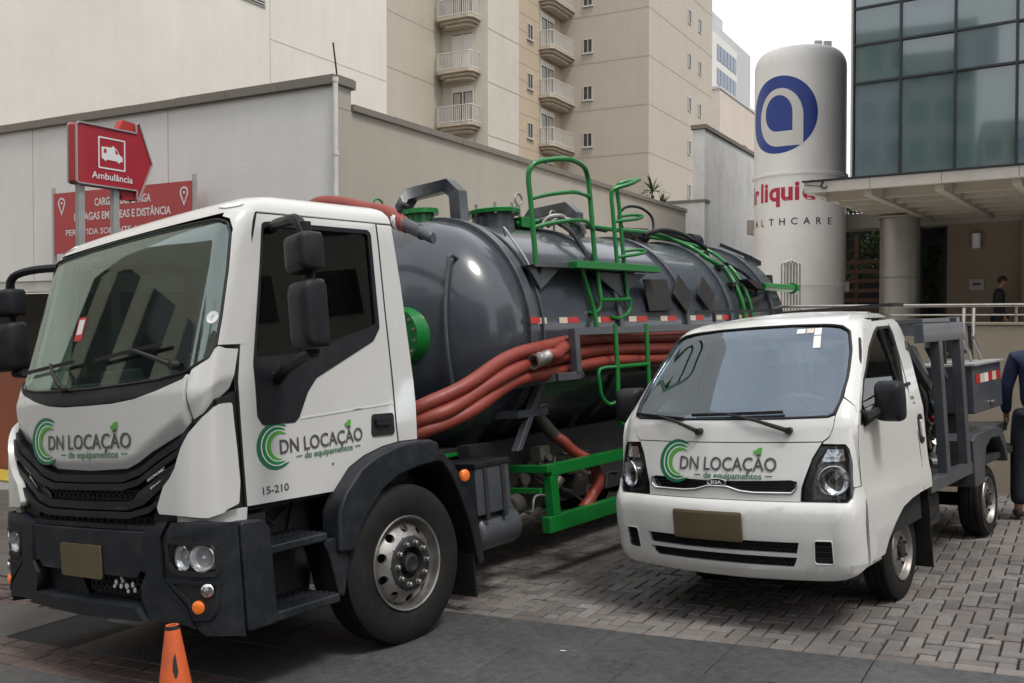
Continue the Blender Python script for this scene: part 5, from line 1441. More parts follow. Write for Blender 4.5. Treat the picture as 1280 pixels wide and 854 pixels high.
# --- green side guard
gf = empty('side_guard'); gf.parent = truck
def gbox(nm, *a, m='green', par=gf, bv=.006):
    mb = MB(); mb.box(*a); return mb.build(nm, m, par, bevel=bv)
gbox('upper_beam', 1.655, 4.1, -1.15, -1.07, .832, .925)
gbox('lower_beam', 1.575, 4.1, -1.15, -1.07, .400, .525)
gbox('front_post', 1.640, 1.735, -1.148, -1.072, .525, .832)
gbox('cross_beam', 1.60, 1.655, -1.148, .30, .865, .925)
gbox('cross_beam', 1.60, 1.64, -1.06, -.25, .70, .745)
gbox('long_rail', .80, 1.60, -.50, -.44, 1.04, 1.07)

# --- vacuum tank
TZ, TR_ = 2.03, .985
tk = empty('vacuum_tank'); tk.parent = truck
prof = [(.985, 0)]
for i in range(1, 29):   # bulging front dome
    t = i / 28 * PI / 2
    prof.append((.985 + .60 * (1 - math.cos(t) ** .95), TR_ * math.sin(t)))
xs_ = prof[-1][0]
L_END = 6.95
body = prof + [(xs_ + .05, TR_), (L_END, TR_)]
for i in range(1, 13):
    t = i / 12 * PI / 2
    body.append((L_END + .30 * math.sin(t), TR_ * math.cos(t)))
mb = MB(); mb.lathe(body, (0, 0, TZ), (1, 0, 0), 96); mb.build('tank_shell', 'tank', tk)
def ring(x, w_=.09, h=.035, a0=0, a1=2 * PI, nm='stiffening_ring', m='greyp'):
    mb = MB(); r_ = TR_ - .005
    mb.lathe([(x - w_ / 2, r_), (x - w_ / 2, r_ + h), (x + w_ / 2, r_ + h), (x + w_ / 2, r_)], (0, 0, TZ), (1, 0, 0), 96, smooth=True)
    return mb.build(nm, m, tk, bevel=.006)
ring(1.76, .10, .045); ring(1.92, .025, .025, nm='weld_seam')
ring(3.12, .07, .035); ring(4.42, .07, .035); ring(5.45, .07, .035); ring(6.60, .08, .04)
mb = MB(); mb.lathe([(.925, 0), (.925, .222), (.955, .225), (1.08, .26)], (.03, -.27, TZ - .01), (1, 0, 0), 40); gd = mb.build('front_hatch', 'green', tk)
for k in range(14):
    t = 2 * PI * k / 14; mb = MB(); p = Vector((.955, -.27 + .195 * math.sin(t), TZ - .01 + .195 * math.cos(t))); mb.cyl(p, p - Vector((.014, 0, 0)), .014, 6); mb.build('hatch_bolt', 'steel', gd)
# sight tube on the dome
mb = MB(); mb.tube(smooth_path([(1.30, -.66, 2.60), (1.21, -.67, 2.62), (1.18, -.67, 2.56), (1.10, -.67, 2.2), (1.09, -.67, 1.85), (1.14, -.66, 1.5)], 5), .016, 8); mb.build('sight_tube', 'greyp', tk)
mb = MB(); mb.tube(smooth_path([(2.02, -.60, 2.83), (1.98, -.62, 2.90), (1.96, -.72, 2.78), (1.95, -.86, 2.58), (1.95, -.93, 2.40)], 5), .010, 6); mb.build('drip_tube', 'steel', tk)
def tpt(x, ang, off=0):  # point on tank side; ang from top toward near side
    return (x, -(TR_ + off) * math.sin(ang), TZ + (TR_ + off) * math.cos(ang))
# rollover hoops
def hoop(x, y0, y1, zb, zt, w_=.14):
    mb = MB(); a = .13
    P = [(y1, zb), (y1, zt - a), (y1 - a, zt), (y0 + a, zt), (y0, zt - a), (y0, zb)]
    Q = [(y1 - .12, zb), (y1 - .12, zt - a - .04), (y1 - a - .05, zt - .11), (y0 + a + .05, zt - .11), (y0 + .12, zt - a - .04), (y0 + .12, zb)]
    for i in range(5):
        mb.add([(x + dx, *p) for dx in (-w_ / 2, w_ / 2) for p in (P[i], P[i + 1], Q[i + 1], Q[i])],
               [(0, 1, 2, 3), (7, 6, 5, 4), (0, 4, 5, 1), (1, 5, 6, 2), (2, 6, 7, 3), (3, 7, 4, 0)])
    mb.build('rollover_hoop', 'greyp', tk, bevel=.008)
hoop(1.98, -.20, .58, 2.86, 3.42, .12); hoop(3.75, -.24, .50, 2.86, 3.36, .12)
# manhole with green lid, valves
def lathe_part(nm, prof_, o, m, ax=(0, 0, 1), n=32, par=tk, bv=0):
    mb = MB(); mb.lathe(prof_, o, ax, n); return mb.build(nm, m, par, bevel=bv)
mh = lathe_part('manhole', [(0, .20), (.26, .20), (.26, .17), (.27, 0)], (2.60, -.02, 2.93), 'greyp')
lathe_part('manhole_lid', [(.215, .20), (.215, .255), (.250, .260), (.262, .24), (.275, .10), (.28, 0)], (2.60, -.02, 2.93), 'green', par=mh)
for k in range(8):
    t = 2 * PI * k / 8; mb = MB(); p = Vector((2.60 + .235 * math.cos(t), -.02 + .235 * math.sin(t), 3.13)); mb.cyl(p, p + Vector((0, 0, .10)), .014, 6); mb.build('clamp_bolt', 'steel', mh)
lathe_part('filler_neck', [(0, .13), (.17, .13), (.17, .175), (.21, .175), (.215, 0)], (1.72, .10, 2.93), 'green')
lathe_part('valve_flange', [(0, .10), (.12, .10), (.12, .17), (.155, .17), (.16, 0)], (3.1, -.05, 2.96), 'green')
for (x, y, z, r_) in ((2.86, -.14, 3.30, .055), (1.45, .32, 3.20, .06), (3.18, -.30, 3.14, .05)):
    mb = MB(); mb.tube([(x + r_ * math.cos(t), y, z + r_ * math.sin(t)) for t in [2 * PI * i / 18 for i in range(18)]], .010, 6, closed=True); mb.cyl((x, y, z - r_), (x, y, 2.95), .012, 6)
    mb.build('lifting_ring', 'steel' if x != 1.45 else 'green', tk)
mb = MB(); mb.box(2.78, 2.92, -.22, -.08, 3.02, 3.12); mb.cyl((2.78, -.15, 3.06), (2.98, -.15, 3.06), .05, 12); mb.build('relief_valve', 'green', tk, bevel=.006)
for pts, r_, m in (([(3.0, -.35, 3.02), (3.15, -.42, 3.09), (3.35, -.5, 3.04), (3.4, -.5, 2.95)], .022, 'steel'),
                   ([(2.95, -.3, 3.0), (3.0, -.38, 3.10), (3.12, -.45, 3.10), (3.2, -.45, 2.98)], .022, 'steel'),
                   ([(3.05, -.2, 3.10), (3.3, -.40, 3.08), (3.7, -.35, 3.06), (4.2, -.25, 3.07)], .022, 'black'),
                   ([(3.1, -.42, 3.04), (3.0, -.62, 2.92), (2.95, -.78, 2.72), (2.85, -.88, 2.62), (2.8, -.90, 2.58)], .022, 'black'),
                   ([(4.9, -.3, 3.06), (5.2, -.38, 3.12), (5.5, -.45, 3.08), (5.6, -.55, 3.0), (5.75, -.62, 2.9)], .025, 'black'),
                   ([(5.0, -.1, 3.05), (5.4, -.2, 3.14), (5.8, -.3, 3.07), (6.0, -.5, 2.95)], .025, 'black')):
    mb = MB(); mb.tube(smooth_path(pts, 6), r_, 8); mb.build('service_hose', m, tk)
mb = MB(); mb.cyl((2.8, -.90, 2.60), (2.86, -.885, 2.66), .035, 10); mb.cyl((2.77, -.91, 2.56), (2.8, -.90, 2.60), .045, 10); mb.build('hose_coupling', 'black', tk)
# long green line along the top and down the side
gl = smooth_path([(2.75, -.16, 3.06), (3.2, -.22, 3.10), (4.2, -.30, 3.08), (5.2, -.30, 3.08)] + [tpt(5.55, R(a), .05) for a in (30, 45)] + [tpt(5.75, R(a), .04) for a in (55, 68, 80, 92)], 6)
mb = MB(); mb.tube(gl, .026, 10); mb.build('discharge_line', 'green', tk)
mb = MB(); mb.tube(smooth_path([(5.0, -.12, 3.08), (5.5, -.25, 3.05)] + [tpt(5.95, R(a), .04) for a in (30, 50, 65, 80, 95)], 6), .022, 10); mb.build('discharge_line', 'green', tk)
for a in (38, 52, 66):
    mb = MB(); p = Vector(tpt(5.68, R(a), .03)); mb.box(p.x - .05, p.x + .05, p.y - .04, p.y + .04, p.z - .03, p.z + .03); mb.build('line_clamp', 'black', tk, bevel=.008)
mb = MB(); mb.tube(smooth_path([tpt(5.9, R(48), .05), tpt(6.15, R(58), .06), tpt(6.25, R(66), .05), tpt(6.25, R(74), .02)], 5), .018, 8); mb.build('service_hose', 'black', tk)
# top motor with looped hose, rear valves
mb = MB(); mb.cyl((4.95, -.05, 3.10), (5.25, -.12, 3.10), .085, 16); mb.box(4.98, 5.2, -.14, .02, 2.98, 3.08); mb.build('top_vent', 'chassis', tk)
mb = MB(); mb.tube(smooth_path([(4.90, -.05, 3.16), (4.86, -.02, 3.30), (5.0, -.04, 3.42), (5.25, -.08, 3.43), (5.42, -.12, 3.34), (5.42, -.14, 3.20), (5.34, -.14, 3.12)], 6), .016, 8); mb.build('vent_loop', 'black', tk)
mb = MB(); mb.cyl((6.30, -.12, 3.08), (6.50, -.12, 3.08), .11, 18); mb.cyl((6.24, -.12, 3.08), (6.30, -.12, 3.08), .07, 14); mb.build('float_valve', 'black', tk)
mb = MB(); mb.bar((6.9, -.25, 3.06), (7.15, -.55, 2.86), .04, .04); mb.bar((7.0, -.55, 2.86), (7.25, -.60, 2.78), .07, .06); mb.build('rear_latch', 'black', tk)
mb = MB(); mb.box(7.15, 7.30, -.75, -.60, 2.45, 2.62); mb.build('rear_hinge', 'black', tk, bevel=.01)
# hydraulic ram
mb = MB(); mb.cyl((6.28, -1.03, 2.42), (7.32, -.98, 2.42), .050, 16); mb.cyl((7.32, -.98, 2.42), (7.42, -.97, 2.42), .07, 14); rm = mb.build('hydraulic_ram', 'green', tk)
mb = MB(); mb.prism([(5.85, 2.50), (6.32, 2.46), (6.32, 2.38), (6.1, 2.40)], lambda x, z, h: (x, h, z), -1.04, -.93); mb.build('ram_bracket', 'chassis', rm)
mb = MB(); mb.prism([(5.9, 2.24), (6.34, 2.34), (6.34, 2.30), (5.9, 2.20)], lambda x, z, h: (x, h, z), -1.02, -.93); mb.build('ram_bracket', 'chassis', rm)
# placard frames
for poly in ([(3.60, 2.45), (4.06, 2.46), (4.09, 2.15), (3.62, 2.14)], [(4.33, 2.52), (4.55, 2.31), (4.38, 2.12), (4.16, 2.31)], [(4.86, 2.52), (5.08, 2.31), (4.91, 2.12), (4.69, 2.31)]):
    mb = MB(); zc_ = sum(p[1] for p in poly) / 4
    def fpl(x, z, h, zc_=zc_): return (x, -(math.sqrt(max(TR_ ** 2 - (zc_ - TZ) ** 2, 0)) + .05 + h - (z - zc_) * .10), z)
    mb.prism(poly, fpl, 0, .012); pc = mb.build('placard_frame', 'chassis', tk, bevel=.003)
    mb = MB(); c_ = fpl(sum(p[0] for p in poly) / 4, zc_, 0); mb.box(c_[0] - .03, c_[0] + .03, c_[1], c_[1] + .09, zc_ - .03, zc_ + .03); mb.build('placard_bracket', 'chassis', pc)
# reflective tape
tp = ((1.70, 1.83, 'tred'), (1.845, 1.98, 'tcream'), (2.16, 2.28, 'tcream'), (2.29, 2.45, 'tred'), (2.66, 2.80, 'tcream'), (2.81, 2.99, 'tred'), (3.28, 3.42, 'tcream'), (3.43, 3.62, 'tred'), (3.88, 4.02, 'tcream'), (4.03, 4.20, 'tred'),
      (4.48, 4.62, 'tcream'), (4.63, 4.80, 'tred'), (5.10, 5.24, 'tcream'), (5.25, 5.40, 'tred'), (5.68, 5.82, 'tcream'), (5.83, 5.98, 'tred'))
for x0, x1, m in tp:
    mb = MB(); off = .048 if abs((x0 + x1) / 2 - 1.77) < .1 else .004
    mb.box(x0, x1, -(TR_ + off), -(TR_ + off - .003), 2.045, 2.095); mb.build('reflective_tape', m, tk)
# saddle supports
for x in (1.5, 2.9, 4.3, 5.7):
    mb = MB(); mb.prism([(-.75, 1.50), (-.42, 1.0), (.42, 1.0), (.75, 1.50), (.5, 1.20), (-.5, 1.20)], lambda y, z, h: (x + h, y, z), -.05, .05); mb.build('tank_saddle', 'chassis', tk)
mb = MB(); mb.box(1.0, 6.9, -.44, .44, 1.0, 1.10); mb.build('sub_frame', 'chassis', truck)
mb = MB(); mb.cyl((2.02, -.75, 1.32), (2.14, -.86, 1.10), .055, 14); mb.cyl((1.96, -.72, 1.42), (2.04, -.76, 1.30), .045, 14); mb.build('drain_valve', 'grime', tk)
mb = MB(); mb.box(1.55, 1.95, -.95, -.70, 1.30, 1.36); mb.prism([(1.5, 1.05), (1.56, 1.05), (2.0, 1.62), (1.94, 1.64)], lambda x, z, h: (x, h, z), -.95, -.88); mb.build('rack_stay', 'greyp', tk, bevel=.005)

# --- hose rack
hr = empty('hose_rack'); hr.parent = truck
def sq(nm, pts, a, m, par, bv=.006):
    for p, q in zip(pts, pts[1:]):
        mb = MB(); mb.bar(p, q, a, a); mb.build(nm, m, par, bevel=bv)
sq('rack_tube', [(2.02, -1.21, 1.955), (6.2, -1.21, 1.955)], .065, 'greyp', hr)
sq('rack_post', [(2.03, -1.21, 1.985), (2.03, -1.21, 1.62)], .068, 'greyp', hr)
sq('rack_foot', [(2.05, -1.21, 1.60), (1.80, -1.16, 1.60), (1.62, -.82, 1.56)], .065, 'greyp', hr)
sq('rack_shelf', [(2.2, -1.0, 1.60), (6.2, -1.0, 1.60)], .05, 'chassis', hr)
for x in (2.1, 3.4, 4.7, 6.0): sq('rack_arm', [(x, -.66, 1.60), (x, -1.22, 1.60)], .05, 'chassis', hr)

# --- platform, ladders
pf = empty('access_platform'); pf.parent = truck
mb = MB(); mb.box(2.30, 3.72, -1.12, -1.04, 2.50, 2.565); mb.build('platform_beam', 'green', pf, bevel=.006)
mb = MB(); mb.prism([(1.80, 2.525), (2.30, 2.555), (3.70, 2.555), (3.70, 2.535), (1.82, 2.505)], lambda x, z, h: (x, h, z), -1.04, -.55); mb.build('platform_deck', 'greyp', pf)
mb = MB(); mb.prism([(-1.03, 2.53), (-.45, 2.53), (-.80, 2.30), (-.95, 2.40)], lambda y, z, h: (1.95 + h, y, z), -.01, .01); mb.build('gusset', 'greyp', pf)
mb = MB(); mb.prism([(1.80, 2.51), (2.30, 2.545), (1.95, 2.33)], lambda x, z, h: (x, h, z), -.98, -.95); mb.build('gusset', 'greyp', pf)
mb = MB(); mb.prism([(2.75, 2.50), (3.68, 2.50), (3.2, 2.28)], lambda x, z, h: (x, h, z), -.98, -.95); mb.build('gusset', 'greyp', pf)
rail = smooth_path([(1.88, -1.0, 2.52), (1.88, -1.0, 3.0), (1.875, -1.0, 3.24), (1.90, -1.02, 3.33), (2.0, -1.05, 3.385), (2.32, -1.10, 3.43), (2.62, -1.05, 3.42), (2.745, -1.01, 3.36), (2.775, -1.0, 3.25), (2.775, -1.0, 2.9), (2.775, -1.0, 2.6), (2.765, -1.03, 2.24)], 6)
mb = MB(); mb.tube(rail, .023, 10); mb.build('guard_hoop', 'green', pf)
for z0, z1 in ((3.07, 3.17), (2.83, 2.88)):
    mb = MB(); mb.tube(smooth_path([(1.88, -1.0, z0), (2.05, -1.06, z0 + .04), (2.32, -1.12, z0 + .075), (2.6, -1.06, z0 + .09), (2.775, -1.0, z1 - .01)], 5), .018, 8); mb.build('guard_rail', 'green', pf)
mb = MB(); mb.tube(smooth_path([(3.27, -1.0, 2.24), (3.26, -1.0, 2.6), (3.26, -1.0, 3.1), (3.25, -1.0, 3.27), (3.27, -1.03, 3.335), (3.45, -1.13, 3.37)], 6), .020, 10); mb.build('grab_post', 'green', pf)
mb = MB(); mb.tube(smooth_path([(3.14, -1.0, 2.56), (3.14, -1.0, 3.05), (3.14, -1.0, 3.21), (3.16, -1.02, 3.27), (3.30, -1.10, 3.315), (3.45, -1.13, 3.37)], 6), .020, 10); mb.build('grab_post', 'green', pf)
for z in (3.03, 2.70):
    mb = MB(); mb.tube(smooth_path([(3.26, -1.0, z), (3.40, -1.07, z + .012), (3.50, -1.10, z), (3.40, -1.09, z - .03), (3.14, -1.0, z - .06)], 5), .016, 8); mb.build('grab_bar', 'green', pf)
ld = empty('upper_ladder'); ld.parent = truck
mb = MB(); mb.cyl((2.765, -1.03, 2.24), (3.27, -1.03, 2.25), .018, 8); mb.build('rung', 'green', ld)
mb = MB(); mb.tube(smooth_path([(2.55, -1.0, 2.52), (2.58, -1.0, 2.42), (2.65, -1.01, 2.2), (2.66, -1.02, 2.1), (2.66, -1.03, 1.98)], 4), .022, 8); mb.build('stile', 'green', ld)
mb = MB(); mb.tube(smooth_path([(2.765, -1.03, 2.24), (2.75, -1.02, 2.16), (2.66, -1.0, 2.12), (2.62, -1.0, 2.14)], 4), .016, 8); mb.build('brace', 'green', ld); mb = MB(); mb.tube(smooth_path([(3.27, -1.03, 2.25), (3.25, -1.02, 2.14), (3.1, -1.0, 2.08), (2.95, -1.0, 2.09)], 4), .018, 8); mb.build('brace', 'green', ld)
ll = empty('lower_ladder'); ll.parent = truck
mb = MB(); mb.tube(smooth_path([(2.62, -1.24, 2.0), (2.60, -1.24, 1.62), (2.56, -1.24, 1.25), (2.60, -1.24, 1.15), (2.75, -1.24, 1.12)], 5), .022, 10); mb.build('stile', 'green', ll)
mb = MB(); mb.tube([(3.15, -1.24, 2.0), (3.10, -1.24, 1.32), (3.08, -1.24, 1.1)], .022, 10); mb.build('stile', 'green', ll)
for z in (1.64, 1.36): 
    mb = MB(); mb.cyl((2.60, -1.24, z), (3.11, -1.24, z), .019, 8); mb.build('rung', 'green', ll)
mb = MB(); mb.tube(smooth_path([(2.60, -1.24, 1.64), (2.42, -1.18, 1.63), (2.40, -1.18, 1.50), (2.42, -1.18, 1.40), (2.50, -1.20, 1.33), (2.60, -1.24, 1.36)], 5), .016, 8); mb.build('grab_loop', 'green', ll)

# ------------------------------------------------------------------ hoses resting on the truck (things of their own)
def hose(pts, r, label, name='suction_hose', grp='red suction hoses on the side rack', k=8):
    org = Vector(pts[0]); ph = random.uniform(0, 6)
    P = [p - org + Vector((0, .010 * math.sin(i * .55 + ph), .013 * math.sin(i * .37 + ph * 2))) * min(1, i / 6) for i, p in enumerate(smooth_path(pts, k))]
    mb = MB(); mb.tube(P, r, 16)
    o = mb.build(name, 'hose', None, mtx=TRM @ Matrix.Translation(org))
    tag(o, label, 'hose', grp); return o, org
hose([(.34, -.50, 1.34), (.36, -.84, 1.42), (.55, -1.05, 1.54), (.95, -1.12, 1.675), (1.5, -1.11, 1.83), (2.0, -1.10, 1.875), (3.0, -1.10, 1.895), (4.5, -1.10, 1.89), (6.1, -1.08, 1.88)], .052, 'uppermost long red hose of the bundle along the tank, running back from the white cab')
hose([(.34, -.50, 1.25), (.36, -.86, 1.33), (.55, -1.06, 1.44), (.95, -1.13, 1.575), (1.5, -1.12, 1.72), (2.0, -1.11, 1.765), (3.0, -1.10, 1.79), (4.5, -1.09, 1.785), (6.1, -1.08, 1.78)], .052, 'second red hose from the top of the bundle along the grey tank')
hose([(.34, -.50, 1.17), (.36, -.84, 1.25), (.55, -1.05, 1.35), (.95, -1.12, 1.48), (1.5, -1.10, 1.62), (2.0, -1.10, 1.66), (3.0, -1.10, 1.685), (4.5, -1.09, 1.68), (6.1, -1.08, 1.68)], .050, 'lowest red hose of the bundle, sagging from the cab to the rack under the tank')
h4, og = hose([(1.62, -1.20, 1.765), (1.75, -1.20, 1.79), (1.95, -1.15, 1.82), (2.2, -1.03, 1.84), (3.0, -1.0, 1.85), (4.5, -.99, 1.84), (6.1, -.99, 1.83)], .050, 'red hose in the rack whose metal coupled open end points at the cab')
mb = MB(); a_ = Vector((0, 0, 0)); dr = Vector((-1, 0.0, -.19)).normalized()
mb.lathe([(-.03, .056), (.0, .058), (.01, .052), (.06, .050), (.065, .060), (.085, .060), (.09, .052), (.13, .056), (.14, .060), (.155, .060), (.155, .048), (.05, .045), (.03, 0)], a_, dr, 24)
mb.build('coupling', 'steel', h4)
# hose lying over the top, nozzle hanging past the rear of the cab
hp, og = hose([(.62, .9, 2.80), (.60, .55, 2.99), (.60, .15, 3.09), (.60, -.22, 3.04), (.60, -.50, 2.945), (.60, -.74, 2.83)], .062, 'thick red hose slung behind the cab roof with a grey nozzle hanging beside the tank', grp=None)
e_ = Vector((.60, -.74, 2.83)) - og; d_ = Vector((.62, -.62, -.50)).normalized()
d_ = Vector((.02, -.23, -.125)).normalized()
mb = MB(); mb.lathe([(-.04, .066), (-.03, .070), (.0, .070), (.01, .066)], e_, d_, 20); mb.build('clamp', 'signwhite', hp)
mb = MB(); mb.lathe([(.0, .064), (.06, .064), (.07, .052)], e_, d_, 20); mb.build('hose_end', 'hose', hp)
mb = MB(); mb.lathe([(.05, .055), (.19, .055), (.20, .060), (.215, .060), (.22, .048), (.33, .046), (.34, .040), (.34, 0)], e_, d_, 20); mb.build('nozzle', 'greyp', hp)
mb = MB(); mb.tube(smooth_path([e_ + Vector((0, 0, .05)), e_ + Vector((.02, -.02, .12)), e_ + Vector((.05, -.05, .10))], 3), .02, 8); mb.build('clamp_lever', 'black', hp)
mb = MB(); mb.tube([(.9, .35, 3.06), (1.5, .34, 3.05)], .02, 8); mb.build('top_line', 'green', tk)
# drain hose
dh, og = hose([(2.14, -.86, 1.10), (2.25, -.95, .98), (2.42, -1.02, .84), (2.47, -1.03, .70), (2.38, -1.02, .56), (2.25, -1.0, .47)], .048, 'short red drain hose curving down behind the green side guard', grp=None)
# ================================================================== SMALL WHITE TRUCK
VM = frame(2.1006, 6.9864, 50.5, z=-.0066, roll=-0.5)
van = empty('small_truck', VM, 'small white flat nosed pickup truck with dark grey equipment frame behind its cab', 'truck')
VC = Shell([(.30, -1.15), (.36, -1.17), (.60, -1.20), (.78, -1.19), (.82, -1.165), (.95, -1.15), (1.30, -1.06), (1.36, -1.02), (1.84, -.54), (1.89, -.47), (1.93, -.38), (1.96, -.24), (1.975, -.10)],
           [(.30, .83), (.60, .865), (.80, .865), (.9, .85), (1.28, .835), (1.6, .765), (1.86, .69), (1.92, .66), (1.955, .60), (1.97, .52)], .095, .15)
VX = lambda u, z, o=0: VC(u, z, o)
VF = lambda d, z, o=0: VC(d / .69, z, o)
VS = lambda x, z, o=0: VC.side(x, z, o)
VSf = lambda x, z, o=0: (VS(x, z, o)[0], -VS(x, z, o)[1], z)
# interior
mb = MB(); mb.grid(VC.loft([.5, .9, 1.2], .30, off=-.05)); mb.build('cab_liner', 'dark', van)
mb = MB(); mb.box(-1.0, .30, -.7, .7, .60, .64); mb.build('cab_floor', 'dark', van)
mb = MB(); mb.prism(rnd([(-.86, 1.20), (-.84, 1.29), (-.70, 1.31), (-.62, 1.26), (-.62, .9), (-.86, .9)], .03), lambda x, z, h: (x, h, z), -.60, .60); vdb = mb.build('dashboard', 'fabric', van, bevel=.01)
mb = MB(); c = Vector((-.48, -.36, 1.34)); ax = Vector((-.5, 0, -.86)).normalized(); u_ = Vector((0, 1, 0)); v_ = ax.cross(u_)
mb.tube([c + (u_ * math.cos(t) + v_ * math.sin(t)) * .19 for t in [2 * PI * i / 28 for i in range(28)]], .014, 8, closed=True); mb.cyl(c, c + ax * .3, .025, 8)
for a in (0.5, 2.6, 4.7): mb.bar(c, c + (u_ * math.cos(a) + v_ * math.sin(a)) * .18, .03, .012)
mb.build('steering_wheel', 'fabric', van)
for y in (-.38, .38):
    mb = MB(); mb.box(-.30, .12, y - .24, y + .24, 1.0, 1.12); st = mb.build('seat', 'fabric', van, bevel=.04, seg=3)
    mb = MB(); mb.box(.05, .18, y - .23, y + .23, 1.10, 1.60, rot=(0, R(10), 0)); mb.build('backrest', 'fabric', st, bevel=.05, seg=3)
    mb = MB(); mb.box(.12, .22, y - .12, y + .12, 1.58, 1.74); mb.build('headrest', 'fabric', st, bevel=.04, seg=3)
# rear cab wall with window
mb = MB(); mb.box(.34, .37, -.80, .80, .72, 1.40); mb.box(.34, .37, -.66, -.52, 1.40, 1.90); mb.box(.34, .37, .52, .66, 1.40, 1.90); mb.box(.34, .37, -.52, .52, 1.80, 1.93)
mb.build('cab_rear_wall', 'white2', van)
mb = MB(); mb.box(.352, .356, -.52, .52, 1.40, 1.80); mb.build('rear_window', 'glass_van', van)
# windscreen
W1 = [(0, 1.905), (.5, 1.902), (.9, 1.893), (1.25, 1.876), (1.45, 1.84), (1.50, 1.72), (1.42, 1.55), (1.30, 1.42), (1.16, 1.345), (1.0, 1.326), (.6, 1.322), (0, 1.322)]
wsv = W1 + mir(W1)[1:-1]
patch('windscreen', wsv, VX, 'glass_van', van, off=-.010, thick=.005, gu=.125, gv=.08, bevel=0)
wso = dens(wsv, 4); inn = [(u * .945, 1.62 + (z - 1.62) * (.93 if z > 1.62 else .86)) for u, z in wso]; n_ = len(wso)
mb = MB(); mb.add([VX(u, z, -.017) for u, z in wso] + [VX(u, z, -.017) for u, z in inn], [(i, (i + 1) % n_, n_ + (i + 1) % n_, n_ + i) for i in range(n_)], True); mb.build('windscreen_border', 'seal', van, auto=False, fix=False)
mb = MB(); mb.tube([VX(u, z, .001) for u, z in wso], .009, 6, closed=True); mb.build('windscreen_seal', 'seal', van)
for (x0, x1, z0, z1, m) in ((.40, .47, 1.845, 1.875, 'signwhite'), (.48, .54, 1.845, 1.875, 'tcream'), (.545, .60, 1.83, 1.875, 'signwhite'), (.545, .60, 1.745, 1.825, 'signwhite')):
    mb = MB(); mb.add([VF(x, z, -.006) for x, z in ((x0, z0), (x1, z0), (x1, z1), (x0, z1))], [(0, 1, 2, 3)]); mb.build('windscreen_sticker', m, van, auto=False)
mb = MB(); mb.box(-.50, -.47, -.10, .10, 1.78, 1.84); mb.build('rearview_mirror', 'seal', van, bevel=.012)
# upper nose panel, lower nose panel
UP = [(0, 1.316), (.6, 1.316), (1.0, 1.318), (1.17, 1.330), (1.10, 1.26), (.945, 1.178), (0, 1.178)]
patch('upper_nose_panel', UP + [(-u, z) for u, z in UP[::-1]][1:-1], VX, 'white2', van, off=.0, thick=.03, gu=.1, gv=.06, bevel=.006)
LOW = [(0, 1.172), (.94, 1.172), (.925, 1.155), (.86, 1.08), (.765, .90), (.745, .822), (0, .824)]
slot = [(0, .936), (.45, .944), (.68, .950), (.735, .940), (.72, .895), (.68, .872), (.35, .870), (.22, .878), (.10, .902), (0, .905)]
slotf = slot + [(-u, z) for u, z in slot[::-1]][1:-1]
patch('lower_nose_panel', bridged(LOW + [(-u, z) for u, z in LOW[::-1]][1:-1], slotf), VX, 'white2', van, off=.0, thick=.035, gu=.1, gv=.06, bevel=.006)
gr = patch('grille', slotf, VX, 'gloss', van, off=-.025, thick=.01, gu=.1, gv=0, bevel=0)
mb = MB(); mb.tube([VX(u * 1.0, z, .004) for u, z in dens([(-.735, .940), (-.72, .895), (-.68, .872), (-.35, .870), (-.22, .878), (-.10, .902), (0, .905), (.10, .902), (.22, .878), (.35, .870), (.68, .872), (.72, .895), (.735, .940)], 3)[:-3]], .007, 6); mb.build('grille_chrome', 'chrome', gr)
mb = MB()
for z in (.905, .922): mb.bar(VX(-.68, z, -.012), VX(-.15, z, -.012), .01, .006); mb.bar(VX(.15, z, -.012), VX(.68, z, -.012), .01, .006)
mb.build('grille_slat', 'black', gr)
mb = MB(); cc = VX(0, .928, .004)
mb.add([VX(.095 * math.cos(t), .928 + .024 * math.sin(t), .008) for t in [2 * PI * i / 24 for i in range(24)]], [tuple(range(24))]); em = mb.build('emblem', 'gloss', gr, auto=False)
mb = MB(); mb.tube([VX(.095 * math.cos(t), .928 + .024 * math.sin(t), .008) for t in [2 * PI * i / 24 for i in range(24)]], .003, 6, closed=True); mb.build('emblem_ring', 'chrome', em)
lettering('emblem_letters', 'KIA', VF, M['signwhite'], em, .020, width=.075, u0=-.038, v0=.919, off=.011, bold=.03)
company_logo(van, lambda u, v, o=0: VF(u, v, o), -.445, 1.003, .83, '')
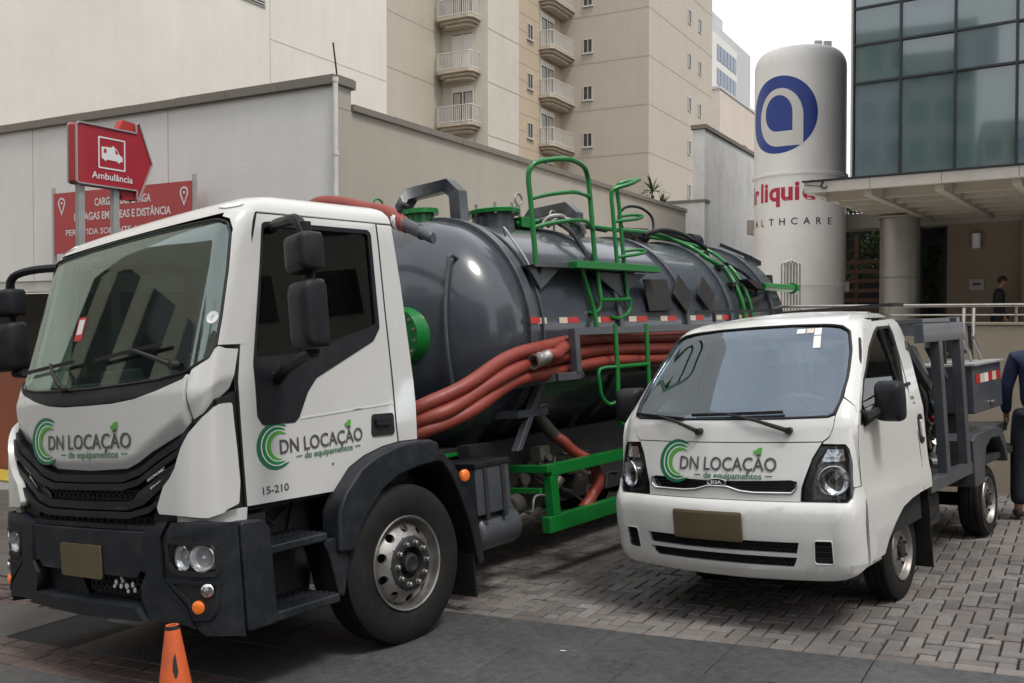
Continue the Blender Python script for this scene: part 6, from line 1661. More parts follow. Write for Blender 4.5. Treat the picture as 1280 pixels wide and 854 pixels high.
# headlamps
HP = rnd([(.935, 1.150), (1.40, 1.150), (1.50, 1.12), (1.585, 1.04), (1.585, .905), (1.52, .850), (1.40, .826), (1.01, .816), (.775, .816), (.80, .92), (.86, 1.06)], .02)
for s_ in (1, -1):
    f_ = (lambda p: p) if s_ > 0 else mir
    hl = patch('headlamp', f_(HP), VX, 'hlback', van, off=-.05, thick=.01, gu=.1, gv=.05, bevel=0)
    patch('lamp_surround', bridged(f_(HP), f_(rnd([(.97, 1.135), (1.38, 1.135), (1.47, 1.105), (1.545, 1.03), (1.545, .91), (1.48, .865), (1.38, .842), (1.02, .832), (.83, .832), (.85, .92), (.90, 1.06)], .02))), VX, 'gloss', hl, off=-.002, thick=.04, gu=.1, gv=.05, bevel=.003)
    patch('turn_reflector', f_(rnd([(.98, 1.13), (1.37, 1.13), (1.42, 1.06), (.93, 1.055)], .01)), VX, 'reflector', hl, off=-.015, thick=.008, gu=.1, gv=0, bevel=0)
    c_ = Vector(VX(1.10 * s_, .945, -.012)); nrm = Vector((-1, -s_ * .55, .05)).normalized()
    mb = MB(); mb.lathe([(-.05, .01), (-.045, .04), (-.02, .075), (.0, .092), (.005, .090)], c_, nrm, 28); mb.build('reflector_bowl', 'reflector', hl)
    mb = MB(); mb.lathe([(-.04, .018), (-.015, .018), (-.01, .0)], c_, nrm, 12); mb.build('bulb', 'seal', hl)
    mb = MB(); mb.tube([c_ + nrm * .006 + (nrm.cross(Vector((0, 0, 1))).normalized() * math.cos(t) + Vector((0, 0, 1)) * math.sin(t)) * .088 for t in [2 * PI * i / 28 for i in range(28)]], .004, 6, closed=True); mb.build('bowl_ring', 'chrome', hl)
    patch('lamp_lens', f_(HP), VX, 'lensclear', hl, off=.002, thick=.003, gu=.1, gv=.05, bevel=0)
# bumper
bt = [(0, .815), (.745, .812), (1.4, .812), (1.55, .845), (1.62, .900), (2.0, .900), (2.02, .50), (1.6, .40), (1.31, .368), (.91, .348), (.65, .342), (.15, .338), (0, .337)]
VBM = Shell([(.30, -1.13), (.345, -1.17), (.40, -1.20), (.60, -1.225), (.74, -1.225), (.80, -1.205), (.82, -1.18), (.93, -1.16)], [(.3, .80), (.345, .84), (.45, .868), (.78, .875), (.9, .862)], .095, .155)
VB = lambda u, z, o=0: VBM(u, z, o)
vb = empty('front_bumper'); vb.parent = van
bt = [(0, .820), (.745, .817), (1.40, .817), (1.52, .842), (1.60, .900), (2.0, .905), (2.0, .44), (1.6, .385), (1.31, .360), (.91, .345), (.65, .340), (.15, .336), (0, .336)]
intake_a = rnd([(-.775, .583), (.705, .583), (.685, .512), (-.765, .512)], .02)
intake_b = rnd([(-.765, .490), (.683, .490), (.655, .428), (-.72, .428)], .02)
intake_a = [((u + .035) * 1.0, z) for u, z in intake_a]; intake_b = [((u + .035), z) for u, z in intake_b]
fog = rnd([(.865, .598), (1.015, .598), (1.010, .455), (.850, .455)], .025)
body = bt + [(-u, z) for u, z in bt[::-1]][1:-1]
# cut remaining holes one after another
def add_hole(outer, inner):
    return bridged(outer, inner)
halfR = [(u, z) for u, z in bt]
cen = [(-.78, .8185), (.78, .8185), (.80, .342), (.3, .337), (-.3, .337), (-.80, .342)]
def strip(poly, nm='bumper_panel', bv=.0): return patch(nm, poly, VB, 'white2', vb, off=0, thick=.035, gu=.1, gv=.05, bevel=bv)
strip([(-.78, .8185), (0, .820), (.78, .8185), (.78, .583), (-.78, .583)])
strip([(-.78, .583), (-.735, .583), (-.72, .512), (-.72, .490), (-.68, .428), (-.78, .428)])
strip([(.78, .583), (.74, .583), (.715, .512), (.715, .490), (.68, .428), (.78, .428)])
strip([(-.725, .512), (.72, .512), (.72, .490), (-.725, .490)], 'intake_bar')
strip([(-.78, .428), (.78, .428), (.78, .343), (.3, .337), (-.3, .337), (-.78, .343)])
for s_ in (1, -1):
    f_ = (lambda p: p) if s_ > 0 else mir
    out_ = [(.78, .8185), (1.40, .817), (1.52, .842), (1.60, .900), (2.0, .905), (2.0, .44), (1.6, .385), (1.31, .360), (.91, .345), (.78, .343)]
    strip(f_(bridged(out_, fog)))
    mb = MB(); patch('bumper_side', [(-.90, .905), (-.80, .72), (-.79, .50), (-.86, .445), (-.92, .44), (-.935, .905)], (lambda x, z, o=0, s_=s_: (x, -s_ * (lerp(VBM.HW, z) + o), z)), 'white2', vb, thick=.03, gu=0, gv=.06, bevel=0)
    patch('fog_lamp', f_(fog), VB, 'seal', vb, off=-.03, thick=.01, gu=.1, gv=0, bevel=0)
    mb = MB()
    for z in (.49, .527, .562): mb.bar(VB(.865 * s_, z, -.018), VB(1.0 * s_, z, -.018), .014, .008)
    mb.build('fog_louvre', 'gloss', vb)
    mb = MB(); mb.tube([VB(u, z, .0) for u, z in f_(fog)], .004, 6, closed=True); mb.build('fog_rim', 'white2', vb)
patch('intake_backing', [(-.76, .60), (.76, .60), (.76, .42), (-.76, .42)], VB, 'dark', vb, off=-.055, thick=.01, gu=.1, gv=0, bevel=0)
honeycomb(lambda u, z, o: VB(u, z, o), -.73, .73, .515, .58, .024, -.025, 'intake_mesh', 'black', vb, t=.0045, k=.5)
honeycomb(lambda u, z, o: VB(u, z, o), -.70, .70, .43, .488, .024, -.025, 'intake_mesh', 'black', vb, t=.0045, k=.5)
patch('licence_plate', rnd([(-.41, .755), (.265, .755), (.265, .572), (-.41, .572)], .02), VB, 'platem', vb, off=.018, thick=.010, gu=.1, gv=0, bevel=.003)
mb = MB(); mb.box(-1.05, -.8, -.72, .72, .40, .80); mb.build('bumper_core', 'dark', van)
# corner panels between lamp and door
for s_ in (1, -1):
    f_ = (lambda p: p) if s_ > 0 else mir
    def du(x, z): return 2 + x - VC.xc(z)
    CPn = [(1.19, 1.330), (1.36, 1.43), (1.70, 1.375), (du(-.905, 1.30), 1.275), (du(-.94, 1.2), 1.20), (du(-.955, 1.05), 1.05), (du(-.955, .90), .908), (1.60, .905), (1.60, 1.045), (1.51, 1.13), (1.41, 1.160), (.95, 1.164), (.955, 1.175), (1.11, 1.253)]
    patch('corner_panel', f_(CPn), VX, 'white2', van, off=0, thick=.03, gu=.1, gv=.06, bevel=.005)
    APi = [(1.37, 1.435), (1.44, 1.55), (1.525, 1.72), (1.475, 1.85), (1.27, 1.888), (.9, 1.905), (.5, 1.914), (0, 1.918), (0, 1.94), (1.5, 1.935), (1.99, 1.90)]
    def dx(z): return lerp([(1.27, -.905), (1.56, -.625), (1.76, -.345), (1.84, -.17), (1.90, -.02)], z)
    ed = [(min(du(dx(z), z), 2.5) - .01, z) for z in (1.86, 1.80, 1.74, 1.65, 1.55, 1.42, 1.285)]
    pa = [(1.20, 1.336), (1.375, 1.437), (1.44, 1.55), (1.525, 1.72), (1.475, 1.85), (1.27, 1.888), (1.27, 1.905), (1.95, 1.905), (2.15, 1.885)] + ed + [(1.70, 1.382), (1.36, 1.435)]
    pa = [(1.375, 1.437), (1.44, 1.55), (1.515, 1.72), (1.468, 1.848), (1.26, 1.884), (.9, 1.902), (.9, 1.925), (1.95, 1.925), (ed[0][0], 1.905)] + ed + [(1.70, 1.382)]
    patch('a_pillar', f_(pa), VX, 'white2', van, off=0, thick=.04, gu=.08, gv=.05, bevel=.005)
    patch('pillar_vent', f_(rnd([(1.72, 1.80), (1.82, 1.79), (1.86, 1.70), (1.84, 1.62), (1.76, 1.66)], .02)), VX, 'seal', van, off=.004, thick=.006, gu=.1, gv=0, bevel=.002)
for s_ in (1, -1):
    mb = MB()
    for P_ in ([(1.59, .9025), (1.80, .9025), (2.0, .904), (2 + (-.945 - VC.xc(.905)), .905)],):
        for a, b in zip(P_, P_[1:]): mb.bar(VX(a[0] * s_, a[1], .0), VX(b[0] * s_, b[1], .0), .006, .006)
    pts = [(-.945, .44), (-.945, .65), (-.945, .90), (-.94, 1.05), (-.918, 1.2), (-.895, 1.27)]
    for a, b in zip(pts, pts[1:]):
        q = [(p[0], -s_ * (lerp(VC.HW, p[1]) + .0), p[1]) for p in (a, b)]; mb.bar(q[0], q[1], .003, .003, up=(0, 1, 0))
    q = [(-.945, .62), (-.80, .66), (-.78, .70)]
    mb.build('panel_seam', 'seal', van)
mb = MB()
patch('roof_header', [(-.9, 1.925), (.9, 1.925), (.9, 1.902), (.5, 1.910), (0, 1.913), (-.5, 1.910), (-.9, 1.902)], VX, 'white2', van, off=0, thick=.04, gu=.1, gv=0, bevel=0)
# roof
zs = [1.925, 1.935, 1.945, 1.955, 1.963, 1.970, 1.975]
rows = VC.loft(zs, .44)
for i, r_ in enumerate(rows):
    k = i / (len(rows) - 1); x_ = .46 - .12 * k ** 2
    r_[0] = (x_, r_[0][1], r_[0][2]); r_[-1] = (x_, r_[-1][1], r_[-1][2])
mb = MB(); mb.grid(rows); top = rows[-1]; m_ = len(top)
c_in = [[Vector(p).lerp(Vector((.10, 0, 1.99)), t) for p in top] for t in (0, .3, .65, .97)]
for row, t in zip(c_in, (0, .3, .65, .97)):
    for p in row: p.z = 1.975 + .028 * (1 - (1 - t) ** 2)
mb.grid(c_in); mb.add([tuple(p) for p in c_in[-1]], [tuple(range(m_))])
mb.add([rows[j][0] for j in range(len(rows))] + [rows[j][-1] for j in range(len(rows))][::-1], [tuple(range(2 * len(rows)))])
mb.add([top[0], top[-1]] + [tuple(c_in[k][-1]) for k in (1, 2, 3)] + [tuple(c_in[k][0]) for k in (3, 2, 1)], [tuple(range(8))])
rf = mb.build('roof', 'white2', van, auto=False)
for p in rf.data.polygons: p.use_smooth = True
rf.data.set_sharp_from_angle(angle=R(50))
# doors with wheel arch
VD = [(-.90, 1.274), (-.62, 1.56), (-.34, 1.755), (-.16, 1.845), (-.02, 1.90), (.30, 1.912), (.385, 1.90), (.41, 1.82), (.375, 1.55), (.33, 1.30), (.345, 1.0), (.372, .73), (.04, .715), (-.251, .682), (-.48, .60), (-.60, .50), (-.64, .43), (-.78, .425), (-.945, .44), (-.945, .90), (-.94, 1.05), (-.925, 1.2)]
VD = [(-.90, 1.274), (-.62, 1.56), (-.34, 1.755), (-.16, 1.845), (-.02, 1.90), (.40, 1.912), (.455, 1.88), (.47, 1.80), (.43, 1.55), (.395, 1.30), (.385, 1.0), (.385, .715), (.14, .712), (-.06, .700), (-.251, .672), (-.42, .60), (-.54, .51), (-.60, .43), (-.78, .425), (-.82, .45), (-.82, .60), (-.945, .90), (-.94, 1.05), (-.925, 1.2)]
VH = rnd([(-.868, 1.268), (-.60, 1.535), (-.32, 1.730), (-.13, 1.825), (-.03, 1.862), (.24, 1.866), (.235, 1.72), (.12, 1.44), (-.08, 1.435), (-.35, 1.40), (-.60, 1.30), (-.80, 1.262)], .02)
VG = rnd([(-.845, 1.278), (-.60, 1.515), (-.32, 1.708), (-.13, 1.803), (-.02, 1.842), (.205, 1.846), (.200, 1.72), (.095, 1.455), (-.08, 1.452), (-.35, 1.417), (-.60, 1.318), (-.79, 1.275)], .02)
for s_, fn in ((1, VS), (-1, VSf)):
    d_ = patch('cab_door', bridged(VD, VH), fn, 'white2', van, thick=.035, gu=.2, gv=.08, bevel=.004)
    patch('window_frame', bridged(VH, VG), fn, 'seal', d_, off=.003, thick=.03, gu=.3, gv=.2, bevel=.002)
    patch('door_glass', VG, fn, 'glass_van_side', d_, off=-.012, thick=.004, gu=0, gv=.2, bevel=0)
    mb = MB(); mb.bar(fn(.02, 1.845, -.004), fn(-.0 + .02, 1.45, -.004), .012, .022); mb.build('window_divider', 'seal', d_)
    mb = MB(); mb.bar(fn(.10, 1.446, .008), fn(.22, 1.452, .008), .02, .022); mb.build('window_ledge', 'seal', d_, bevel=.004)
    mb = MB()
    seam = [(.245, 1.88), (.25, 1.80), (.205, 1.60), (.18, 1.40), (.215, 1.1), (.235, .90), (.20, .715)]
    for a, b in zip(seam, seam[1:]): mb.bar(fn(*a, .0005), fn(*b, .0005), .003, .007)
    sm2 = [(-.945, .90), (-.935, 1.05), (-.93, 1.2)]
    mb.build('door_seam', 'seal', d_)
    h_ = patch('door_handle', rnd([(.235, 1.235), (.335, 1.235), (.345, 1.03), (.235, 1.03)], .05, 5), fn, 'seal', d_, off=.006, thick=.008, gu=0, gv=0, bevel=.003)
    patch('handle_grip', rnd([(.262, 1.195), (.305, 1.195), (.308, 1.07), (.262, 1.07)], .02, 4), fn, 'trimgrey', h_, off=.018, thick=.012, gu=0, gv=0, bevel=.004)
    # wheel arch liner
    mb = MB(); n = 14; rows_ = []
    for i in range(n + 1):
        t = PI * i / n; rows_.append([(-.02 + .46 * math.cos(t) * 1.0 - .08, s_ * -.80, .36 + .36 * math.sin(t)), (-.02 + .46 * math.cos(t) - .08, s_ * -.45, .36 + .36 * math.sin(t))])
    mb.grid(rows_); mb.build('wheel_arch_liner', 'dark', van)
    # mirror
    m2 = empty('door_mirror'); m2.parent = van
    mb = MB(); mb.tube([(-.80, -s_ * .83, 1.30), (-.74, -s_ * .86, 1.31), (-.66, -s_ * .90, 1.34)], .03, 8, rad=[.055, .035, .03]); mb.build('mirror_arm', 'seal', m2)
    mb = MB(); N = 24; cx_, cy_ = -.60, .945
    def ring2(sc, dep):
        out = []
        for i in range(N):
            t = 2 * PI * i / N; ct, s2 = math.cos(t), math.sin(t); e = .36
            a_ = math.copysign(abs(ct) ** e, ct) * .098 * sc; b_ = math.copysign(abs(s2) ** e, s2) * .125 * sc
            out.append((cx_ - dep - a_ * .3, -s_ * (cy_ + a_ * .95), 1.392 + b_))
        return out
    rs = [ring2(.92, -.04), ring2(1, -.02), ring2(1.02, .03), ring2(.97, .07), ring2(.84, .095), ring2(.5, .11), ring2(.1, .113)]
    vs = [v for r_ in rs for v in r_]; fs = [(i * N + j, i * N + (j + 1) % N, (i + 1) * N + (j + 1) % N, (i + 1) * N + j) for i in range(len(rs) - 1) for j in range(N)]
    mb.add(vs, fs, True); mb.add(rs[-1], [tuple(range(N))], True); h2 = mb.build('mirror_housing', 'black', m2, auto=False)
    mb = MB(); mb.add(ring2(.9, -.041), [tuple(range(N))]); mb.build('mirror_glass', 'chrome', h2, auto=False)
for tx, z, h_, w_ in (('TURBO', 1.372, .022, .085), ('2500', 1.340, .014, .05)):
    lettering('badge_lettering', tx, VS, M['lgrey'], van, h_, width=w_, u0=.17 if h_ > .02 else .20, v0=z - .03, off=.002, bold=.02)
# wipers
def vwiper(py, pz, ty, tz, b0, b1):
    mb = MB(); p = Vector(VF(py, pz, .03)); t = Vector(VF(ty, tz, .03)); m = p.lerp(t, .5) + Vector((-.015, 0, .012))
    mb.tube([p, m, t], .01, 8, rad=[.016, .011, .007]); mb.cyl(Vector(VF(py, pz, -.005)), Vector(VF(py, pz, .045)), .022, 12)
    wp = mb.build('wiper', 'seal', van)
    mb = MB(); q = [Vector(VF(b0[0] + (b1[0] - b0[0]) * i / 8, b0[1] + (b1[1] - b0[1]) * i / 8, .018)) for i in range(9)]
    for a, b in zip(q, q[1:]): mb.bar(a, b, .010, .020)
    mb.build('wiper_blade', 'seal', wp)
vwiper(-.14, 1.245, -.50, 1.345, (-.78, 1.355), (-.28, 1.325))
vwiper(.46, 1.248, .05, 1.355, (-.22, 1.348), (.42, 1.36))
# sill and mud flap
mb = MB(); mb.prism([(-1.02, .40), (-.62, .40), (-.62, .43), (-1.02, .44)], lambda x, z, h: (x, h, z), -.83, -.60); mb.build('side_step', 'white2', van, bevel=.006)
for sg in (-1, 1):
    mb = MB(); mb.box(.37, .39, min(sg * .60, sg * .84), max(sg * .60, sg * .84), .14, .72); mb.build('mud_flap', 'rubber', van, bevel=.004)
def small_wheel(x, y, sg, nm, Ro=.327, wd=.19, inset=False):
    wr = empty(nm); wr.parent = van; ax = (0, sg, 0); c = Vector((x, y, Ro)); cc = c - Vector((0, sg, 0)) * wd / 2
    mb = MB(); h = wd / 2
    pf = [(-h * .8, .195), (-h * .95, .215), (-h, .25), (-h * .97, .285), (-h * .88, Ro - .02), (-h * .78, Ro - .003)]
    tr = []
    for q in (-.45, 0, .45): a = q * h; tr += [(a - .006, Ro), (a - .004, Ro - .009), (a + .004, Ro - .009), (a + .006, Ro)]
    mb.lathe(pf + [(-h * .7, Ro)] + tr + [(h * .7, Ro)] + [(-a, r) for a, r in pf[::-1]], cc, ax, 56); mb.build('tyre', 'rubber', wr)
    mb = MB(); mb.lathe([(-.03, .197), (-.008, .203), (.0, .198), (-.008, .190), (-.03, .186), (-.045, .178)], c, ax, 44)
    zf = lambda r: -.045 + .03 * min(1, (.178 - r) / .06)
    holed_disc(mb, c, ax, .105, .178, 8, .014, .148, zf, el=1.2, seg=10)
    mb.lathe([(-.015, .105), (-.012, .09), (-.02, .075), (-.04, .065), (-.04, 0)], c, ax, 32); mb.build('rim', 'rim', wr)
    mb = MB(); mb.lathe([(-.04, .055), (-.0, .05), (.004, .035), (.004, 0)], c, ax, 24); mb.build('hub', 'hub', wr)
    for k in range(6):
        t = 2 * PI * k / 6; p = c + Vector((math.sin(t) * .085, sg * -.018, math.cos(t) * .085)); mb = MB(); mb.lathe([(0, .012), (.018, .011), (.022, 0)], p, ax, 8); mb.build('wheel_nut', 'hub', wr)
    mb = MB(); mb.lathe([(-.15, .15), (-.05, .16), (-.045, 0)], c, ax, 20); mb.build('brake_drum', 'dark', wr)
small_wheel(.0, -.76, -1, 'front_wheel'); small_wheel(0, .76, 1, 'front_wheel')
small_wheel(2.33, -.76, -1, 'rear_wheel', Ro=.305); small_wheel(2.33, .76, 1, 'rear_wheel', Ro=.305)
# chassis
mb = MB()
for y in (-.36, .36): mb.box(-.9, 3.3, y - .035, y + .035, .50, .64)
for x in (.6, 1.4, 2.2, 3.2): mb.box(x - .04, x + .04, -.35, .35, .52, .62)
mb.cyl((0, -.65, .32), (0, .65, .32), .04, 10); mb.cyl((2.33, -.65, .305), (2.33, .65, .305), .06, 10); mb.lathe([(-.15, 0), (-.14, .1), (0, .14), (.14, .1), (.15, 0)], (2.33, 0, .305), (0, 1, 0), 14)
mb.build('chassis_rails', 'chassis', van)
mb = MB(); mb.box(.62, 1.05, -.72, -.40, .33, .58); mb.build('tool_box', 'chassis', van, bevel=.03)
mb = MB(); mb.lathe([(0, 0), (0, .1), (.02, .12), (.35, .12), (.37, .1), (.37, 0)], (.55, -.62, .46), (1, 0, 0), 18); mb.build('air_filter', 'chassis', van)
# equipment frame
ef = empty('equipment_frame'); ef.parent = van
def fb(p, q, a, b, nm='frame_member', m='greyp'):
    mb = MB(); mb.bar(p, q, a, b); mb.build(nm, m, ef, bevel=.005)
Y0, Y1 = -.82, .72
fb((.45, Y0, 1.795), (1.52, Y0, 1.795), .07, .14); fb((.45, Y1, 1.795), (1.52, Y1, 1.795), .07, .14)
fb((.52, Y0, 1.87), (.52, Y1, 1.87), .10, .05); fb((1.46, Y0 - .01, 1.84), (1.46, Y1, 1.84), .10, .13)
mb = MB(); mb.box(.46, 1.15, Y0 - .03, Y0 + .16, 1.868, 1.90); mb.build('top_plate', 'greyp', ef, bevel=.004)
fb((.86, Y0, 1.73), (.86, Y0, .74), .07, .09); fb((1.42, Y0, 1.73), (1.42, Y0, .70), .07, .10); fb((.50, Y1, 1.73), (.50, Y1, .7), .07, .07); fb((1.42, Y1, 1.73), (1.42, Y1, .7), .07, .07)
fb((.40, Y0, .70), (1.50, Y0, .70), .07, .09); fb((.42, Y0 + .10, 1.72), (.95, Y0 + .10, 1.38), .05, .07); fb((1.0, Y0 + .10, 1.70), (1.40, Y0 + .10, 1.42), .05, .06)
fb((.45, -.1, 1.72), (1.40, -.1, 1.35), .05, .06)
mb = MB(); mb.box(.40, 3.35, -.80, .80, .64, .69); mb.build('load_bed', 'chassis', ef)
# machine inside
mb = MB(); mb.lathe([(0, 0), (0, .26), (.03, .29), (.60, .29), (.63, .26), (.63, 0)], (.50, -.30, 1.30), (1, 0, 0), 36); mb.build('pressure_vessel', 'steel', ef)
mb = MB(); mb.prism([(.45, 1.76), (1.05, 1.70), (1.35, 1.45), (.80, 1.55)], lambda x, z, h: (x, h, z), -.62, -.18); mb.build('machine_cover', 'signwhite', ef, bevel=.01)
mb = MB(); mb.box(.48, 1.34, -.55, .4, .70, 1.02); mb.build('pump_body', 'chassis', ef, bevel=.02)
mb = MB(); mb.box(.60, 1.36, -.30, .5, 1.02, 1.62); mb.build('engine_cover', 'chassis', ef, bevel=.03)
for i in range(6):
    mb = MB(); mb.tube(smooth_path([(.55 + .12 * i, -.60, .9), (.58 + .12 * i, -.66, 1.15 + .05 * (i % 3)), (.68 + .1 * i, -.62, 1.38), (.85 + .08 * i, -.5, 1.42)], 4), .016, 6); mb.build('hydraulic_hose', 'seal', ef)
random.seed(11)
for i in range(20):
    mb = MB(); x = random.uniform(.5, 1.35); y = random.uniform(-.74, -.55); z = random.uniform(.72, 1.45); k = random.random()
    if k < .4: mb.cyl((x, y, z), (x + random.uniform(-.06, .1), y - .04, z + random.uniform(-.05, .1)), random.uniform(.02, .05), 12)
    elif k < .7: mb.box(x, x + random.uniform(.05, .12), y, y + .08, z, z + random.uniform(.05, .1))
    else: mb.tube(smooth_path([(x, y, z), (x + .08, y - .04, z - .1), (x + .2, y, z - .02), (x + .3, y, z + .08)], 4), .010, 6)
    mb.build('machine_fitting', random.choice(['grime', 'chassis', 'steel', 'black']), ef)
mb = MB(); mb.cyl((.98, -.74, 1.24), (.98, -.80, 1.24), .04, 16); mb.build('pressure_gauge', mat('gauge_blue', (.05, .22, .42), .4), ef)
mb = MB(); mb.cyl((.90, -.74, 1.14), (1.0, -.80, 1.17), .02, 10); mb.build('valve_handle', 'tred', ef)
# rear fender, control box
mb = MB(); fo = [(1.90, .60), (1.93, .78), (2.02, .90), (2.18, .955), (2.55, .955), (2.70, .88), (2.78, .72), (2.80, .60)]
fo = [(1.62, .52), (1.62, .90), (1.70, .94), (2.42, .94), (2.60, .90), (2.72, .76), (2.75, .60), (2.70, .60), (2.62, .74), (2.50, .84), (2.2, .86), (2.02, .80), (1.95, .68), (1.93, .52)]
mb.prism(fo, lambda x, z, h: (x, h, z), -.84, -.52); mb.build('rear_fender', 'greyp', van, bevel=.01)
mb = MB(); mb.prism([(x, z) for x, z in fo], lambda x, z, h: (x, h, z), .52, .84); mb.build('rear_fender', 'greyp', van, bevel=.01)
cb = empty('control_box'); cb.parent = van
mb = MB(); mb.box(1.78, 2.72, -.83, -.35, 1.10, 1.50); mb.build('cabinet', 'greyp', cb, bevel=.01)
mb = MB(); mb.box(1.75, 2.76, -.86, -.32, 1.495, 1.515); mb.build('cabinet_top', 'aluminium', cb, bevel=.003)
for i, m in enumerate(('tred', 'tcream', 'signwhite', 'tred', 'tcream', 'tred')):
    mb = MB(); x = 1.86 + i * .135; mb.box(x, x + .13, -.834, -.8315, 1.345, 1.42); mb.build('reflective_tape', m, cb)
mb = MB(); mb.cyl((2.30, -.835, 1.16), (2.30, -.86, 1.16), .018, 10); mb.build('cabinet_latch', 'steel', cb)
mb = MB()
for a, b in (((1.85, -.6, 1.52), (1.85, -.6, 1.84)), ((2.70, -.6, 1.52), (2.70, -.6, 1.84)), ((1.85, -.6, 1.84), (2.70, -.6, 1.84)), ((1.85, -.6, 1.60), (2.70, -.6, 1.60))): mb.bar(a, b, .03, .03)
mb.build('box_rack', 'chassis', cb)
for x in (2.12, 2.44):
    mb = MB(); mb.tube(smooth_path([(x + .05, -.7, 1.98), (x - .02, -.7, 1.78), (x - .03, -.7, 1.70), (x + .12, -.7, 1.60), (x + .16, -.7, 1.52)], 5), .016, 8); mb.build('handle_tube', 'steel', cb)
mb = MB(); mb.box(1.95, 2.08, -.66, -.55, 1.56, 1.74); mb.cyl((2.02, -.67, 1.68), (2.02, -.60, 1.68), .05, 12); mb.build('small_motor', 'chassis', cb, bevel=.01)
mb = MB(); mb.box(1.75, 3.3, -.72, .72, .82, .90); mb.box(1.8, 1.9, -.7, .7, .66, 1.1); mb.build('bed_support', 'chassis', van)
mb = MB(); mb.box(.30, .55, -.70, .20, 2.005, 2.025); mb.bar((.10, .60, 1.98), (.10, .60, 2.05), .02, .02); mb.bar((-.15, .62, 2.06), (.45, .20, 2.04), .025, .02); mb.build('roof_rack_bar', 'seal', van)
# ================================================================== SIGNS
SGF = frame(-4.34, 9.6, 61.3, ground=False)
sg = empty('ambulance_sign', SGF, 'dark red arrow shaped sign on two grey posts reading Ambulância', 'sign')
ARW = [(0.0, 3.235), (0.0, 3.805), (.03, 3.83), (.725, 3.828), (.725, 3.915), (.76, 3.945), (.930, 3.525), (.745, 3.115), (.725, 3.13), (.725, 3.222), (.03, 3.222)]
fS = lambda u, v, o=0: (u, -o, v)
ob = patch('sign_box', ARW, fS, 'red', sg, off=0, thick=.12, gu=0, gv=0, bevel=.008)
mb = MB(); mb.box(-.004, 0, .012, .108, 3.25, 3.80); mb.build('side_panel', 'redside', sg)
mb = MB()
mb2 = ARW + [ARW[0]]
for y in (-.004, .124):
    for a, b in zip(mb2, mb2[1:]): mb.bar((a[0], y, a[1]), (b[0], y, b[1]), .014, .020, up=(0, 1, 0))
mb.build('edge_trim', 'aluminium', sg)
mb = MB(); mb.prism([(.50, 3.80), (.58, 3.945), (.725, 3.935), (.725, 3.83)], lambda x, z, h: (x, h, z), .02, .11); mb.build('rear_fin', 'redside', sg)
mb = MB(); mb.prism([(.52, 3.225), (.57, 3.115), (.735, 3.125), (.725, 3.222)], lambda x, z, h: (x, h, z), .02, .11); mb.build('rear_fin', 'red', sg)
for x in (.085, .50):
    z0 = -0.6; mb = MB(); mb.box(x - .035, x + .035, .03, .09, z0, 3.225); mb.build('post', 'aluminium', sg, bevel=.004)
fr_ = rnd([(.255, 3.40), (.255, 3.725), (.585, 3.725), (.585, 3.40)], .015)
fi_ = rnd([(.270, 3.415), (.270, 3.710), (.570, 3.710), (.570, 3.415)], .012)
ic = patch('pictogram_frame', bridged(fr_, fi_), fS, 'signwhite', sg, off=.004, thick=.003, gu=0, gv=0, bevel=0)
van_p = [(.295, 3.505), (.295, 3.625), (.42, 3.628), (.425, 3.645), (.445, 3.645), (.45, 3.628), (.475, 3.622), (.515, 3.565), (.548, 3.545), (.552, 3.500), (.525, 3.495), (.505, 3.475), (.480, 3.495), (.36, 3.498), (.342, 3.478), (.318, 3.498)]
patch('ambulance_pictogram', van_p, fS, 'signwhite', sg, off=.004, thick=.003, gu=0, gv=0, bevel=0)
patch('pictogram_window', [(.320, 3.565), (.320, 3.605), (.352, 3.605), (.352, 3.565)], fS, 'red', sg, off=.006, thick=.001, gu=0, gv=0, bevel=0)
patch('pictogram_window', [(.462, 3.572), (.458, 3.612), (.470, 3.612), (.500, 3.570)], fS, 'red', sg, off=.006, thick=.001, gu=0, gv=0, bevel=0)
lettering('sign_lettering', 'Ambulância', lambda u, v, o=0: fS(u, v, o), M['signwhite'], sg, .068, u0=.175, v0=3.292, width=.50, off=.004, bold=.012)
# banner
bn = empty('loading_banner', WF @ Matrix.Translation((-.3, 0, 0)), 'faded red loading bay banner on the white wall behind the arrow sign', 'sign')
fN = lambda u, v, o=0: (-o, 5.47 - u, v)
bx('banner_board', 'banner', bn, 0, .02, 2.37, 5.46, 2.90, 3.86)
for y in (2.35, 5.48): 
    mb = MB(); mb.box(-.01, .04, y - .022, y + .022, -1.4, 3.95); mb.build('post', 'aluminium', bn)
lettering('banner_lettering', 'CARGA E DESCARGA', fN, M['signwhite'], bn, .115, u0=.98, v0=3.615, width=1.25, off=.003, bold=.02)
lettering('banner_lettering', '10 VAGAS EM ÁREAS E DISTÂNCIA', fN, M['signwhite'], bn, .115, u0=.50, v0=3.405, width=2.15, off=.003, bold=.02)
lettering('banner_lettering', 'PERMITIDA SOMENTE A VEÍCULOS', fN, M['signwhite'], bn, .09, u0=.30, v0=3.18, width=2.4, off=.003, bold=.01)
for u in (.20, 2.92):
    c = (u, 3.70); o_ = [(c[0] + .085 * math.cos(t), c[1] + .085 * math.sin(t)) for t in [R(-30 + 12 * i) for i in range(21)]] + [(u, c[1] - .20)]
    i_ = [(c[0] + .060 * math.cos(t), c[1] + .060 * math.sin(t)) for t in [R(-30 + 12 * i) for i in range(21)]] + [(u, c[1] - .155)]
    patch('location_pin', bridged(o_, i_), fN, 'signwhite', bn, off=.004, thick=.002, gu=0, gv=0, bevel=0)
    patch('pin_dot', [(c[0] + .022 * math.cos(t), c[1] + .022 * math.sin(t)) for t in [2 * PI * i / 10 for i in range(10)]], fN, 'signwhite', bn, off=.004, thick=.002, gu=0, gv=0, bevel=0)

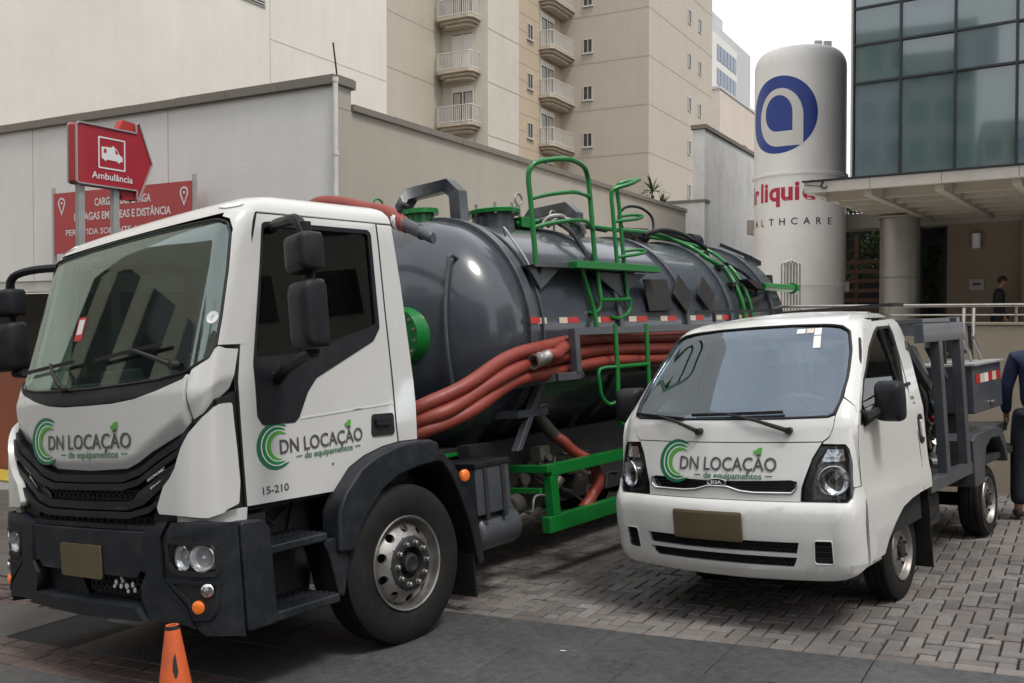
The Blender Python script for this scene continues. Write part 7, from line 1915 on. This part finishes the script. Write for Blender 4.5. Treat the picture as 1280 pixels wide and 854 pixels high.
# ================================================================== CONE
M['cone'] = mat('cone_orange', (.62, .115, .030), .5, var=.15, vscale=6, dirt=(.10, .05, .04), dirt_amt=.55, dscale=12)
cx_, cy_ = -1.99, 5.50
cn_ = empty('traffic_cone', GF @ Matrix.Translation((-1.655, 4.70, .0)), 'weathered plain orange traffic cone with a dark tear, in front of the large truck', 'cone')
mb = MB(); mb.lathe([(.025, .118), (.565, .034), (.575, .031), (.575, .020), (.52, .022)], (0, 0, 0), (0, 0, 1), 36); mb.build('cone_body', 'cone', cn_)
mb = MB(); mb.prism(rnd([(-.18, -.18), (.18, -.18), (.18, .18), (-.18, .18)], .03), lambda x, y, h: (x, y, h), 0, .028); mb.build('cone_base', 'cone', cn_, bevel=.005)
mb = MB(); mb.lathe([(.557, .0362), (.566, .0358), (.576, .0325)], (0, 0, 0), (0, 0, 1), 28); mb.build('cone_rim', 'seal', cn_)
tear = [(.010, .45), (.016, .40), (.022, .36), (.014, .335), (.004, .33), (-.006, .37), (-.002, .42)]
def fcn(u, v, o=0):
    r_ = .034 + (.565 - v) / .54 * .084 + .0012; a = u / r_; d = Vector((.30, -.95, 0)).normalized(); q = Vector((.95, .30, 0))
    p = (d * math.cos(a) + q * math.sin(a)) * r_; return (p.x, p.y, v)
mb = MB(); mb.add([fcn(u, v) for u, v in tear], [tuple(range(len(tear)))]); mb.build('cone_tear', 'dk', cn_, auto=False)

# ================================================================== PEOPLE
M['skin'] = mat('skin', (.34, .19, .13), .55, var=.05, vscale=10); M['hair'] = mat('hair', (.018, .013, .010), .7, bump=.6, bscale=120)
M['navy'] = mat('navy_cloth', (.012, .020, .060), .85, var=.3, vscale=9, bump=1.0, bscale=14); M['jeans'] = mat('dark_trousers', (.012, .014, .022), .85, var=.2, vscale=12)
M['jacket'] = mat('black_jacket', (.012, .013, .018), .8, var=.2, vscale=10); M['shoe'] = mat('shoe', (.012, .011, .011), .6)
def skinmesh(name, verts, edges, radii, m, par, root=0, sub=2):
    me = bpy.data.meshes.new(name); me.from_pydata([tuple(v) for v in verts], edges, []); o = bpy.data.objects.new(name, me); COL.objects.link(o)
    sk = o.modifiers.new('skin', 'SKIN'); sk.use_smooth_shade = True
    for i, r_ in enumerate(radii):
        r_ = r_ if isinstance(r_, tuple) else (r_, r_); me.skin_vertices[0].data[i].radius = r_
        me.skin_vertices[0].data[i].use_root = (i == root)
    sb = o.modifiers.new('subdivision', 'SUBSURF'); sb.levels = sub; sb.render_levels = sub
    me.materials.append(M[m]); o.parent = par; return o
def person(mtx, lab, J, top, hairlen=1.0):
    """J: joints in local space, figure faces -y"""
    p = empty('person', mtx, lab, 'person')
    V = Vector
    j = {k: V(v) for k, v in J.items()}
    vs, es, rs = [], [], []
    def chain(pts, rad, start=None):
        prev = start
        for q, r_ in zip(pts, rad):
            vs.append(q); rs.append(r_); i = len(vs) - 1
            if prev is not None: es.append((prev, i))
            prev = i
        return prev
    pel = chain([j['pelvis']], [.085])
    ch = chain([j['pelvis'].lerp(j['chest'], .5), j['chest'], j['neck'], j['neck'].lerp(j['head'], .45)], [.090, .105, .055, .052], pel)
    chest_i = 2
    chain([j['head'] - V((0, 0, .045)), j['head'], j['head'] + V((0, .01, .055))], [.060, .082, .070], ch)
    for s in 'LR':
        e = chain([j['sh' + s], j['el' + s], j['wr' + s]], [.055, .042, .028], chest_i)
        h = (j['wr' + s] - j['el' + s]).normalized(); palm = j['wr' + s] + h * .055
        pi_ = chain([palm], [(.036, .018)], e)
        sd = h.cross(V((0, 1, 0)));  sd = sd.normalized() if sd.length > .1 else V((1, 0, 0)); fw = sd.cross(h)
        for k in range(4):
            b = palm + fw * ((k - 1.5) * .019) + h * .03; L = (.065, .075, .072, .055)[k]
            chain([b, b + h * L * .5 + sd * .006, b + h * L + sd * .022], [.0095, .0085, .0075], pi_)
        t = j['wr' + s] + h * .02 + fw * .035
        chain([t, t + h * .03 + fw * .015, t + h * .055 + fw * .014], [.011, .010, .008], pi_)
        chain([j['hip' + s], j['kn' + s], j['an' + s], j['an' + s] + V((0, -.10, -.05))], [.070, .052, .040, .035], pel)
    b = skinmesh('body', vs, es, rs, 'skin', p)
    # face, ears, hair
    hd = j['head']
    mb = MB(); mb.lathe([(-.02, .0), (-.015, .012), (.012, .016), (.03, .006), (.034, 0)], hd + V((0, -.088, -.005)), V((0, -.35, -1)).normalized(), 10); mb.build('nose', 'skin', p)
    for s in (-1, 1):
        mb = MB(); mb.lathe([(-.01, 0), (-.008, .022), (.004, .028), (.010, 0)], hd + V((s * .086, .01, -.005)), (s, 0, 0), 12); mb.build('ear', 'skin', p)
        mb = MB(); mb.lathe([(0, 0), (0, .011), (.004, .006), (.005, 0)], hd + V((s * .030, -.084, .012)), (0, -1, 0), 10); mb.build('eye', 'hair', p)
    mb = MB(); mb.box(hd.x - .022, hd.x + .022, hd.y - .088, hd.y - .080, hd.z - .052, hd.z - .046); mb.build('mouth', 'redside', p)
    mb = MB(); mb.lathe([(.098 * math.cos(t), .094 * math.sin(t)) for t in [PI * .62 * i / 10 for i in range(11)]], hd + V((0, .012, .022)), V((0, .35, 1)), 24); mb.build('hair', 'hair', p)
    # clothes
    vs, es, rs = [], [], []
    a = chain([j['pelvis'] - V((0, 0, .0)), j['pelvis'].lerp(j['chest'], .45), j['chest'], j['chest'].lerp(j['neck'], .62), j['neck'] + V((0, 0, .01))], [(.160, .125), (.158, .122), (.180, .135), (.150, .105), .066])
    for s in 'LR': chain([j['sh' + s], j['el' + s], j['el' + s].lerp(j['wr' + s], .92)], [.078, .062, .048], 3 - 0)
    skinmesh('jacket', vs, es, rs, top, p)
    vs, es, rs = [], [], []
    a = chain([j['pelvis'] + V((0, 0, .03))], [(.160, .122)])
    for s in 'LR': chain([j['hip' + s], j['kn' + s], j['an' + s] + V((0, 0, .02))], [.118, .092, .078], a)
    skinmesh('trousers', vs, es, rs, 'jeans', p)
    for s in 'LR':
        q = j['an' + s]; skinmesh('shoe', [q + V((0, .03, -.045)), q + V((0, -.06, -.050)), q + V((0, -.15, -.062))], [(0, 1), (1, 2)], [(.048, .045), (.048, .040), (.045, .028)], 'shoe', p, 1)
    return p
def stand(extra=None, k=1.0):
    J = dict(pelvis=(0, 0, .95), chest=(0, .01, 1.30), neck=(0, .01, 1.50), head=(0, -.02, 1.655), shL=(.185, .01, 1.42), shR=(-.185, .01, 1.42), elL=(.24, .03, 1.13), elR=(-.24, .03, 1.13),
             wrL=(.23, -.08, .90), wrR=(-.23, -.08, .90), hipL=(.09, 0, .90), hipR=(-.09, 0, .90), knL=(.10, -.02, .50), knR=(-.10, -.02, .50), anL=(.11, .02, .09), anR=(-.11, .02, .09))
    if extra: J.update(extra)
    return {a: tuple(c * k for c in v) for a, v in J.items()}
px_, py_ = 4.87, 8.88
person(Matrix.Translation((px_, py_, gz(px_, py_))) @ Matrix.Rotation(R(158), 4, 'Z'), 'person in navy sweater and dark trousers, back turned, beside the small truck',
       stand(dict(head=(.0, -.08, 1.66), neck=(0, -.03, 1.50), elL=(.25, -.02, 1.14), wrL=(.235, -.12, .90), elR=(-.25, -.02, 1.14), wrR=(-.235, -.12, .90), hipL=(.11, 0, .90), hipR=(-.11, 0, .90), knL=(.13, 0, .50), knR=(-.13, 0, .50), anL=(.14, .02, .09), anR=(-.14, .02, .09)), 1.05), 'navy')
person(Matrix.Translation((10.15, 20.0, 1.0)) @ Matrix.Rotation(R(70), 4, 'Z'), 'person in black hooded jacket walking to the right behind the railing under the canopy',
       stand(dict(knL=(.10, -.14, .52), anL=(.11, -.12, .12), anR=(-.11, .18, .12), knR=(-.10, .05, .52), head=(0, -.06, 1.65))), 'jacket')
bpy.context.view_layer.update()
